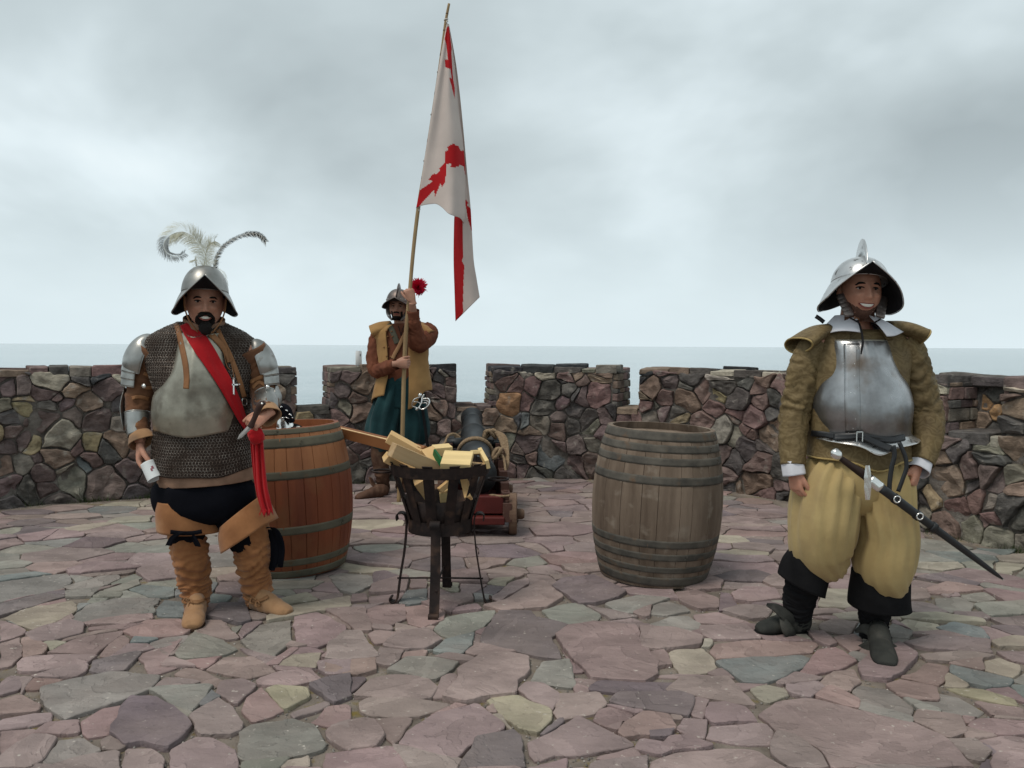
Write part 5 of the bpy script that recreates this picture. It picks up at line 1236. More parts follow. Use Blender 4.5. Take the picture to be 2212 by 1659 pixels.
mSteelS = mat('bright_spotted_steel', (.66, .66, .65), .30, metal=.88, scale=6, col2=(.50, .50, .50), bump=.12, bscale=35, spots=(26, (.10, .09, .08), .60, .68))
mSilver = mat('bright_silver', (.80, .79, .76), .22, metal=.95, bump=0, var=.1)
mDark = mat('matt_black', (.014, .013, .014), .85, bump=.2)
mMailB = mat('mail_backing_cloth', (.040, .028, .022), .95, bump=.3)  # dark brown fabric beneath the mail rings
mMail = mat('iron_mail', (.30, .265, .235), .42, metal=.8, scale=12, col2=(.10, .075, .06), bump=0)
mLeather = mat('tan_strap_leather', (.30, .145, .065), .6, scale=8, col2=(.20, .09, .04), bump=.3, bscale=120, bdist=.002)
mSleeveL = mat('brown_suede_sleeve', (.185, .085, .042), .85, scale=7, col2=(.105, .048, .026), bump=.35, bscale=60, sheen=.1)
mSuede = mat('tan_suede', (.34, .152, .062), .88, scale=6, col2=(.22, .092, .036), bump=.35, bscale=70, sheen=.15, spots=(4, (.40, .21, .10), .55, .75))
mSuedeF = mat('sandy_suede', (.36, .205, .105), .88, scale=7, col2=(.27, .145, .07), bump=.35, bscale=70, sheen=.15, spots=(6, (.20, .12, .07), .6, .75))
mSole = mat('dark_sole', (.06, .035, .022), .7, bump=.2)
mGamb = mat('quilted_tan_cloth', (.255, .155, .105), .95, scale=10, bump=.4, bscale=120)
mBlackV = mat('black_velvet', (.0045, .005, .008), .95, var=.2, bump=.2, bscale=90, spec=.1)
mRedS = mat('red_sash_cloth', (.46, .010, .014), .8, scale=6, col2=(.33, .006, .010), bump=.3, bscale=160, sheen=.1)

def mailrings(V, pitch, keep, root, name='mail_rings', R_=.0086, r_=.0015):
    """real interlocked looking rings laid over a lofted grid V (n,m,3)"""
    n, m = V.shape[:2]; C = V.mean(axis=1); seg_ = np.linalg.norm(np.diff(V[:, ::max(1, m // 8)], axis=0), axis=2).mean(axis=1); S = np.concatenate([[0], np.cumsum(seg_)]); row = 0
    MBm = MB(); tt = [2 * math.pi * k / 7 for k in range(7)]; s = pitch * .4
    while s < S[-1] - .002:
        i = min(np.searchsorted(S, s) - 1, n - 2); i = max(i, 0); f = (s - S[i]) / max(S[i + 1] - S[i], 1e-9); ringp = V[i] * (1 - f) + V[i + 1] * f
        rc = np.vstack([ringp, ringp[:1]]); d = np.linalg.norm(np.diff(rc, axis=0), axis=1); D = np.concatenate([[0], np.cumsum(d)]); N_ = int(D[-1] / (pitch * 1.02)); off = (row % 2) * .5
        for q in range(N_):
            t = ((q + off) / N_) * D[-1]; j = min(max(np.searchsorted(D, t) - 1, 0), m - 1); g = (t - D[j]) / max(d[j], 1e-9); p = rc[j] * (1 - g) + rc[j + 1] * g
            tx = rc[j + 1] - rc[j]; tx = tx / max(np.linalg.norm(tx), 1e-9); up = V[min(i + 1, n - 1), j % m] - V[i, j % m]; up = up / max(np.linalg.norm(up), 1e-9)
            nr = np.cross(up, tx); nr /= max(np.linalg.norm(nr), 1e-9)
            if np.dot(nr, p - C[i]) < 0: nr = -nr
            if not keep(p, nr, s): continue
            lean = .55 if row % 2 else -.55
            a = tx * math.cos(lean * .5) + nr * math.sin(lean * .5); b = up; cc = np.cross(a, b); p = p + nr * .0035 + rng.normal(0, .0006, 3)
            vs_ = []
            for k in tt:
                e_ = a * math.cos(k) + b * math.sin(k)
                for w_ in (0, 2.09, 4.19): vs_.append(p + e_ * (R_ + r_ * math.cos(w_)) + cc * r_ * math.sin(w_))
            fs = []
            for k in range(7):
                for w_ in range(3):
                    a0 = k * 3 + w_; a1 = k * 3 + (w_ + 1) % 3; b0 = ((k + 1) % 7) * 3 + w_; b1 = ((k + 1) % 7) * 3 + (w_ + 1) % 3; fs.append([a0, a1, b1, b0])
            MBm.add(vs_, fs)
        s += pitch * .86; row += 1
    return MBm.build(name, mMail, root, smooth=True, kind='stuff')
# ================================================================== LEFT MAN (plumes, mail, red sash)
YL = 4.12
L = thing('person', 'man in plumed helmet, steel breastplate, mail and red sash, holding a paper cup', 'person', (P(445, 1340, YL).x, YL, 0))
hdL = Head(P(443, 651, 4.05), 22, 3, 1, 1.14, smile=1.0, fat=.8)
b_ = MB(); v, f = hdL.world(); b_.add(v, f)
for s in (-1, 1): v, f = hdL.ear(s); b_.add(v, f)
limb(b_, [P(444, 690, 4.12), P(442, 715, 4.15), P(440, 740, 4.16)], [.068, .070, .085])
limb(b_, [P(440, 735, YL + .02), P(437, 790, YL + .02), P(436, 860, YL), P(438, 930, YL), P(440, 1010, YL), P(440, 1080, YL)], [(.14, .09), (.17, .12), (.17, .13), (.18, .13), (.18, .13), (.12, .10)], 20)
limb(b_, [P(385, 748, YL), P(322, 765, 4.14), P(312, 820, 4.16), P(300, 872, 4.14), P(298, 915, 4.10), P(303, 953, 4.05)], [.06, .058, .052, .047, .040, .028])
limb(b_, [P(490, 748, YL), P(556, 768, 4.14), P(566, 825, 4.17), P(572, 862, 4.12), P(575, 880, 4.02), P(577, 893, 3.955)], [.06, .058, .052, .047, .040, .028])
limb(b_, [P(410, 1040, YL), P(402, 1130, 4.10), P(407, 1210, 4.10), P(423, 1300, 4.10)], [.095, .07, .055, .04])
limb(b_, [P(480, 1040, YL), P(525, 1130, 4.10), P(546, 1210, 4.14), P(556, 1300, 4.17)], [.095, .07, .055, .04])
hand(b_, P(304, 955, 4.045), (.03, -.18, -1), (.9, .15, -.1), (.35, -1, 0), curls=((28, 40, 25), (40, 50, 30), (44, 50, 30), (46, 52, 30)), th=(.8, .35, .45, .75, .05, .65), S=1.12, spread=.5)
hand(b_, P(578, 893, 3.95), (-.62, -.55, -.45), (-.35, .45, -.75), (-.15, -.55, .9), curls=((62, 78, 40), (70, 82, 40), (74, 84, 40), (76, 84, 40)), th=(.55, .6, .35, .8, .1, .45), S=1.02)
finish_body(b_, mSkin, L)
features(hdL, L, 1.0)
# goatee, moustache, cheek line
def gl_(x, z):
    o = 1 - (x / .045) ** 2 - ((z + .086) / .046) ** 2; h = (x / .034) ** 2 + ((z + .0705 - 8 * x * x) / .0125) ** 2 - 1
    return min(1, o * 3.5 + .1, h * 2.5 + .1)
patch('beard', hdL, -.048, .048, -.130, -.046, .008, mHair, L, gl_, 44, 40, rough=.006)
v, f = tubemesh([hdL.W(0, -.100, -.092), hdL.W(0, -.106, -.108), hdL.W(0, -.102, -.130), hdL.W(0, -.094, -.145)], [(.020, .010), (.033, .020), (.029, .022), (.010, .010)], m=20, n=18, disp=lambda u, t, p: .006 * noise.noise(Vector(tuple(p)) * 130)); mk('goatee', v, f, mHair, L)
v, f = tubemesh([hdL.W(t * .034, hdL.fy(t * .034, -.055) - .004, -.0545 - .016 * abs(t) ** 2) for t in np.linspace(-1, 1, 9)], [(.003, .004), (.007, .009), (.008, .010), (.008, .009), (.007, .007), (.008, .009), (.008, .010), (.007, .009), (.003, .004)], m=10, n=26, ref=(0, 0, 1), disp=lambda u, t, p: .003 * noise.noise(Vector(tuple(p)) * 200)); mk('moustache', v, f, mHair, L)
# clothes, from the inside out
DW = 4.12
mailr = [(434, 697, YL + .03, 46, .095), (434, 711, YL + .03, 78, .115), (433, 724, YL + .02, 102, .13), (433, 742, YL + .02, 121, .135), (434, 770, YL + .02, 124, .15), (437, 808, YL, 110, .172), (439, 850, YL, 99, .19), (438, 900, YL, 97, .195), (438, 935, YL, 101, .19), (439, 970, YL, 105, .195), (440, 1003, YL, 107, .20), (441, 1022, YL, 108, .20)]
def hemL(u, th, p): return (.004 * math.sin(9 * th + 5 * u) * max(0, u - .6) * 2, (.035 * abs(math.cos(th)) ** 2 + .006 * math.sin(5 * th)) * max(0, (u - .75) / .25))
Vm = rows(mailr, 72, 60, hemL, 2.0); vm = Vm.reshape(-1, 3); fm = loftfaces(60, 72, True, False, False)
o = mk('mail_shirt', vm, fm, mMailB, L); solid(o, .003, 1)
Tmail = bvh((vm, fm))
plate_y0, plate_y1 = P(440, 730, 4).z, P(440, 905, 4).z
def keepL(p, nr, s):
    if p[1] > YL + .12: return False
    px = (p[0] / p[1] * FPX) + 1106
    z = p[2]
    if p[1] < YL - .03 and P(0, 735, p[1]).z > z > P(0, 925, p[1]).z and abs(px - 446) < 50: return False
    return not (P(0, 840, p[1]).z > z > P(0, 912, p[1]).z and p[1] < YL - .03)
mailrings(Vm, .0158, keepL, o)
tubeobj('gambeson_hem', [P(441, 960, YL), P(443, 1000, YL), P(446, 1028, YL), P(447, 1040, YL)], [(.235, .165), (.244, .178), (.248, .184), (.247, .183)], mGamb, L, m=48, n=16, open_=True, t=.008, disp=lambda u, t, p: .004 * math.sin(22 * t) * .5 + .003 * math.sin(5 * t))
# breeches
def brf(u, th, p): return .006 * math.sin(7 * th + 3 * u) + .01 * noise.noise(Vector(tuple(p)) * 12)
V = rows([(443, 1015, YL, 88, .15), (443, 1036, YL, 96, .165), (442, 1052, YL, 105, .18), (442, 1080, YL, 107, .18), (442, 1105, YL, 96, .16), (446, 1125, YL, 60, .11)], 40, 22, brf, 2.3)
br_m = MB(); br_m.add(V.reshape(-1, 3), loftfaces(22, 40, True, True, True))
v, f = tubemesh([P(392, 1050, YL), P(393, 1100, YL - .02), P(403, 1140, 4.08), P(404, 1165, 4.1)], [(.118, .13), (.112, .115), (.098, .095), (.080, .08)], m=32, n=24, disp=brf); br_m.add(v, f)
v, f = tubemesh([P(497, 1050, YL), P(503, 1100, YL - .01), P(520, 1145, 4.1), P(535, 1175, 4.12)], [(.118, .13), (.105, .112), (.090, .092), (.080, .08)], m=32, n=24, disp=brf); br_m.add(v, f)
br_m.build('breeches', mBlackV, L)
# breastplate
plr = [(446, 722, YL, 49, .150), (447, 742, YL, 53, .178), (449, 772, YL, 59, .205), (449, 798, YL, 67, .220), (445, 824, YL, 82, .228), (437, 852, YL, 95, .228), (434, 885, YL, 97, .230), (434, 908, YL, 96, .222), (435, 924, YL, 95, .212)]
def pl_(u, th, p):
    k = math.exp(-((th - R(87)) / .10) ** 2); return (.012 * k * (.3 + .7 * u) + .0015 * noise.noise(Vector(p) * 9), -.024 * math.exp(-((th - R(85)) / .55) ** 2) * u ** 4 - (.030 * (abs(math.cos(th)) < .75) * 0) - .020 * (1 - u) ** 6 * math.exp(-((th - R(90)) / .5) ** 2))
bp_, Vb, Fb = shell('breastplate', plr, [mSteelO], L, 10, 170, 52, 46, pl_, 2.0, .004)
Tb = bvh((Vb.reshape(-1, 3), Fb), (vm, fm))
edge_roll(Vb[0], .006, mSteelO, bp_); edge_roll(Vb[-1], .004, mSteelO, bp_); edge_roll(Vb[:, 0], .005, mSteelO, bp_); edge_roll(Vb[:, -1], .005, mSteelO, bp_)
# arms
mS = mSleeveL
_, VsL = tubeobj('sleeve', [P(338, 752, YL), P(317, 790, 4.15), P(311, 830, 4.16), P(301, 868, 4.14), P(298, 900, 4.11), P(303, 944, 4.06)], [.085, .083, .080, .070, .060, .048], mS, L, m=30, n=60, disp=bunch(.006, 5, 1.3))
_, VsR = tubeobj('sleeve', [P(540, 752, YL), P(557, 785, 4.15), P(565, 825, 4.16), P(572, 855, 4.13), P(574, 876, 4.05), P(577, 890, 3.97)], [.080, .078, .075, .072, .064, .050], mS, L, m=30, n=60, disp=bunch(.007, 5, 4.1))
TsL = bvh((VsL.reshape(-1, 3), loftfaces(*VsL.shape[:2]))); TsR = bvh((VsR.reshape(-1, 3), loftfaces(*VsR.shape[:2])))
def armour(side, pts, rad, t0, t1, lam):
    o, V = tubeobj('pauldron', pts[:5], rad[:5], mSteel, L, m=0, n=26, th=np.linspace(R(t0), R(t1), 26), t=.003)
    edge_roll(V[-1], .003, mSteel, o); edge_roll(V[:, 0], .003, mSteel, o); edge_roll(V[:, -1], .003, mSteel, o)
    for k, (a, b, r0, r1) in enumerate(lam):
        o2, V2 = tubeobj('lame', [a, (a + b) / 2, b], [r0, (r0 + r1) / 2, r1], mSteel, o, m=0, n=6, th=np.linspace(R(t0 + 8), R(t1 - 12), 22), t=.003); edge_roll(V2[-1], .002, mSteel, o2)
armour(-1, [P(338, 736, YL), P(326, 742, 4.13), P(316, 758, 4.13), P(309, 778, 4.13), P(306, 792, 4.14)], [.010, .062, .085, .094, .092], 95, 292,
       [(P(306, 790, 4.14), P(303, 806, 4.14), .090, .091), (P(303, 804, 4.14), P(301, 820, 4.14), .087, .088), (P(301, 818, 4.14), P(300, 834, 4.14), .084, .085)])
armour(1, [P(535, 745, YL), P(546, 750, 4.13), P(555, 765, 4.14), P(562, 785, 4.14), P(567, 800, 4.15)], [.010, .055, .075, .082, .080], -82, 80,
       [(P(567, 798, 4.15), P(570, 814, 4.15), .078, .078), (P(570, 812, 4.15), P(572, 832, 4.15), .074, .075)])
o, V = tubeobj('vambrace', [P(298, 893, 4.11), P(297, 918, 4.09), P(298, 943, 4.06)], [(.063, .066), (.057, .058), (.049, .050)], mSteel, L, m=32, n=16, open_=True, t=.003); edge_roll(np.vstack([V[0], V[0][:1]]), .004, mSteel, o)
strap3('vambrace_strap', [(293, 917), (305, 920), (318, 926)], 9, mLeather, o, bvh((V.reshape(-1, 3), loftfaces(16, 32))), off=.004, Yd=4.03)
o, V = tubeobj('vambrace', [P(573, 860, 4.10), P(575, 874, 4.04), P(577, 888, 3.99)], [(.066, .062), (.061, .058), (.054, .052)], mSteel, L, m=32, n=16, open_=True, t=.003); edge_roll(np.vstack([V[0], V[0][:1]]), .004, mSteel, o)
tubeobj('elbow_plate', [P(598, 833, 4.14), P(601, 854, 4.12), P(603, 876, 4.10)], [(.004, .015), (.012, .05), (.004, .015)], mSteel, L, m=16, n=11)
tubeobj('elbow_plate', [P(272, 838, 4.14), P(268, 880, 4.12), P(270, 930, 4.10)], [(.003, .02), (.006, .045), (.003, .02)], mSteel, L, m=16, n=11)
tubeobj('glove_cuff', [P(302, 938, 4.07), P(305, 948, 4.05), P(308, 957, 4.04)], [(.050, .048), (.062, .055), (.072, .062)], mSuedeF, L, m=30, n=10, open_=True, t=.004, disp=lambda u, t, p: .006 * u * math.sin(3 * t + 1))
tubeobj('glove_cuff', [P(577, 884, 4.00), P(580, 893, 3.965), P(582, 900, 3.94)], [(.050, .048), (.054, .050), (.056, .052)], mSuedeF, L, m=30, n=10, open_=True, t=.004, disp=lambda u, t, p: .005 * u * math.sin(3 * t))
for pts in ([(310, 806), (325, 812), (343, 822)], [(305, 832), (320, 838), (340, 834)], [(285, 860), (300, 857), (322, 862)]):
    strap3('arm_strap', pts, 8, mLeather, L, TsL, off=.004, Yd=4.055)
for pts in ([(540, 826), (555, 818), (572, 812)], [(545, 838), (560, 826), (578, 836)]): strap3('arm_strap', pts, 8, mLeather, L, TsR, off=.004, Yd=4.065)
for x, y in ((311, 834), (577, 836)): vv, ff = revolve([(.001, -.004), (.012, -.003), (.012, .003), (.001, .005)], 12, (0, 0, 0), (True, True), Matrix.Rotation(R(90), 3, 'X')); mk('strap_disc', [q + P(x, y, 4.05) for q in vv], ff, mSilver, L)
# collar and straps
tubeobj('collar', [P(441, 688, 4.10), P(441, 700, 4.11), P(440, 716, 4.12)], [(.094, .088), (.098, .092), (.112, .105)], mGamb, L, m=32, n=12, open_=True, t=.008, disp=lambda u, t, p: .006 * math.sin(4 * t + 3 * u))
strap3('shoulder_strap', [(380, 700), (386, 716), (392, 745), (400, 785), (403, 815), (402, 840)], 12, mLeather, L, Tb, off=.007, Yd=4.0)
strap3('shoulder_strap', [(470, 712), (481, 735), (496, 765), (510, 800), (520, 830), (528, 858)], 10, mLeather, L, Tb, off=.007, Yd=4.0)
strap3('shoulder_strap', [(448, 716), (462, 728), (478, 745), (492, 768), (497, 782)], 12, mLeather, L, Tb, off=.010, Yd=4.0)
vv, ff = tubemesh([hit(Tb, x, y, .01, 4.0) for x, y in ((523, 862), (532, 862), (533, 873), (524, 874), (523, 862))], .003, m=6, ref=(0, 1, 0)); mk('buckle', vv, ff, mSilver, L)
# red sash
SLp = [(389, 704), (399, 725), (420, 759), (441, 788), (464, 822), (488, 861), (511, 902), (530, 930), (545, 948)]
SRp = [(406, 696), (436, 715), (462, 751), (482, 788), (501, 822), (521, 868), (535, 907), (549, 925), (560, 940)]
sash = drape('sash', SLp, SRp, mRedS, L, Tb, .016, 3.9, n=60, m=15, thick=.004, wave=.003)
v, f = tubemesh([P(543, 930, 3.93), P(553, 941, 3.92), P(560, 955, 3.93)], [.020, .040, .024], m=18, n=20, disp=lambda u, t, p: .007 * math.sin(4 * t + 6 * u)); mk('sash_knot', v, f, mRedS, sash)
TL = [(546, 950), (549, 1000), (552, 1050), (558, 1082), (568, 1112)]; TR = [(568, 950), (572, 1000), (577, 1050), (583, 1080), (588, 1108)]
def tail(y0, TL, TR, Yd, am):
    a = catmull(TL, 40); b = catmull(TR, 40); v = []
    for i in range(40):
        for j in range(17):
            u_ = j / 16; x, y = a[i] * (1 - u_) + b[i] * u_; v.append(P(x + (3 * math.sin(j * 1.3)) * (i / 40) ** 3, y + (6 * math.sin(j * 2.1)) * (i > 36), Yd + am * math.sin(u_ * 13 + i * .03) - .0 * i))
    o = mk('sash_tail', v, loftfaces(40, 17, False), mRedS, sash); solid(o, .003, 0)
tail(0, TL, TR, 3.95, .010); tail(0, [(541, 948), (544, 990), (548, 1030), (553, 1060), (558, 1078)], [(560, 950), (562, 990), (566, 1030), (570, 1060), (574, 1080)], 3.975, .008)
fr = MB()
for k in range(46):
    x = 561 + rng.rand() * 26; y = 1096 + rng.rand() * 12; a = P(x, y, 3.95 + rng.uniform(-.01, .01)); b = a + Vector((rng.uniform(-.008, .004), 0, -rng.uniform(.012, .03))); fr.add([a + Vector((-.0015, 0, 0)), a + Vector((.0015, 0, 0)), b], [[0, 1, 2]])
fr.build('sash_fringe', mRedS, sash, kind='stuff')
# rosary cross on the sash
x0 = hit(Tb, 505, 835, .022, 3.95); mSil = mSilver
rc = MB()
for dx, dz, sx_, sz_ in ((0, 0, .007, .075), (0, .010, .055, .007)): v, f = box(x0 + Vector((dx, 0, dz)), (sx_, .004, sz_)); rc.add(v, f)
for dx, dz in ((0, .04), (0, -.04), (-.028, .01), (.028, .01)): v, f = revolve([(.001, -.006), (.008, 0), (.001, .006)], 10, x0 + Vector((dx, 0, dz))); rc.add(v, f)
rc.build('pendant_cross', mSil, L, smooth=False)
v, f = tubemesh([hit(Tb, x, y, .016, 3.97) for x, y in ((492, 750), (497, 775), (503, 800), (505, 818))], .002, m=6); mk('pendant_cord', v, f, mLeather, L)
v, f = tubemesh([hit(Tb, x, y, .012, 3.99) for x, y in ((480, 742), (484, 765), (490, 790), (498, 800))], .0022, m=6); mk('lace', v, f, mLeather, L)
# helmet with plumes
hdLh = Head(P(443, 651, 4.05), 21, -6, 1, 1.14)
hm = helmet(L, hdLh, mSteel, mDark, dome=(.100, .115, .124), z0=.036, brim=dict(f=.205, s=.138, b=.185, zf=.084, zs=-.052, zb=.03))
for s in (-1, 1):
    v, f = tubemesh([hdL.W(s * .088, -.03, .03), hdL.W(s * .084, -.045, -.03), hdL.W(s * .066, -.07, -.085), hdL.W(s * .03, -.09, -.135)], .004, m=6, n=14); mk('chin_strap', v, f, mLeather, L)
mPlume = mat('ostrich_plume', (.60, .58, .45), .8, bump=0, var=.1, scale=3); mPlumeG = mat('grey_plume_tip', (.34, .36, .36), .8, bump=0, var=.1); mPh = mat('barred_feather', (.50, .48, .43), .7, bump=0, var=.1, scale=3); mPhD = mat('black_feather_bar', (.018, .017, .016), .7, bump=0)
ZP = lambda x, y: (237.6 + .26047 * x, 475.2 + .26047 * y)
def plume(name, pts, nb, ln, wid, droop, m_s, Yd, seed, band=None, quill=.002, both=(1, 1)):
    rg = random.Random(seed); q = catmull([ZP(*p) for p in pts], 120); o_ = MB(); P3 = [P(a, b, Yd - .05 * math.sin(i / 119 * 2)) for i, (a, b) in enumerate(q)]
    for k in range(nb):
        t = (k + rg.random()) / nb; i = min(118, int(t * 119)); base = P3[i]; tg = (P3[i + 1] - P3[max(i - 1, 0)]).normalized(); nrm = Vector((-tg.z, 0, tg.x)); s = 1 if k % 2 else -1
        L_ = ln(t) * rg.uniform(.65, 1.15) * (both[0] if s > 0 else both[1])
        if L_ < .003: continue
        yy = rg.uniform(-.35, .35)
        d = (nrm * s + tg * rg.uniform(.5, .9) + Vector((0, yy, 0))).normalized(); pp = []; p = base.copy(); nseg = 7
        for g in range(nseg + 1):
            pp.append(p.copy()); p = p + d * (L_ / nseg); d = (d + Vector((0, 0, -droop * (g + 1) / nseg)) + tg * .06 + Vector((rg.uniform(-.05, .05), rg.uniform(-.05, .05), 0))).normalized()
        v = []
        for g, p in enumerate(pp):
            w_ = wid * (1 - g / nseg * .8); n2 = Vector((d.z, 0.2, -d.x)).normalized(); v += [p - n2 * w_, p + n2 * w_]
        mi = 0
        if band: mi = 1 if band(t, i, s) else 0
        elif t > .55 and len(m_s) > 1: mi = 1
        o_.add(v, [[2 * g, 2 * g + 1, 2 * g + 3, 2 * g + 2] for g in range(nseg)], mi)
    o = o_.build(name, m_s, hm, smooth=False)
    v, f = tubemesh([tuple(p) for p in P3[::8]], [quill * (1 - .7 * i / 15) for i in range(len(P3[::8]))], m=6, n=60); mk('quill', v, f, m_s[0], o)
plume('ostrich_plume', [(800, 400), (795, 300), (755, 215), (695, 145), (610, 100), (525, 115), (462, 165), (447, 225), (480, 280), (560, 305), (625, 275)], 950, lambda t: .072 if t < .45 else .066 * (1 - (t - .45) * 1.15), .0013, .35, [mPlume, mPlumeG], 4.16, 3)
plume('ostrich_plume', [(770, 400), (790, 330), (800, 260), (830, 200), (870, 175)], 260, lambda t: .05, .0013, .4, [mPlume], 4.20, 5)
plume('ostrich_plume', [(870, 400), (905, 420), (940, 460), (960, 530)], 120, lambda t: .028, .0008, .5, [mPlume], 4.2, 6)
plume('ostrich_plume', [(730, 420), (715, 360), (700, 330)], 110, lambda t: .035, .0013, .5, [mPlume], 4.2, 9)
plume('pheasant_feather', [(868, 415), (885, 310), (945, 215), (1040, 150), (1150, 112), (1240, 122), (1297, 180)], 560, lambda t: .020 * (1 - t * .25) + (.008 * (t > .6)), .0012, .12, [mPh, mPhD], 4.17, 7, band=lambda t, i, s: math.sin(t * 120 + s * .8) > -.25, both=(.8, 1.2))
# boots
def cuffpt(u, th, p): return 17 * K(4.1) * max(0, math.cos(th)) ** 6 * u * 1.1
V = rows([(400, 1076, 4.1, 53, .150), (401, 1105, 4.1, 56, .158), (406, 1142, 4.1, 59, .160, 3)], 40, 16, cuffpt, 2.3); c1 = mk('boot_cuff', V.reshape(-1, 3), loftfaces(16, 40, True, False, False), mSuede, L); solid(c1, .005, 0)
def cuffpt2(u, th, p): return (8 * K(4.1) * max(0, math.cos(th + .3)) ** 6 * u, 0)
V = rows([(524, 1103, 4.1, 44, .145, -36), (527, 1125, 4.09, 49, .155, -37), (536, 1157, 4.08, 53, .160, -35)], 40, 16, cuffpt2, 2.2); c2 = mk('boot_cuff', V.reshape(-1, 3), loftfaces(16, 40, True, False, False), mSuede, L); solid(c2, .005, 0)
for cpts in (((402, 1106, 56), (540, 1128, 40)),):
    pass
sh1, _ = tubeobj('boot_shaft', [P(401, 1115, 4.1), P(402, 1150, 4.1), P(408, 1185, 4.09), P(415, 1220, 4.10), P(421, 1255, 4.11), P(424, 1280, 4.11), P(424, 1300, 4.11), P(424, 1316, 4.11)], [(.085, .09), (.090, .092), (.090, .092), (.085, .088), (.078, .08), (.073, .075), (.062, .068), (.052, .062)], mSuede, L, m=40, n=110, disp=bunch(.0125, 8.5, .4, .75, 1.6, .15))
sh2, _ = tubeobj('boot_shaft', [P(545, 1125, 4.12), P(547, 1160, 4.13), P(546, 1195, 4.13), P(549, 1230, 4.14), P(555, 1262, 4.15), P(558, 1284, 4.17), P(557, 1298, 4.17), P(556, 1308, 4.17)], [(.085, .09), (.088, .09), (.090, .09), (.084, .086), (.076, .078), (.070, .072), (.062, .066), (.055, .062)], mSuede, L, m=40, n=110, disp=bunch(.0135, 9.5, 3.1, .75, 1.8, .12))
f1_ = foot('boot_foot', G(428, 1327), G(414, 1366), mSuedeF, mSole, L, .055, .07, pointy=1.6)
f2_ = foot('boot_foot', G(543, 1319), G(627, 1335), mSuedeF, mSole, L, .052, .07, pointy=1.5)
TF = bvh_obj(sh1, sh2, f1_, f2_); mStrapD = mat('worn_boot_strap', (.24, .125, .06), .8, bump=.3)
for pts, bx in (([(400, 1294), (412, 1299), (428, 1300), (444, 1294)], 404), ([(532, 1288), (546, 1297), (562, 1297), (580, 1288)], 548)):
    strap3('ankle_strap', pts, 7, mStrapD, L, TF, off=.006, Yd=4.05)
    for k in (0, 1):
        cpt = hit(TF, bx + k * 9, 1298 + k * 2, .014, 4.03); vv, ff = tubemesh([cpt + Vector((.018 * math.cos(a) * (1 - .3 * k), -.008 * math.sin(a * 2), .014 * math.sin(a) - .012 * k)) for a in np.linspace(0, 6.3, 12)], .004, m=6); mk('strap_bow', vv, ff, mStrapD, L)
# black garter ribbons
def garter(pts, w_, Yd): 
    a = [P(x - w_ * .5, y, Yd) for x, y in pts]; b = [P(x + w_ * .5, y + 1, Yd - .01) for x, y in pts]; ribbon('garter_ribbon', a, b, mBlackV, L, n=22, m=4, thick=.003, wave=.004)
garter([(398, 1148), (388, 1152), (374, 1160), (364, 1178)], 13, 3.905); garter([(396, 1148), (410, 1153), (420, 1164), (428, 1180)], 12, 3.965)
strap3('garter', [(368, 1149), (385, 1151), (402, 1152), (420, 1151), (436, 1148)], 9, mBlackV, L, None, Yd=3.925)
garter([(572, 1140), (590, 1140), (603, 1158), (609, 1185), (605, 1225)], 12, 4.1); garter([(578, 1143), (588, 1160), (592, 1190), (590, 1215), (586, 1232)], 14, 4.12); garter([(590, 1141), (600, 1165), (598, 1200), (592, 1225)], 10, 4.11)

# ---------------------------------------------------------------- held things
mCup = mat('white_paper_cup', (.66, .68, .68), .45, var=.04, bump=0); mCupP = mat('faded_red_print', (.30, .10, .12), .6, bump=0)
c0 = P(318, 1000, 3.985); c1_ = P(335, 1034, 3.965); ax = (c1_ - c0).normalized()
cup = thing('paper_cup', 'white paper cup with small red print tilted in the man\'s lowered hand', 'cup', tuple(c0))
q = ax.to_track_quat('Z', 'Y').to_matrix(); Lc_ = (c1_ - c0).length
vv, ff = revolve([(.001, 0), (.0345, 0), (.0345, .006), (.0375, Lc_), (.0385, Lc_ + .003), (.0365, Lc_ + .003), (.033, .008), (.001, .008)], 30, c0, (True, True), q); mk('cup_wall', vv, ff, mCup, cup)
m_ = MB(); 
for (a0, a1, z0_, z1_) in ((0, .30, .035, .05), (.28, .5, .045, .06)):
    v = []
    for z in (z0_, z1_):
        for a in np.linspace(a0, a1, 6):
            r = .0352 + .003 * z / Lc_ + .0008; v.append(q @ Vector((r * math.cos(a), r * math.sin(a), z)) + c0)
    m_.add(v, loftfaces(2, 6, False))
prt = m_.build('printed_mark', mCupP, cup)
# turn the print to face the camera
cam_dir = (CAM - c0).normalized(); loc = q.inverted() @ cam_dir; ang0 = math.atan2(loc.y, loc.x)
for vtx in prt.data.vertices:
    p = q.inverted() @ (vtx.co); rt = Matrix.Rotation(ang0 - .5, 3, 'Z'); vtx.co = q @ (rt @ p)
mBlade = mat('dagger_blade', (.34, .31, .29), .35, metal=.8, bump=.1); mHorn = mat('dark_horn_grip', (.06, .035, .03), .45, bump=.2)
dg = thing('dagger', 'small dagger with dark curved grip held in the man\'s raised fist', 'dagger', tuple(P(555, 905, 3.88)))
A = P(566, 872, 3.83); B = P(556, 893, 3.85); C_ = P(540, 922, 3.875); T_ = P(513, 949, 3.86)
v, f = tubemesh([P(572, 869, 3.83), P(563, 875, 3.83), P(556, 888, 3.845), P(549, 905, 3.86), P(541, 922, 3.875)], [(.011, .010), (.016, .013), (.015, .013), (.013, .011), (.016, .012)], m=16, n=26); mk('grip', v, f, mHorn, dg)
vv, ff = revolve([(.001, -.002), (.006, -.001), (.006, .002), (.001, .003)], 12, (0, 0, 0), (True, True), Matrix.Rotation(R(90), 3, 'X')); mk('rivet', [p + P(566, 872, 3.812) for p in vv], ff, mSilver, dg)
d_ = (T_ - C_).normalized(); u_ = Vector((-d_.z, 0, d_.x)); v = []
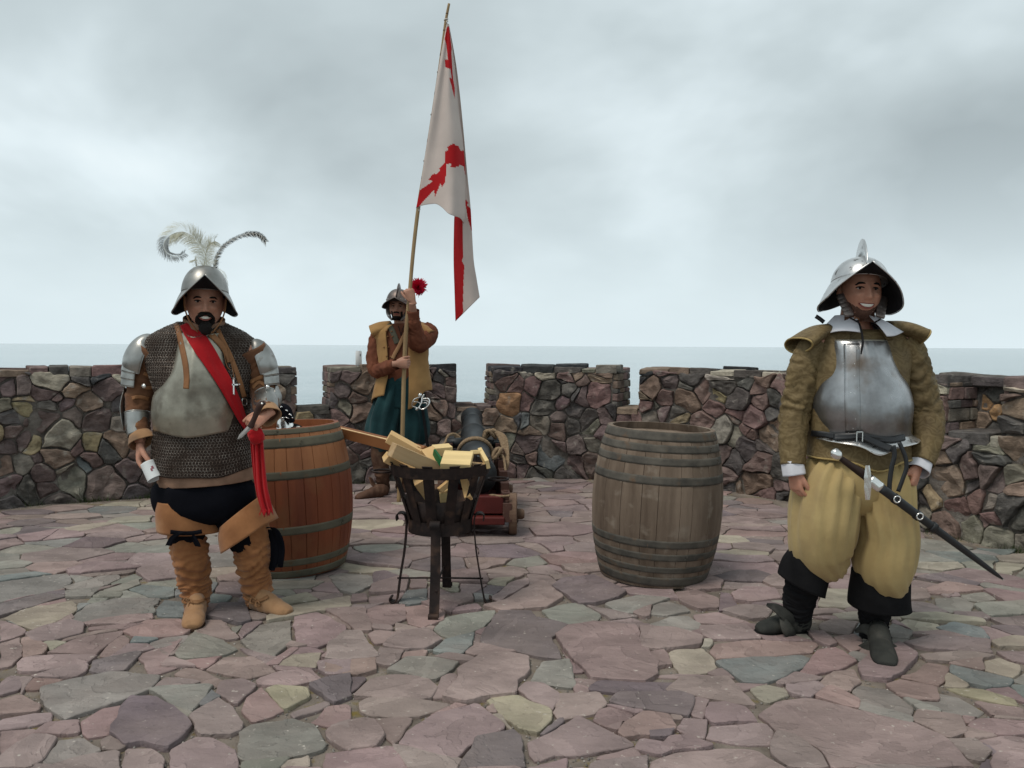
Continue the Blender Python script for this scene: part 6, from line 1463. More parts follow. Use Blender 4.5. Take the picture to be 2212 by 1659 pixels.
for s, w_ in ((0, .012), (.75, .010), (1, .0008)):
    p = C_ + (T_ - C_) * s; v += [p - u_ * w_, p + Vector((0, -.003, 0)) * (1 - s * .8), p + u_ * w_, p + Vector((0, .003, 0)) * (1 - s * .8)]
mk('blade', v, loftfaces(3, 4, True), mBlade, dg, smooth=False)
# steel gauntlet standing on the red barrel
gt = thing('gauntlet', 'black leather gauntlet with polished steel cuff lying on the red barrel', 'gauntlet', tuple(P(625, 926, 4.83)))
ZG = lambda x, y: (572.4 + .07323 * x, 853.3 + .07323 * y)
def zg(x, y, Yd): return P(*ZG(x, y), Yd)
tubeobj('steel_cuff', [zg(600, 1010, 4.76), zg(600, 940, 4.76), zg(560, 800, 4.76), zg(510, 680, 4.76), zg(480, 640, 4.76)], [(.052, .045), (.050, .043), (.044, .038), (.030, .028), (.028, .026)], mSilver, gt, m=28, n=20, open_=True, t=.003)
tubeobj('glove', [zg(470, 640, 4.76), zg(450, 520, 4.76), zg(480, 430, 4.75), zg(600, 470, 4.73), zg(700, 620, 4.72), zg(780, 760, 4.71), zg(800, 820, 4.71)], [.026, .034, .036, .034, .026, .018, .010], mBlackV, gt, m=20, n=40, disp=lambda u, t, p: .003 * math.sin(5 * t))
for pts in ([(440, 360), (480, 345), (520, 360)], [(590, 430), (640, 450), (685, 490)], [(690, 545), (740, 570), (790, 620)], [(790, 650), (810, 670), (825, 700)], [(440, 700), (520, 670), (600, 660)], [(590, 640), (660, 670), (730, 700)]):
    tubeobj('finger_plate_glint', [zg(*p, 4.70) for p in pts], [(.001, .003), (.0045, .012), (.001, .003)], mSilver, gt, m=10, n=9)  # finger plates drawn as bright slivers, shaped as their crescent highlights
dk = thing('sheathed_knife', 'small dark sheathed knife poking out beside the steel gauntlet on the barrel', 'knife', tuple(zg(950, 960, 4.78)))
tubeobj('sheath', [zg(820, 870, 4.80), zg(960, 905, 4.78), zg(1090, 945, 4.76)], [.010, .009, .004], mDark, dk, m=10, n=9)
tubeobj('knife_handle', [zg(800, 985, 4.74), zg(880, 975, 4.74), zg(930, 965, 4.74)], [.011, .010, .009], mHorn, dk, m=12, n=8); tubeobj('bone_collar', [zg(930, 962, 4.735), zg(1025, 962, 4.735)], [.0095, .0095], mTeeth, dk, m=12, n=3)
# ================================================================== MIDDLE MAN (holds the flag pole)
YC = 7.34
C = thing('person', 'man in ochre vest and wide teal breeches, one arm raised on the flag pole', 'person', (P(860, 1075, YC).x, YC, 0))
hdC = Head(P(860.5, 663, 7.26), -2, -3, 2, 1.04, smile=0, fat=.2)
b_ = MB(); v, f = hdC.world(); b_.add(v, f)
for s in (-1, 1): v, f = hdC.ear(s); b_.add(v, f)
limb(b_, [P(863, 680, 7.32), P(865, 697, 7.34), P(868, 712, 7.36)], [.058, .060, .08])
limb(b_, [P(869, 710, YC), P(869, 735, YC), P(867, 780, YC), P(866, 820, YC), P(867, 850, YC)], [(.13, .08), (.16, .11), (.14, .11), (.13, .11), (.10, .09)], 18)
limb(b_, [P(850, 716, YC), P(817, 724, YC), P(811, 760, 7.33), P(811, 796, 7.30), P(835, 791, 7.10), P(855, 786, 6.95)], [.05, .048, .044, .040, .035, .028])
limb(b_, [P(890, 716, YC), P(922, 716, YC), P(913, 732, 7.25), P(902, 742, 7.14), P(897, 705, 7.04), P(892, 668, 6.98), P(890, 653, 6.94)], [.05, .048, .046, .042, .038, .034, .029])
limb(b_, [P(850, 830, YC), P(836, 900, YC), P(825, 960, YC), P(826, 1050, 7.38)], [.085, .07, .055, .04])
limb(b_, [P(884, 830, YC), P(890, 900, YC), P(892, 960, YC), P(872, 1040, 7.5)], [.085, .07, .055, .04])
hand(b_, P(855, 786, 6.945), (1, -.04, .02), (0, 1, .02), (0, -.1, 1), curls=((48, 80, 50), (54, 82, 50), (56, 82, 50), (58, 82, 50)), th=(.75, .45, .25, .9, .1, .5), S=1.08)
hand(b_, P(892, 651, 6.94), (-.38, -.02, 1), (-.25, 1, 0), (-1, -.2, -.35), curls=((50, 82, 50), (54, 82, 50), (56, 82, 50), (58, 82, 50)), th=(.75, .45, .25, .9, .1, .5), S=1.08)
finish_body(b_, mSkin2, C)
features(hdC, C, 0, .8, 1)
patch('beard', hdC, -.052, .052, -.122, -.045, .005, mHair, C, lambda x, z: min(1 - max(0, (abs(x) - .048) / .006), 1) * (1 if (z < -.086 or abs(x) > .034 or z > -.058 and abs(x) < .026) else .0) * (0 if z > -.05 and abs(x) < .04 else 1), 30, 26, rough=.004)
v, f = tubemesh([hdC.W(t * .028, hdC.fy(t * .028, -.055) - .003, -.055 - .009 * abs(t) ** 2) for t in np.linspace(-1, 1, 7)], [(.002, .002), (.005, .006), (.005, .007), (.005, .006), (.005, .007), (.005, .006), (.002, .002)], m=8, n=18, ref=(0, 0, 1)); mk('moustache', v, f, mHair, C)
mShirtC = mat('rust_brown_linen', (.175, .062, .034), .9, scale=5, col2=(.115, .040, .024), bump=.35, bscale=90)
mVest = mat('ochre_suede', (.37, .215, .085), .9, scale=5, col2=(.27, .150, .06), bump=.35, bscale=60, sheen=.1)
mVestC = mat('grey_green_collar', (.10, .095, .07), .9, bump=.3)
mTeal = mat('teal_wool', (.016, .052, .056), .95, scale=6, col2=(.009, .030, .034), bump=.4, bscale=80, sheen=.08)
mBootB = mat('brown_leather_boot', (.13, .068, .042), .75, scale=6, col2=(.075, .040, .028), bump=.35, bscale=50, spots=(9, (.19, .12, .08), .58, .75))
V = rows([(866, 699, YC, 24, .07), (868, 708, YC, 46, .095), (869, 716, YC, 57, .105), (869, 735, YC, 56, .12), (868, 770, YC, 47, .13), (867, 800, YC, 44, .13), (867, 822, YC, 46, .13)], 36, 26, gathers(.004, 7, 2.0, 1, .6), 2.1); mk('shirt', V.reshape(-1, 3), loftfaces(26, 36, True, False, True), mShirtC, C)
tubeobj('shirt_sleeve', [P(826, 714, YC), P(816, 728, YC), P(809, 755, 7.33), P(808, 785, 7.30), P(815, 801, 7.25), P(832, 796, 7.16), P(846, 790, 7.03), P(854, 787, 6.98)], [.060, .066, .066, .068, .066, .062, .055, .040], mShirtC, C, m=28, n=70, disp=bunch(.010, 4.5, 2.2, .8, 2.6))
tubeobj('shirt_sleeve', [P(916, 706, YC), P(928, 718, 7.32), P(920, 733, 7.24), P(906, 741, 7.15), P(897, 730, 7.09), P(896, 712, 7.06), P(893, 694, 7.02), P(892, 682, 7.00)], [.060, .076, .084, .086, .082, .072, .064, .050], mShirtC, C, m=28, n=70, disp=bunch(.011, 4, 5.2, .8, 2.6))
tubeobj('sleeve_cuff', [P(892.5, 688, 7.01), P(892, 670, 6.98)], [(.054, .05), (.056, .052)], mShirtC, C, m=26, n=6, open_=True, t=.003)
tubeobj('sleeve_cuff', [P(844, 791, 7.04), P(856, 787, 6.97)], [(.046, .048), (.048, .05)], mShirtC, C, m=26, n=6, open_=True, t=.003)
def vh(u, th, p):
    d = math.degrees(th) % 360; k = max(0, (u - .45) / .55)
    dz = 0
    for c, w_, a in ((72, 26, -.165), (30, 30, .0), (150, 45, -.06), (195, 40, -.10), (270, 60, .0)):
        e_ = min(abs(d - c), 360 - abs(d - c)); dz += a * math.exp(-(e_ / w_) ** 2)
    return (.012 * math.sin(5 * th + 2 * u) * k + .006 * noise.noise(Vector(p) * 14), dz * k ** 1.3)
vr = [(868, 703, YC, 34, .095), (869, 711, YC, 54, .115), (869, 720, YC, 63, .125), (869, 740, YC, 58, .14), (869, 775, YC, 54, .15), (870, 800, YC, 55, .155), (868, 822, YC, 60, .17), (866, 842, YC, 64, .185)]
vst, Vv, Fv = shell('vest', vr, [mVest, mVestC], C, 118, 433, 90, 44, vh, 2.1, .008)
for sg, pts in ((-1, [P(846, 706, YC), P(824, 710, YC), P(805, 718, YC)]), (1, [P(892, 706, YC), P(915, 712, 7.33), P(934, 727, 7.30)])):
    tubeobj('shoulder_wing', pts, [(.050, .07), (.058, .095), (.062, .115)], mVest, vst, m=0, n=12, th=np.linspace(0, 2 * math.pi, 25)[:-1] if False else np.linspace(R(0), R(360), 30), t=.008, disp=lambda u, t, p: .006 * math.sin(4 * t))
Tv = bvh((Vv.reshape(-1, 3), Fv), (V.reshape(-1, 3), loftfaces(26, 36)))
strap3('vest_lapel', [(838, 700), (846, 712), (853, 728), (858, 742)], 12, mVestC, C, Tv, off=.008, Yd=7.2)
for x, y in ((829, 698 + 17), (840, 716), (823.5, 750), (833, 750), (829, 769), (838, 770), (832, 727), (842, 727)):
    p = hit(Tv, x + 6, y, .010, 7.2); v, f = revolve([(.001, -.006), (.009, -.003), (.010, .003), (.001, .006)], 10, p); mk('button', v, f, mLeather, vst)
strap3('crossbelt', [(880, 712), (871, 728), (862, 748), (853, 764), (848, 775)], 8, mSuedeF, C, Tv, off=.012, Yd=7.2)
v, f = tubemesh([hit(Tv, x, y, .012, 7.22) for x, y in ((860, 704), (864, 716), (866, 725), (869, 714), (872, 704))], .003, m=6); mk('neck_cord', v, f, mDark, C)
tm = MB()
V2 = rows([(867, 812, YC, 40, .13), (866, 825, YC, 44, .14), (865, 850, YC, 50, .15), (864, 880, YC, 54, .15)], 36, 18, gathers(.008, 14, 1.0, .6, .5), 2.2); tm.add(V2.reshape(-1, 3), loftfaces(18, 36, True, True, True))
v, f = tubemesh([P(853, 830, YC), P(844, 870, YC - .02), P(833, 910, YC - .03), P(828, 935, YC - .03), (P(829, 952, YC - .02)), P(828, 958, YC)], [(.10, .12), (.135, .15), (.162, .16), (.168, .165), (.140, .14), (.08, .09)], m=36, n=50, disp=gathers(.020, 9, 2.0, .9, .5)); tm.add(v, f)
v, f = tubemesh([P(880, 830, YC), P(888, 870, YC - .02), P(892, 910, YC - .02), P(894, 935, YC - .02), P(893, 950, YC - .01), P(893, 958, YC)], [(.10, .12), (.130, .15), (.142, .16), (.140, .16), (.12, .14), (.08, .09)], m=36, n=50, disp=gathers(.020, 9, 5.0, .9, .5)); tm.add(v, f)
tm.build('breeches', mTeal, C)
tubeobj('boot_shaft', [P(824, 952, YC), P(821, 980, YC), P(823, 1005, 7.36), P(826, 1030, 7.38), P(828, 1048, 7.40), P(829, 1062, 7.4)], [(.090, .095), (.084, .09), (.075, .08), (.062, .07), (.058, .066), (.055, .07)], mBootB, C, m=32, n=80, disp=bunch(.007, 7, 1.4, .8, 1.8, .35))
tubeobj('boot_shaft', [P(893, 952, YC), P(889, 980, 7.38), P(882, 1005, 7.42), P(874, 1030, 7.48), P(868, 1048, 7.53), P(866, 1056, 7.53)], [(.088, .095), (.082, .09), (.075, .08), (.062, .07), (.058, .066), (.055, .07)], mBootB, C, m=32, n=80, disp=bunch(.007, 7, 4.4, .8, 1.8, .35))
foot('boot_foot', G(836, 1074), G(768, 1081), mBootB, mSole, C, .050, .07, pointy=1.6)
foot('boot_foot', G(862, 1065), G(908, 1070), mBootB, mSole, C, .050, .07, pointy=1.6)
tubeobj('spur_leather', [P(800, 1032, 7.30), P(806, 1046, 7.28), P(816, 1052, 7.29)], [(.008, .05), (.012, .065), (.008, .04)], mBootB, C, m=14, n=9)
hmC = helmet(C, hdC, mSteelR, mDark, dome=(.108, .128, .120), z0=.038, brim=dict(f=.205, s=.140, b=.19, zf=.062, zs=-.010, zb=.03), crest=.055, rivets=mSilver)
for s in (-1, 1):
    v, f = tubemesh([hdC.W(s * .088, .0, .03), hdC.W(s * .086, -.02, -.03), hdC.W(s * .072, -.045, -.08), hdC.W(s * .04, -.07, -.125)], [(.020, .004), (.022, .005), (.018, .005), (.006, .004)], m=8, n=14); mk('cheek_piece', v, f, mSteelR, hmC)
# red pompom plume behind the raised hand
mPom = mat('red_feather_tuft', (.62, .012, .05), .8, bump=0, var=.2, scale=20)
pm = MB(); pc = P(904, 621, 7.30)
for _ in range(1700):
    d = Vector(rng.normal(0, 1, 3)); d.normalize(); p0 = pc + d * .01; L_ = .058 * rng.uniform(.75, 1.1) * (1 + .25 * (d.z > .3)); s = d.cross(Vector((.3, .9, .2))).normalized() * .0022; e_ = Vector(rng.normal(0, .012, 3))
    pm.add([p0 - s, p0 + s, pc + d * L_ + e_ + s, pc + d * L_ + e_ - s], [[0, 1, 2, 3]])
pm.build('feather_tuft', mPom, hmC, smooth=False, kind='stuff')
v, f = tubemesh([pc, P(884, 640, 7.30)], .006, m=6, n=3); mk('tuft_stem', v, f, mPom, hmC)
# swept hilt of his sword
ZS = lambda x, y: ((1640 + x * .08439) / 1.8517, (1540 + y * .08439) / 1.8517)
sw = thing('rapier', 'rapier with swept silver hilt hanging at the hip of the flag bearer', 'sword', tuple(P(910, 870, 7.12)))
def wire(name, pts, r, Yd=7.10, dep=0, m_=mSilver):
    k = len(pts); v, f = tubemesh([P(*ZS(x, y), Yd + dep * math.sin(math.pi * i / (k - 1))) for i, (x, y) in enumerate(pts)], r, m=8, n=k * 5, ref=(.1, 1, .1)); mk(name, v, f, m_, sw)
v, f = revolve([(.001, -.022), (.015, -.016), (.020, 0), (.015, .016), (.001, .022)], 16, P(*ZS(470, 490), 7.09)); mk('pommel', v, f, mSilver, sw)
wire('grip', [(470, 560), (465, 700), (460, 860)], .014, 7.12, 0, mDark)
wire('guard_ring', [(660, 450), (570, 610), (555, 780), (490, 950), (430, 1040), (470, 1120), (570, 1150), (700, 1110), (850, 990), (925, 860), (920, 740), (870, 650), (780, 635), (600, 645)], .0062, 7.07, -.03)
wire('guard_ring', [(430, 605), (330, 610), (200, 680), (130, 800), (95, 900), (100, 1010)], .0058, 7.08, -.03)
wire('guard_ring', [(100, 1010), (230, 1040), (340, 1090), (400, 1080), (350, 1190)], .005, 7.08); wire('guard_ring', [(140, 805), (300, 795), (440, 840), (470, 900)], .0045, 7.10)
wire('guard_ring', [(560, 850), (660, 850), (740, 840), (800, 900), (800, 1000), (740, 1060)], .0055, 7.08, -.02); wire('guard_ring', [(600, 720), (760, 740), (850, 790), (900, 860)], .0045, 7.10)
v, f = revolve([(.001, -.013), (.012, 0), (.001, .013)], 12, P(*ZS(300, 1145), 7.07)); mk('quillon_knob', v, f, mSilver, sw)
wire('quillon', [(340, 1200), (420, 1060), (560, 820), (660, 440)], .006, 7.11)
wire('scabbard', [(560, 1000), (620, 1300), (760, 2300), (880, 3300)], .014, 7.14, .0, mDark)

# ================================================================== RIGHT MAN (bare breastplate, mustard breeches)
YR = 3.72
Q = thing('person', 'smiling man in crested helmet, blue steel breastplate and mustard breeches', 'person', (P(1850, 1400, YR).x, YR, 0))
hdR = Head(P(1858, 629, 3.66), -2, -5, 3, 1.12, smile=1.0, fat=.4)
b_ = MB(); v, f = hdR.world(); b_.add(v, f)
for s in (-1, 1): v, f = hdR.ear(s); b_.add(v, f)
limb(b_, [P(1848, 665, 3.70), P(1845, 692, 3.74), P(1847, 725, 3.76)], [.062, .066, .09])
limb(b_, [P(1850, 722, YR), P(1852, 770, YR), P(1853, 850, YR), P(1855, 930, YR), P(1856, 1010, YR), P(1856, 1070, YR)], [(.15, .09), (.19, .12), (.18, .12), (.18, .12), (.19, .12), (.12, .10)], 20)
limb(b_, [P(1800, 738, YR), P(1755, 750, YR), P(1736, 810, YR), P(1720, 880, YR), P(1712, 950, 3.70), P(1715, 1010, 3.66)], [.06, .055, .05, .046, .040, .029])
limb(b_, [P(1905, 735, YR), P(1956, 748, YR), P(1979, 810, YR), P(1998, 880, YR), P(1997, 940, 3.68), P(1985, 1003, 3.62)], [.06, .055, .05, .046, .040, .029])
limb(b_, [P(1815, 1040, YR), P(1775, 1150, 3.72), P(1745, 1230, 3.78), P(1725, 1340, 3.86)], [.10, .08, .055, .04])
limb(b_, [P(1900, 1040, YR), P(1905, 1170, 3.68), P(1898, 1260, 3.72), P(1888, 1365, 3.76)], [.10, .08, .055, .04])
hand(b_, P(1714, 1012, 3.65), (.12, -.10, -1), (.85, .3, 0), (.2, -1, 0), curls=((22, 38, 25), (28, 42, 28), (32, 44, 28), (36, 46, 28)), th=(.85, .30, .30, .9, -.05, .4), S=1.02, spread=.3)
hand(b_, P(1983, 1006, 3.61), (-.35, -.22, -1), (-.65, .55, .1), (-.55, -.85, 0), curls=((50, 72, 40), (56, 76, 40), (60, 78, 40), (62, 80, 40)), th=(.75, .3, .5, .8, -.05, .6), S=1.02)
finish_body(b_, mSkin, Q)
features(hdR, Q, 1.0)
def stub_(x, z):
    ax_ = abs(x)
    ln = -.047 if ax_ < .024 else (-.047 - (ax_ - .024) * 1.9 if ax_ < .036 else -.070 + (ax_ - .036) * .9)
    return min(1, (ln - z) / .007, ((x / .036) ** 2 + ((z + .0715 - 8 * x * x) / .0145) ** 2 - 1) * 2)
patch('stubble', hdR, -.062, .062, -.126, -.036, .0014, mStub, Q, stub_, 54, 50, rough=.0012)
# brocade with a scrolling pattern in relief
mBro = mat('old_gold_brocade', (.205, .150, .072), .62, scale=7, col2=(.115, .082, .042), bump=.3, bscale=90, thr=(.3, .7))
t = mBro.node_tree; b = t.nodes['Principled BSDF']; tcn = [n_ for n_ in t.nodes if n_.type == 'TEX_COORD'][0]
wv = t.nodes.new('ShaderNodeTexWave'); wv.wave_type = 'RINGS'; wv.inputs['Scale'].default_value = 9; wv.inputs['Distortion'].default_value = 22; wv.inputs['Detail'].default_value = 2.5; wv.inputs['Detail Scale'].default_value = 1.6; t.links.new(tcn.outputs['Object'], wv.inputs['Vector'])
rr_ = t.nodes.new('ShaderNodeValToRGB'); rr_.color_ramp.elements[0].position = .38; rr_.color_ramp.elements[1].position = .60; rr_.color_ramp.elements[0].color = (.62, .58, .5, 1); rr_.color_ramp.elements[1].color = (1.12, 1.12, 1.12, 1); t.links.new(wv.outputs['Fac'], rr_.inputs[0])
mm = t.nodes.new('ShaderNodeMixRGB'); mm.blend_type = 'MULTIPLY'; mm.inputs[0].default_value = .45; src = b.inputs['Base Color'].links[0].from_socket; t.links.new(src, mm.inputs[1]); t.links.new(rr_.outputs[0], mm.inputs[2]); t.links.new(mm.outputs[0], b.inputs['Base Color'])
mMus = mat('mustard_cloth', (.47, .355, .165), .88, scale=3, col2=(.37, .27, .12), bump=.5, bscale=45, sheen=.1, spots=(5, (.33, .24, .12), .56, .8))
mBlackS = mat('black_suede', (.012, .012, .013), .9, scale=8, col2=(.006, .006, .007), bump=.4, bscale=60, spec=.15); mShoeG = mat('dusty_black_leather', (.042, .043, .038), .8, scale=8, col2=(.020, .021, .020), bump=.35, bscale=50, spots=(7, (.085, .08, .07), .58, .75))
mWhiteC = mat('white_linen', (.66, .66, .70), .8, var=.06, bump=.2, bscale=200)
mBelt = mat('black_belt_leather', (.012, .013, .015), .42, bump=.15, bscale=80, spec=.5); mCord = mat('gold_cord', (.40, .29, .12), .6, bump=.6, bscale=220)
dr = [(1853, 713, YR + .03, 84, .092), (1855, 721, YR + .02, 98, .112), (1856, 738, YR + .02, 110, .12), (1855, 770, YR + .01, 112, .14), (1853, 810, YR, 106, .155), (1853, 860, YR, 105, .16), (1855, 920, YR, 110, .165), (1856, 960, YR, 108, .17), (1857, 985, YR, 112, .185)]
def dhem(u, th, p): k = max(0, (u - .85) / .15); return (gathers(.004, 9, 1.0, 1, .7)(u, th, p), -.045 * math.exp(-((th - R(88)) / .35) ** 2) * k)
Vd = rows(dr, 64, 60, dhem, 2.05); o = mk('brocade_doublet', Vd.reshape(-1, 3), loftfaces(60, 64, True, False, False), mBro, Q); solid(o, .004, 0)
edge_roll(np.vstack([Vd[-1], Vd[-1][:1]]), .005, mCord, o, 'corded_hem')
def slv(pts, rad, seed):
    return tubeobj('brocade_sleeve', pts, rad, mBro, Q, m=36, n=90, disp=lambda u, th, p: bunch(.0075, 6, seed, .9, 2.6, .1)(u, th, p) * (.55 + .9 * math.exp(-((u - .5) / .28) ** 2)), open_=True, t=.004)
slv([P(1766, 740, YR), P(1752, 758, YR), P(1739, 795, YR), P(1727, 845, YR), P(1718, 890, YR), P(1712, 945, 3.69), P(1713, 1004, 3.66)], [.062, .067, .070, .068, .067, .061, .055], 1.0)
slv([P(1945, 735, YR), P(1962, 752, YR), P(1974, 795, YR), P(1989, 845, YR), P(2000, 890, YR), P(2001, 945, 3.67), P(1987, 1000, 3.62)], [.062, .068, .071, .072, .072, .070, .060], 3.3)
for sg, pts in ((-1, [P(1790, 712, YR), P(1760, 722, YR), P(1724, 746, 3.70)]), (1, [P(1915, 706, YR), P(1952, 712, YR), P(1992, 729, 3.70)])):
    w_, Vw = tubeobj('shoulder_wing', pts, [(.026, .06), (.036, .10), (.040, .115)], mBro, Q, m=0, n=14, th=np.linspace(0, 2 * math.pi, 31), t=.006, disp=lambda u, t, p: .004 * math.sin(3 * t) * u); edge_roll(Vw[-1], .0045, mCord, w_, 'corded_edge')
# breastplate
pr_ = [(1846, 736, YR, 67, .125), (1846, 752, YR, 69, .150), (1847, 780, YR, 73, .178), (1849, 805, YR, 82, .195), (1852, 832, YR, 97, .208), (1854, 868, YR, 105, .220), (1855, 900, YR, 102, .218), (1857, 922, YR, 97, .205), (1858, 936, YR, 98, .200)]
def pr2(u, th, p): k = math.exp(-((th - R(92)) / .06) ** 2); k2 = 1 if abs(math.degrees(th) - 92) < 11 else 0; return (.004 * k + .0025 * k2 + .002 * noise.noise(Vector(p) * 8), 0)
bpR, VbR, FbR = shell('breastplate', pr_, [mSteelB], Q, 8, 172, 70, 46, pr2, 2.15, .004)
for e_ in (VbR[0], VbR[:, 0], VbR[:, -1]): edge_roll(e_, .005, mSteelO, bpR)
TR_ = bvh((VbR.reshape(-1, 3), FbR), (Vd.reshape(-1, 3), loftfaces(60, 64)))
drape('riveted_strip', [(1822, 742), (1823, 800), (1824, 870), (1826, 934)], [(1857, 742), (1857, 800), (1859, 870), (1860, 934)], mSteelB, bpR, TR_, .003, 3.5, n=40, m=5, thick=.003)
for x, y in ((1832, 760), (1847, 759), (1822, 786), (1846, 786), (1846, 812), (1838, 848), (1830, 842), (1847, 850), (1848, 905), (1843, 925)):
    p = hit(TR_, x, y, .001, 3.5); v, f = revolve([(.001, -.0045), (.0045, 0), (.001, .0045)], 8, p); mk('rivet', v, f, mSilver, bpR)
fr_ = [(1858, 934, YR, 97, .200), (1860, 944, YR, 104, .212), (1862, 953, YR, 112, .232)]
fd, Vf, Ff = shell('waist_flange', fr_, [mSteelS], Q, 4, 176, 60, 12, lambda u, th, p: (0, (-.035 * math.exp(-((th - R(95)) / .22) ** 2) + .020 * (abs(math.cos(th)) ** 1.5)) * u), 2.1, .004); edge_roll(Vf[-1], .003, mSilver, fd)
Tf = bvh((VbR.reshape(-1, 3), FbR), (Vf.reshape(-1, 3), Ff), (Vd.reshape(-1, 3), loftfaces(60, 64)))
strap3('belt', [(1752, 936), (1775, 938), (1800, 941), (1830, 942), (1860, 942), (1895, 948), (1925, 950), (1955, 944)], 13, mBelt, Q, Tf, off=.012, Yd=3.6)
strap3('belt', [(1800, 944), (1835, 943), (1858, 942), (1880, 951), (1905, 962), (1928, 970)], 14, mBelt, Q, Tf, off=.020, Yd=3.6)
c = hit(Tf, 1856, 943, .034, 3.5)
for dx in (-.012, .014): v, f = box(c + Vector((dx, 0, 0)), (.004, .006, .044)); mk('buckle', v, f, mSilver, Q, smooth=False)
v, f = box(c + Vector((.001, 0, .021)), (.028, .006, .004)); mk('buckle', v, f, mSilver, Q, smooth=False)
strap3('sword_hanger', [(1930, 962), (1932, 985), (1926, 1010), (1922, 1040), (1921, 1062)], 10, mBelt, Q, None, Yd=3.46); strap3('sword_hanger', [(1942, 955), (1955, 985), (1958, 1010), (1950, 1035), (1940, 1062)], 9, mBelt, Q, None, Yd=3.48)
# collar
def colw(u, th, p): return (.004 * math.sin(6 * th) * u, 0.012 * math.sin(3 * th + 1) * u * u)
shell('falling_collar', [(1846, 682, 3.73, 38, .090), (1848, 690, 3.73, 48, .102), (1853, 706, 3.72, 68, .130), (1858, 722, 3.71, 84, .150)], [mWhiteC], Q, 106, 434, 60, 16, colw, 2.1, .003)
shell('collar_band', [(1848, 714, 3.72, 62, .105), (1851, 724, 3.72, 72, .115), (1853, 734, 3.72, 76, .122)], [mBro], Q, 118, 422, 40, 8, None, 2.1, .004)
v, f = tubemesh([P(1853, 692, 3.60), P(1858, 705, 3.575), P(1862, 722, 3.545), P(1864, 740, 3.52), P(1862, 752, 3.51), P(1860, 765, 3.50)], [.004, .004, .005, .005, .005, .003], m=8); mk('neck_lace', v, f, mDark, Q)
vv, ff = tubemesh([P(1850 + 5 * math.cos(a), 690 + 3 * math.sin(a), 3.60) for a in np.linspace(0, 6.3, 10)], .003, m=6); mk('lace_ring', vv, ff, mLeather, Q)
for pts in ([(1762, 683), (1770, 688), (1780, 696)],): strap3('helmet_strap_end', pts, 9, mBelt, Q, None, Yd=3.74)
# cuffs
for pts, r0, r1 in (([P(1712, 996, 3.66), P(1714, 1010, 3.655), P(1717, 1026, 3.65)], .049, .051), ([P(1988, 992, 3.625), P(1984, 1004, 3.615), P(1979, 1018, 3.60)], .053, .056)):
    tubeobj('shirt_cuff', pts, [r0, r0 + .001, r1], mWhiteC, Q, m=30, n=10, open_=True, t=.003, disp=lambda u, t, p: .0025 * math.sin(5 * t))
# breeches
qm = MB()
V2 = rows([(1856, 972, YR, 78, .115), (1856, 994, YR, 98, .150), (1855, 1030, YR, 108, .172), (1855, 1075, YR, 104, .150), (1850, 1105, YR, 70, .10)], 52, 24, gathers(.009, 24, 1.0, .9, .4), 2.3); qm.add(V2.reshape(-1, 3), loftfaces(24, 52, True, True, True))
v, f = tubemesh([P(1812, 992, YR), P(1790, 1040, 3.71), P(1779, 1100, 3.70), P(1773, 1150, 3.71), P(1774, 1190, 3.73), P(1788, 1216, 3.74), P(1800, 1229, 3.76)], [(.075, .09), (.135, .165), (.148, .18), (.150, .175), (.136, .155), (.100, .12), (.045, .07)], m=52, n=70, disp=gathers(.016, 15, 2.0, .7, .3)); qm.add(v, f)
v, f = tubemesh([P(1898, 992, YR), P(1903, 1040, 3.70), P(1909, 1100, 3.68), P(1915, 1160, 3.67), P(1908, 1215, 3.67), P(1917, 1248, 3.68), P(1938, 1269, 3.70)], [(.075, .09), (.130, .165), (.122, .17), (.118, .17), (.134, .16), (.112, .13), (.045, .07)], m=52, n=76, disp=gathers(.016, 15, 6.0, .7, .3)); qm.add(v, f)
qm.build('breeches', mMus, Q)
# boots
def qcuff(nm, rw, n_=18, off=0): V = rows(rw, 44, n_, lambda u, th, p: (.004 * math.sin(3 * th + 4 * u), .006 * math.sin(2 * th) * u), 2.15); o = mk(nm, V.reshape(-1, 3), loftfaces(n_, 44, True, False, False), mBlackS, Q); solid(o, .005, 0); return o
qcuff('boot_cuff', [(1752, 1190, 3.75, 42, .10, 6), (1742, 1225, 3.77, 48, .115, 14), (1732, 1266, 3.79, 47, .12, 24)])
qcuff('boot_cuff', [(1900, 1235, 3.70, 58, .12, 2), (1900, 1275, 3.71, 60, .13, 3), (1901, 1310, 3.72, 63, .135, 3)])
tubeobj('boot_shaft', [P(1745, 1225, 3.78), P(1736, 1255, 3.80), P(1728, 1285, 3.82), P(1724, 1310, 3.84), P(1722, 1332, 3.86), P(1724, 1352, 3.87)], [(.080, .085), (.082, .085), (.078, .082), (.070, .075), (.062, .068), (.05, .06)], mBlackS, Q, m=36, n=90, disp=bunch(.007, 8, 2.4, .8, 1.8, .1))
tubeobj('boot_shaft', [P(1897, 1275, 3.73), P(1892, 1305, 3.74), P(1888, 1330, 3.76), P(1887, 1352, 3.77), P(1889, 1372, 3.77), P(1891, 1385, 3.77)], [(.078, .08), (.074, .078), (.068, .072), (.063, .068), (.066, .072), (.052, .06)], mBlackS, Q, m=36, n=90, disp=bunch(.007, 7, 5.4, .8, 1.8, .1))
foot('boot_foot', G(1745, 1368), G(1634, 1371), mShoeG, mBlackS, Q, .054, .07, pointy=1.6)
foot('boot_foot', G(1893, 1388), G(1914, 1450), mShoeG, mBlackS, Q, .056, .07, pointy=1.8)
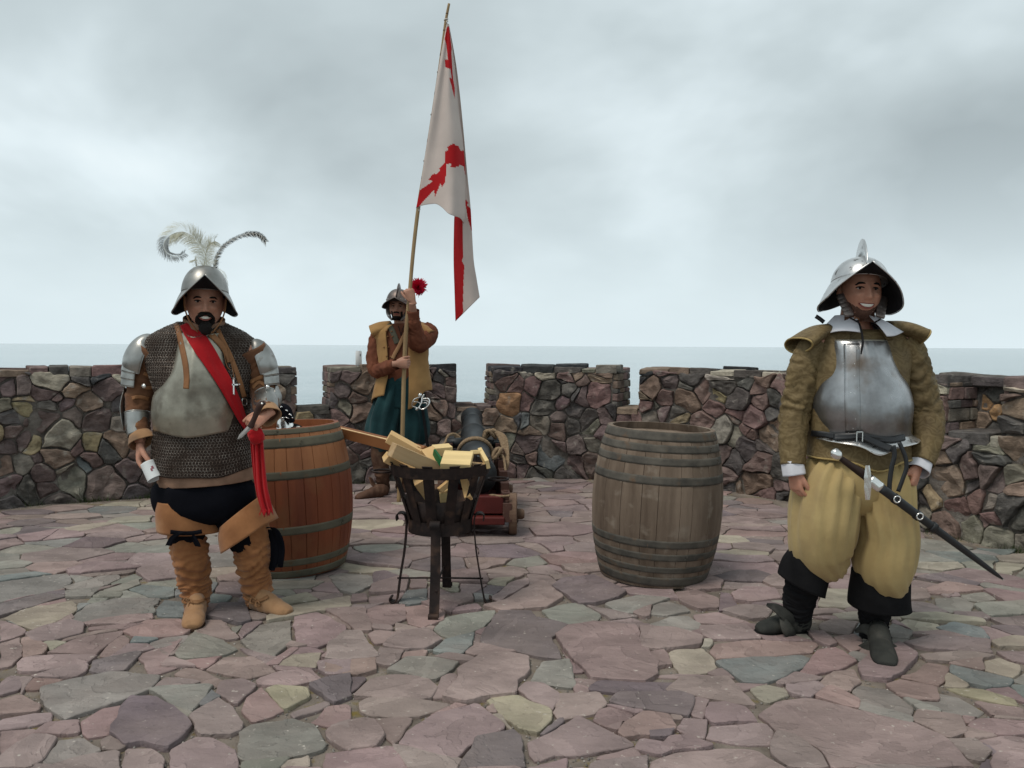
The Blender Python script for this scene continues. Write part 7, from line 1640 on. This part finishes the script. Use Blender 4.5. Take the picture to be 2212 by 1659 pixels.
def flap(pts, Yd, dep=.03):
    a = [P(x, y, Yd - dep * math.sin(i / (len(pts) - 1) * 3.1)) for i, (x, y, w_) in enumerate(pts)]; L_ = []; R_ = []
    for i, (x, y, w_) in enumerate(pts):
        p0 = pts[max(i - 1, 0)]; p1 = pts[min(i + 1, len(pts) - 1)]; dx, dy = p1[0] - p0[0], p1[1] - p0[1]; l = math.hypot(dx, dy) or 1
        L_.append(P(x - dy / l * w_ / 2, y + dx / l * w_ / 2, a[i].y)); R_.append(P(x + dy / l * w_ / 2, y - dx / l * w_ / 2, a[i].y + .01))
    ribbon('spur_leather', L_, R_, mShoeG, Q, n=24, m=5, thick=.005, wave=.003)
flap([(1656, 1306, 6), (1676, 1313, 18), (1696, 1328, 22), (1708, 1342, 26), (1722, 1346, 10)], 3.80); flap([(1688, 1332, 10), (1696, 1350, 22), (1705, 1366, 24), (1716, 1378, 12)], 3.78)
flap([(1847, 1364, 6), (1866, 1358, 20), (1888, 1366, 26), (1908, 1376, 22), (1926, 1380, 8)], 3.70, .05); flap([(1856, 1402, 16), (1875, 1400, 30), (1900, 1402, 40), (1930, 1410, 34), (1940, 1414, 12)], 3.64, .05)
hdRh = Head(P(1857, 630, 3.66), -11, -14, 3, 1.12)
hmR = helmet(Q, hdRh, mSteelS, mDark, dome=(.111, .126, .106), z0=.034, brim=dict(f=.202, s=.160, b=.20, zf=.060, zs=-.064, zb=.02), crest=.088)
for s in (-1, 1):
    for k in range(5):
        t = k / 5; a = hdR.W(s * (.086 - .024 * t), -.020 - .035 * t, -.02 - .085 * t); bq = hdR.W(s * (.080 - .024 * t), -.030 - .035 * t, -.045 - .085 * t)
        v, f = tubemesh([a, (a + bq) / 2, bq], [(.020, .006), (.024, .007), (.020, .006)], m=10, n=5); mk('cheek_lame', v, f, mSteelR, hmR)
    v, f = tubemesh([hdR.W(s * .062, -.06, -.12), hdR.W(s * .03, -.075, -.14)], .004, m=6, n=4); mk('chin_cord', v, f, mDark, hmR)
# long sword worn across the front
ZW = lambda x, y: ((3300 + x * .24111) / 1.8517, (1700 + y * .24111) / 1.8517)
s2 = thing('sword', 'long black scabbarded sword with bright cross guard slung across the mustard breeches', 'sword', tuple(P(1900, 1050, 3.42)))
def zw(x, y, Yd): return P(*ZW(x, y), Yd)
tubeobj('pommel', [zw(110, 420, 3.46), zw(150, 450, 3.455), zw(215, 510, 3.45), zw(262, 545, 3.45)], [.010, .022, .023, .012], mSilver, s2, m=18, n=14)
tubeobj('grip', [zw(250, 545, 3.45), zw(480, 710, 3.44), zw(740, 890, 3.43)], [.0125, .0165, .0205], mat('dark_wood_grip', (.035, .022, .018), .4, bump=.2), s2, m=16, n=20)
v = []
for s, w_ in ((-1, .009), (-.3, .016), (0, .015), (.3, .016), (1, .010)):
    p = zw(708, 955 + s * 285, 3.405); v += [p + Vector((-w_, 0, 0)), p + Vector((0, -.005, 0)), p + Vector((w_, 0, 0)), p + Vector((0, .005, 0))]
mk('cross_guard', v, loftfaces(5, 4, True, True, True), mSilver, s2, smooth=False)
tubeobj('scabbard_mouth', [zw(740, 900, 3.42), zw(930, 1050, 3.41)], [(.024, .014), (.024, .014)], mSilver, s2, m=20, n=6)
tip = P(2166, 1251, 3.60); a = zw(930, 1045, 3.41)
mid = [a.lerp(tip, k) for k in (0, .2, .4, .6, .8, .93, 1)]
tubeobj('scabbard', mid, [(.020, .012), (.020, .012), (.018, .011), (.016, .010), (.013, .009), (.010, .008), (.004, .004)], mBelt, s2, m=18, n=40)
for k in (.10, .27, .40): q0 = a.lerp(tip, k); q1 = a.lerp(tip, k + .03); tubeobj('scabbard_band', [q0, q1], [(.023, .015), (.023, .015)], mBelt, s2, m=18, n=4)
for k in (.11, .29): v, f = tubemesh([a.lerp(tip, k) + Vector((.014 * math.cos(t_), -.018, .014 * math.sin(t_))) for t_ in np.linspace(0, 6.3, 12)], .0035, m=6); mk('hanger_ring', v, f, mSilver, s2)
v, f = revolve([(.001, -.006), (.006, 0), (.001, .006)], 10, tip); mk('chape', v, f, mSilver, s2)
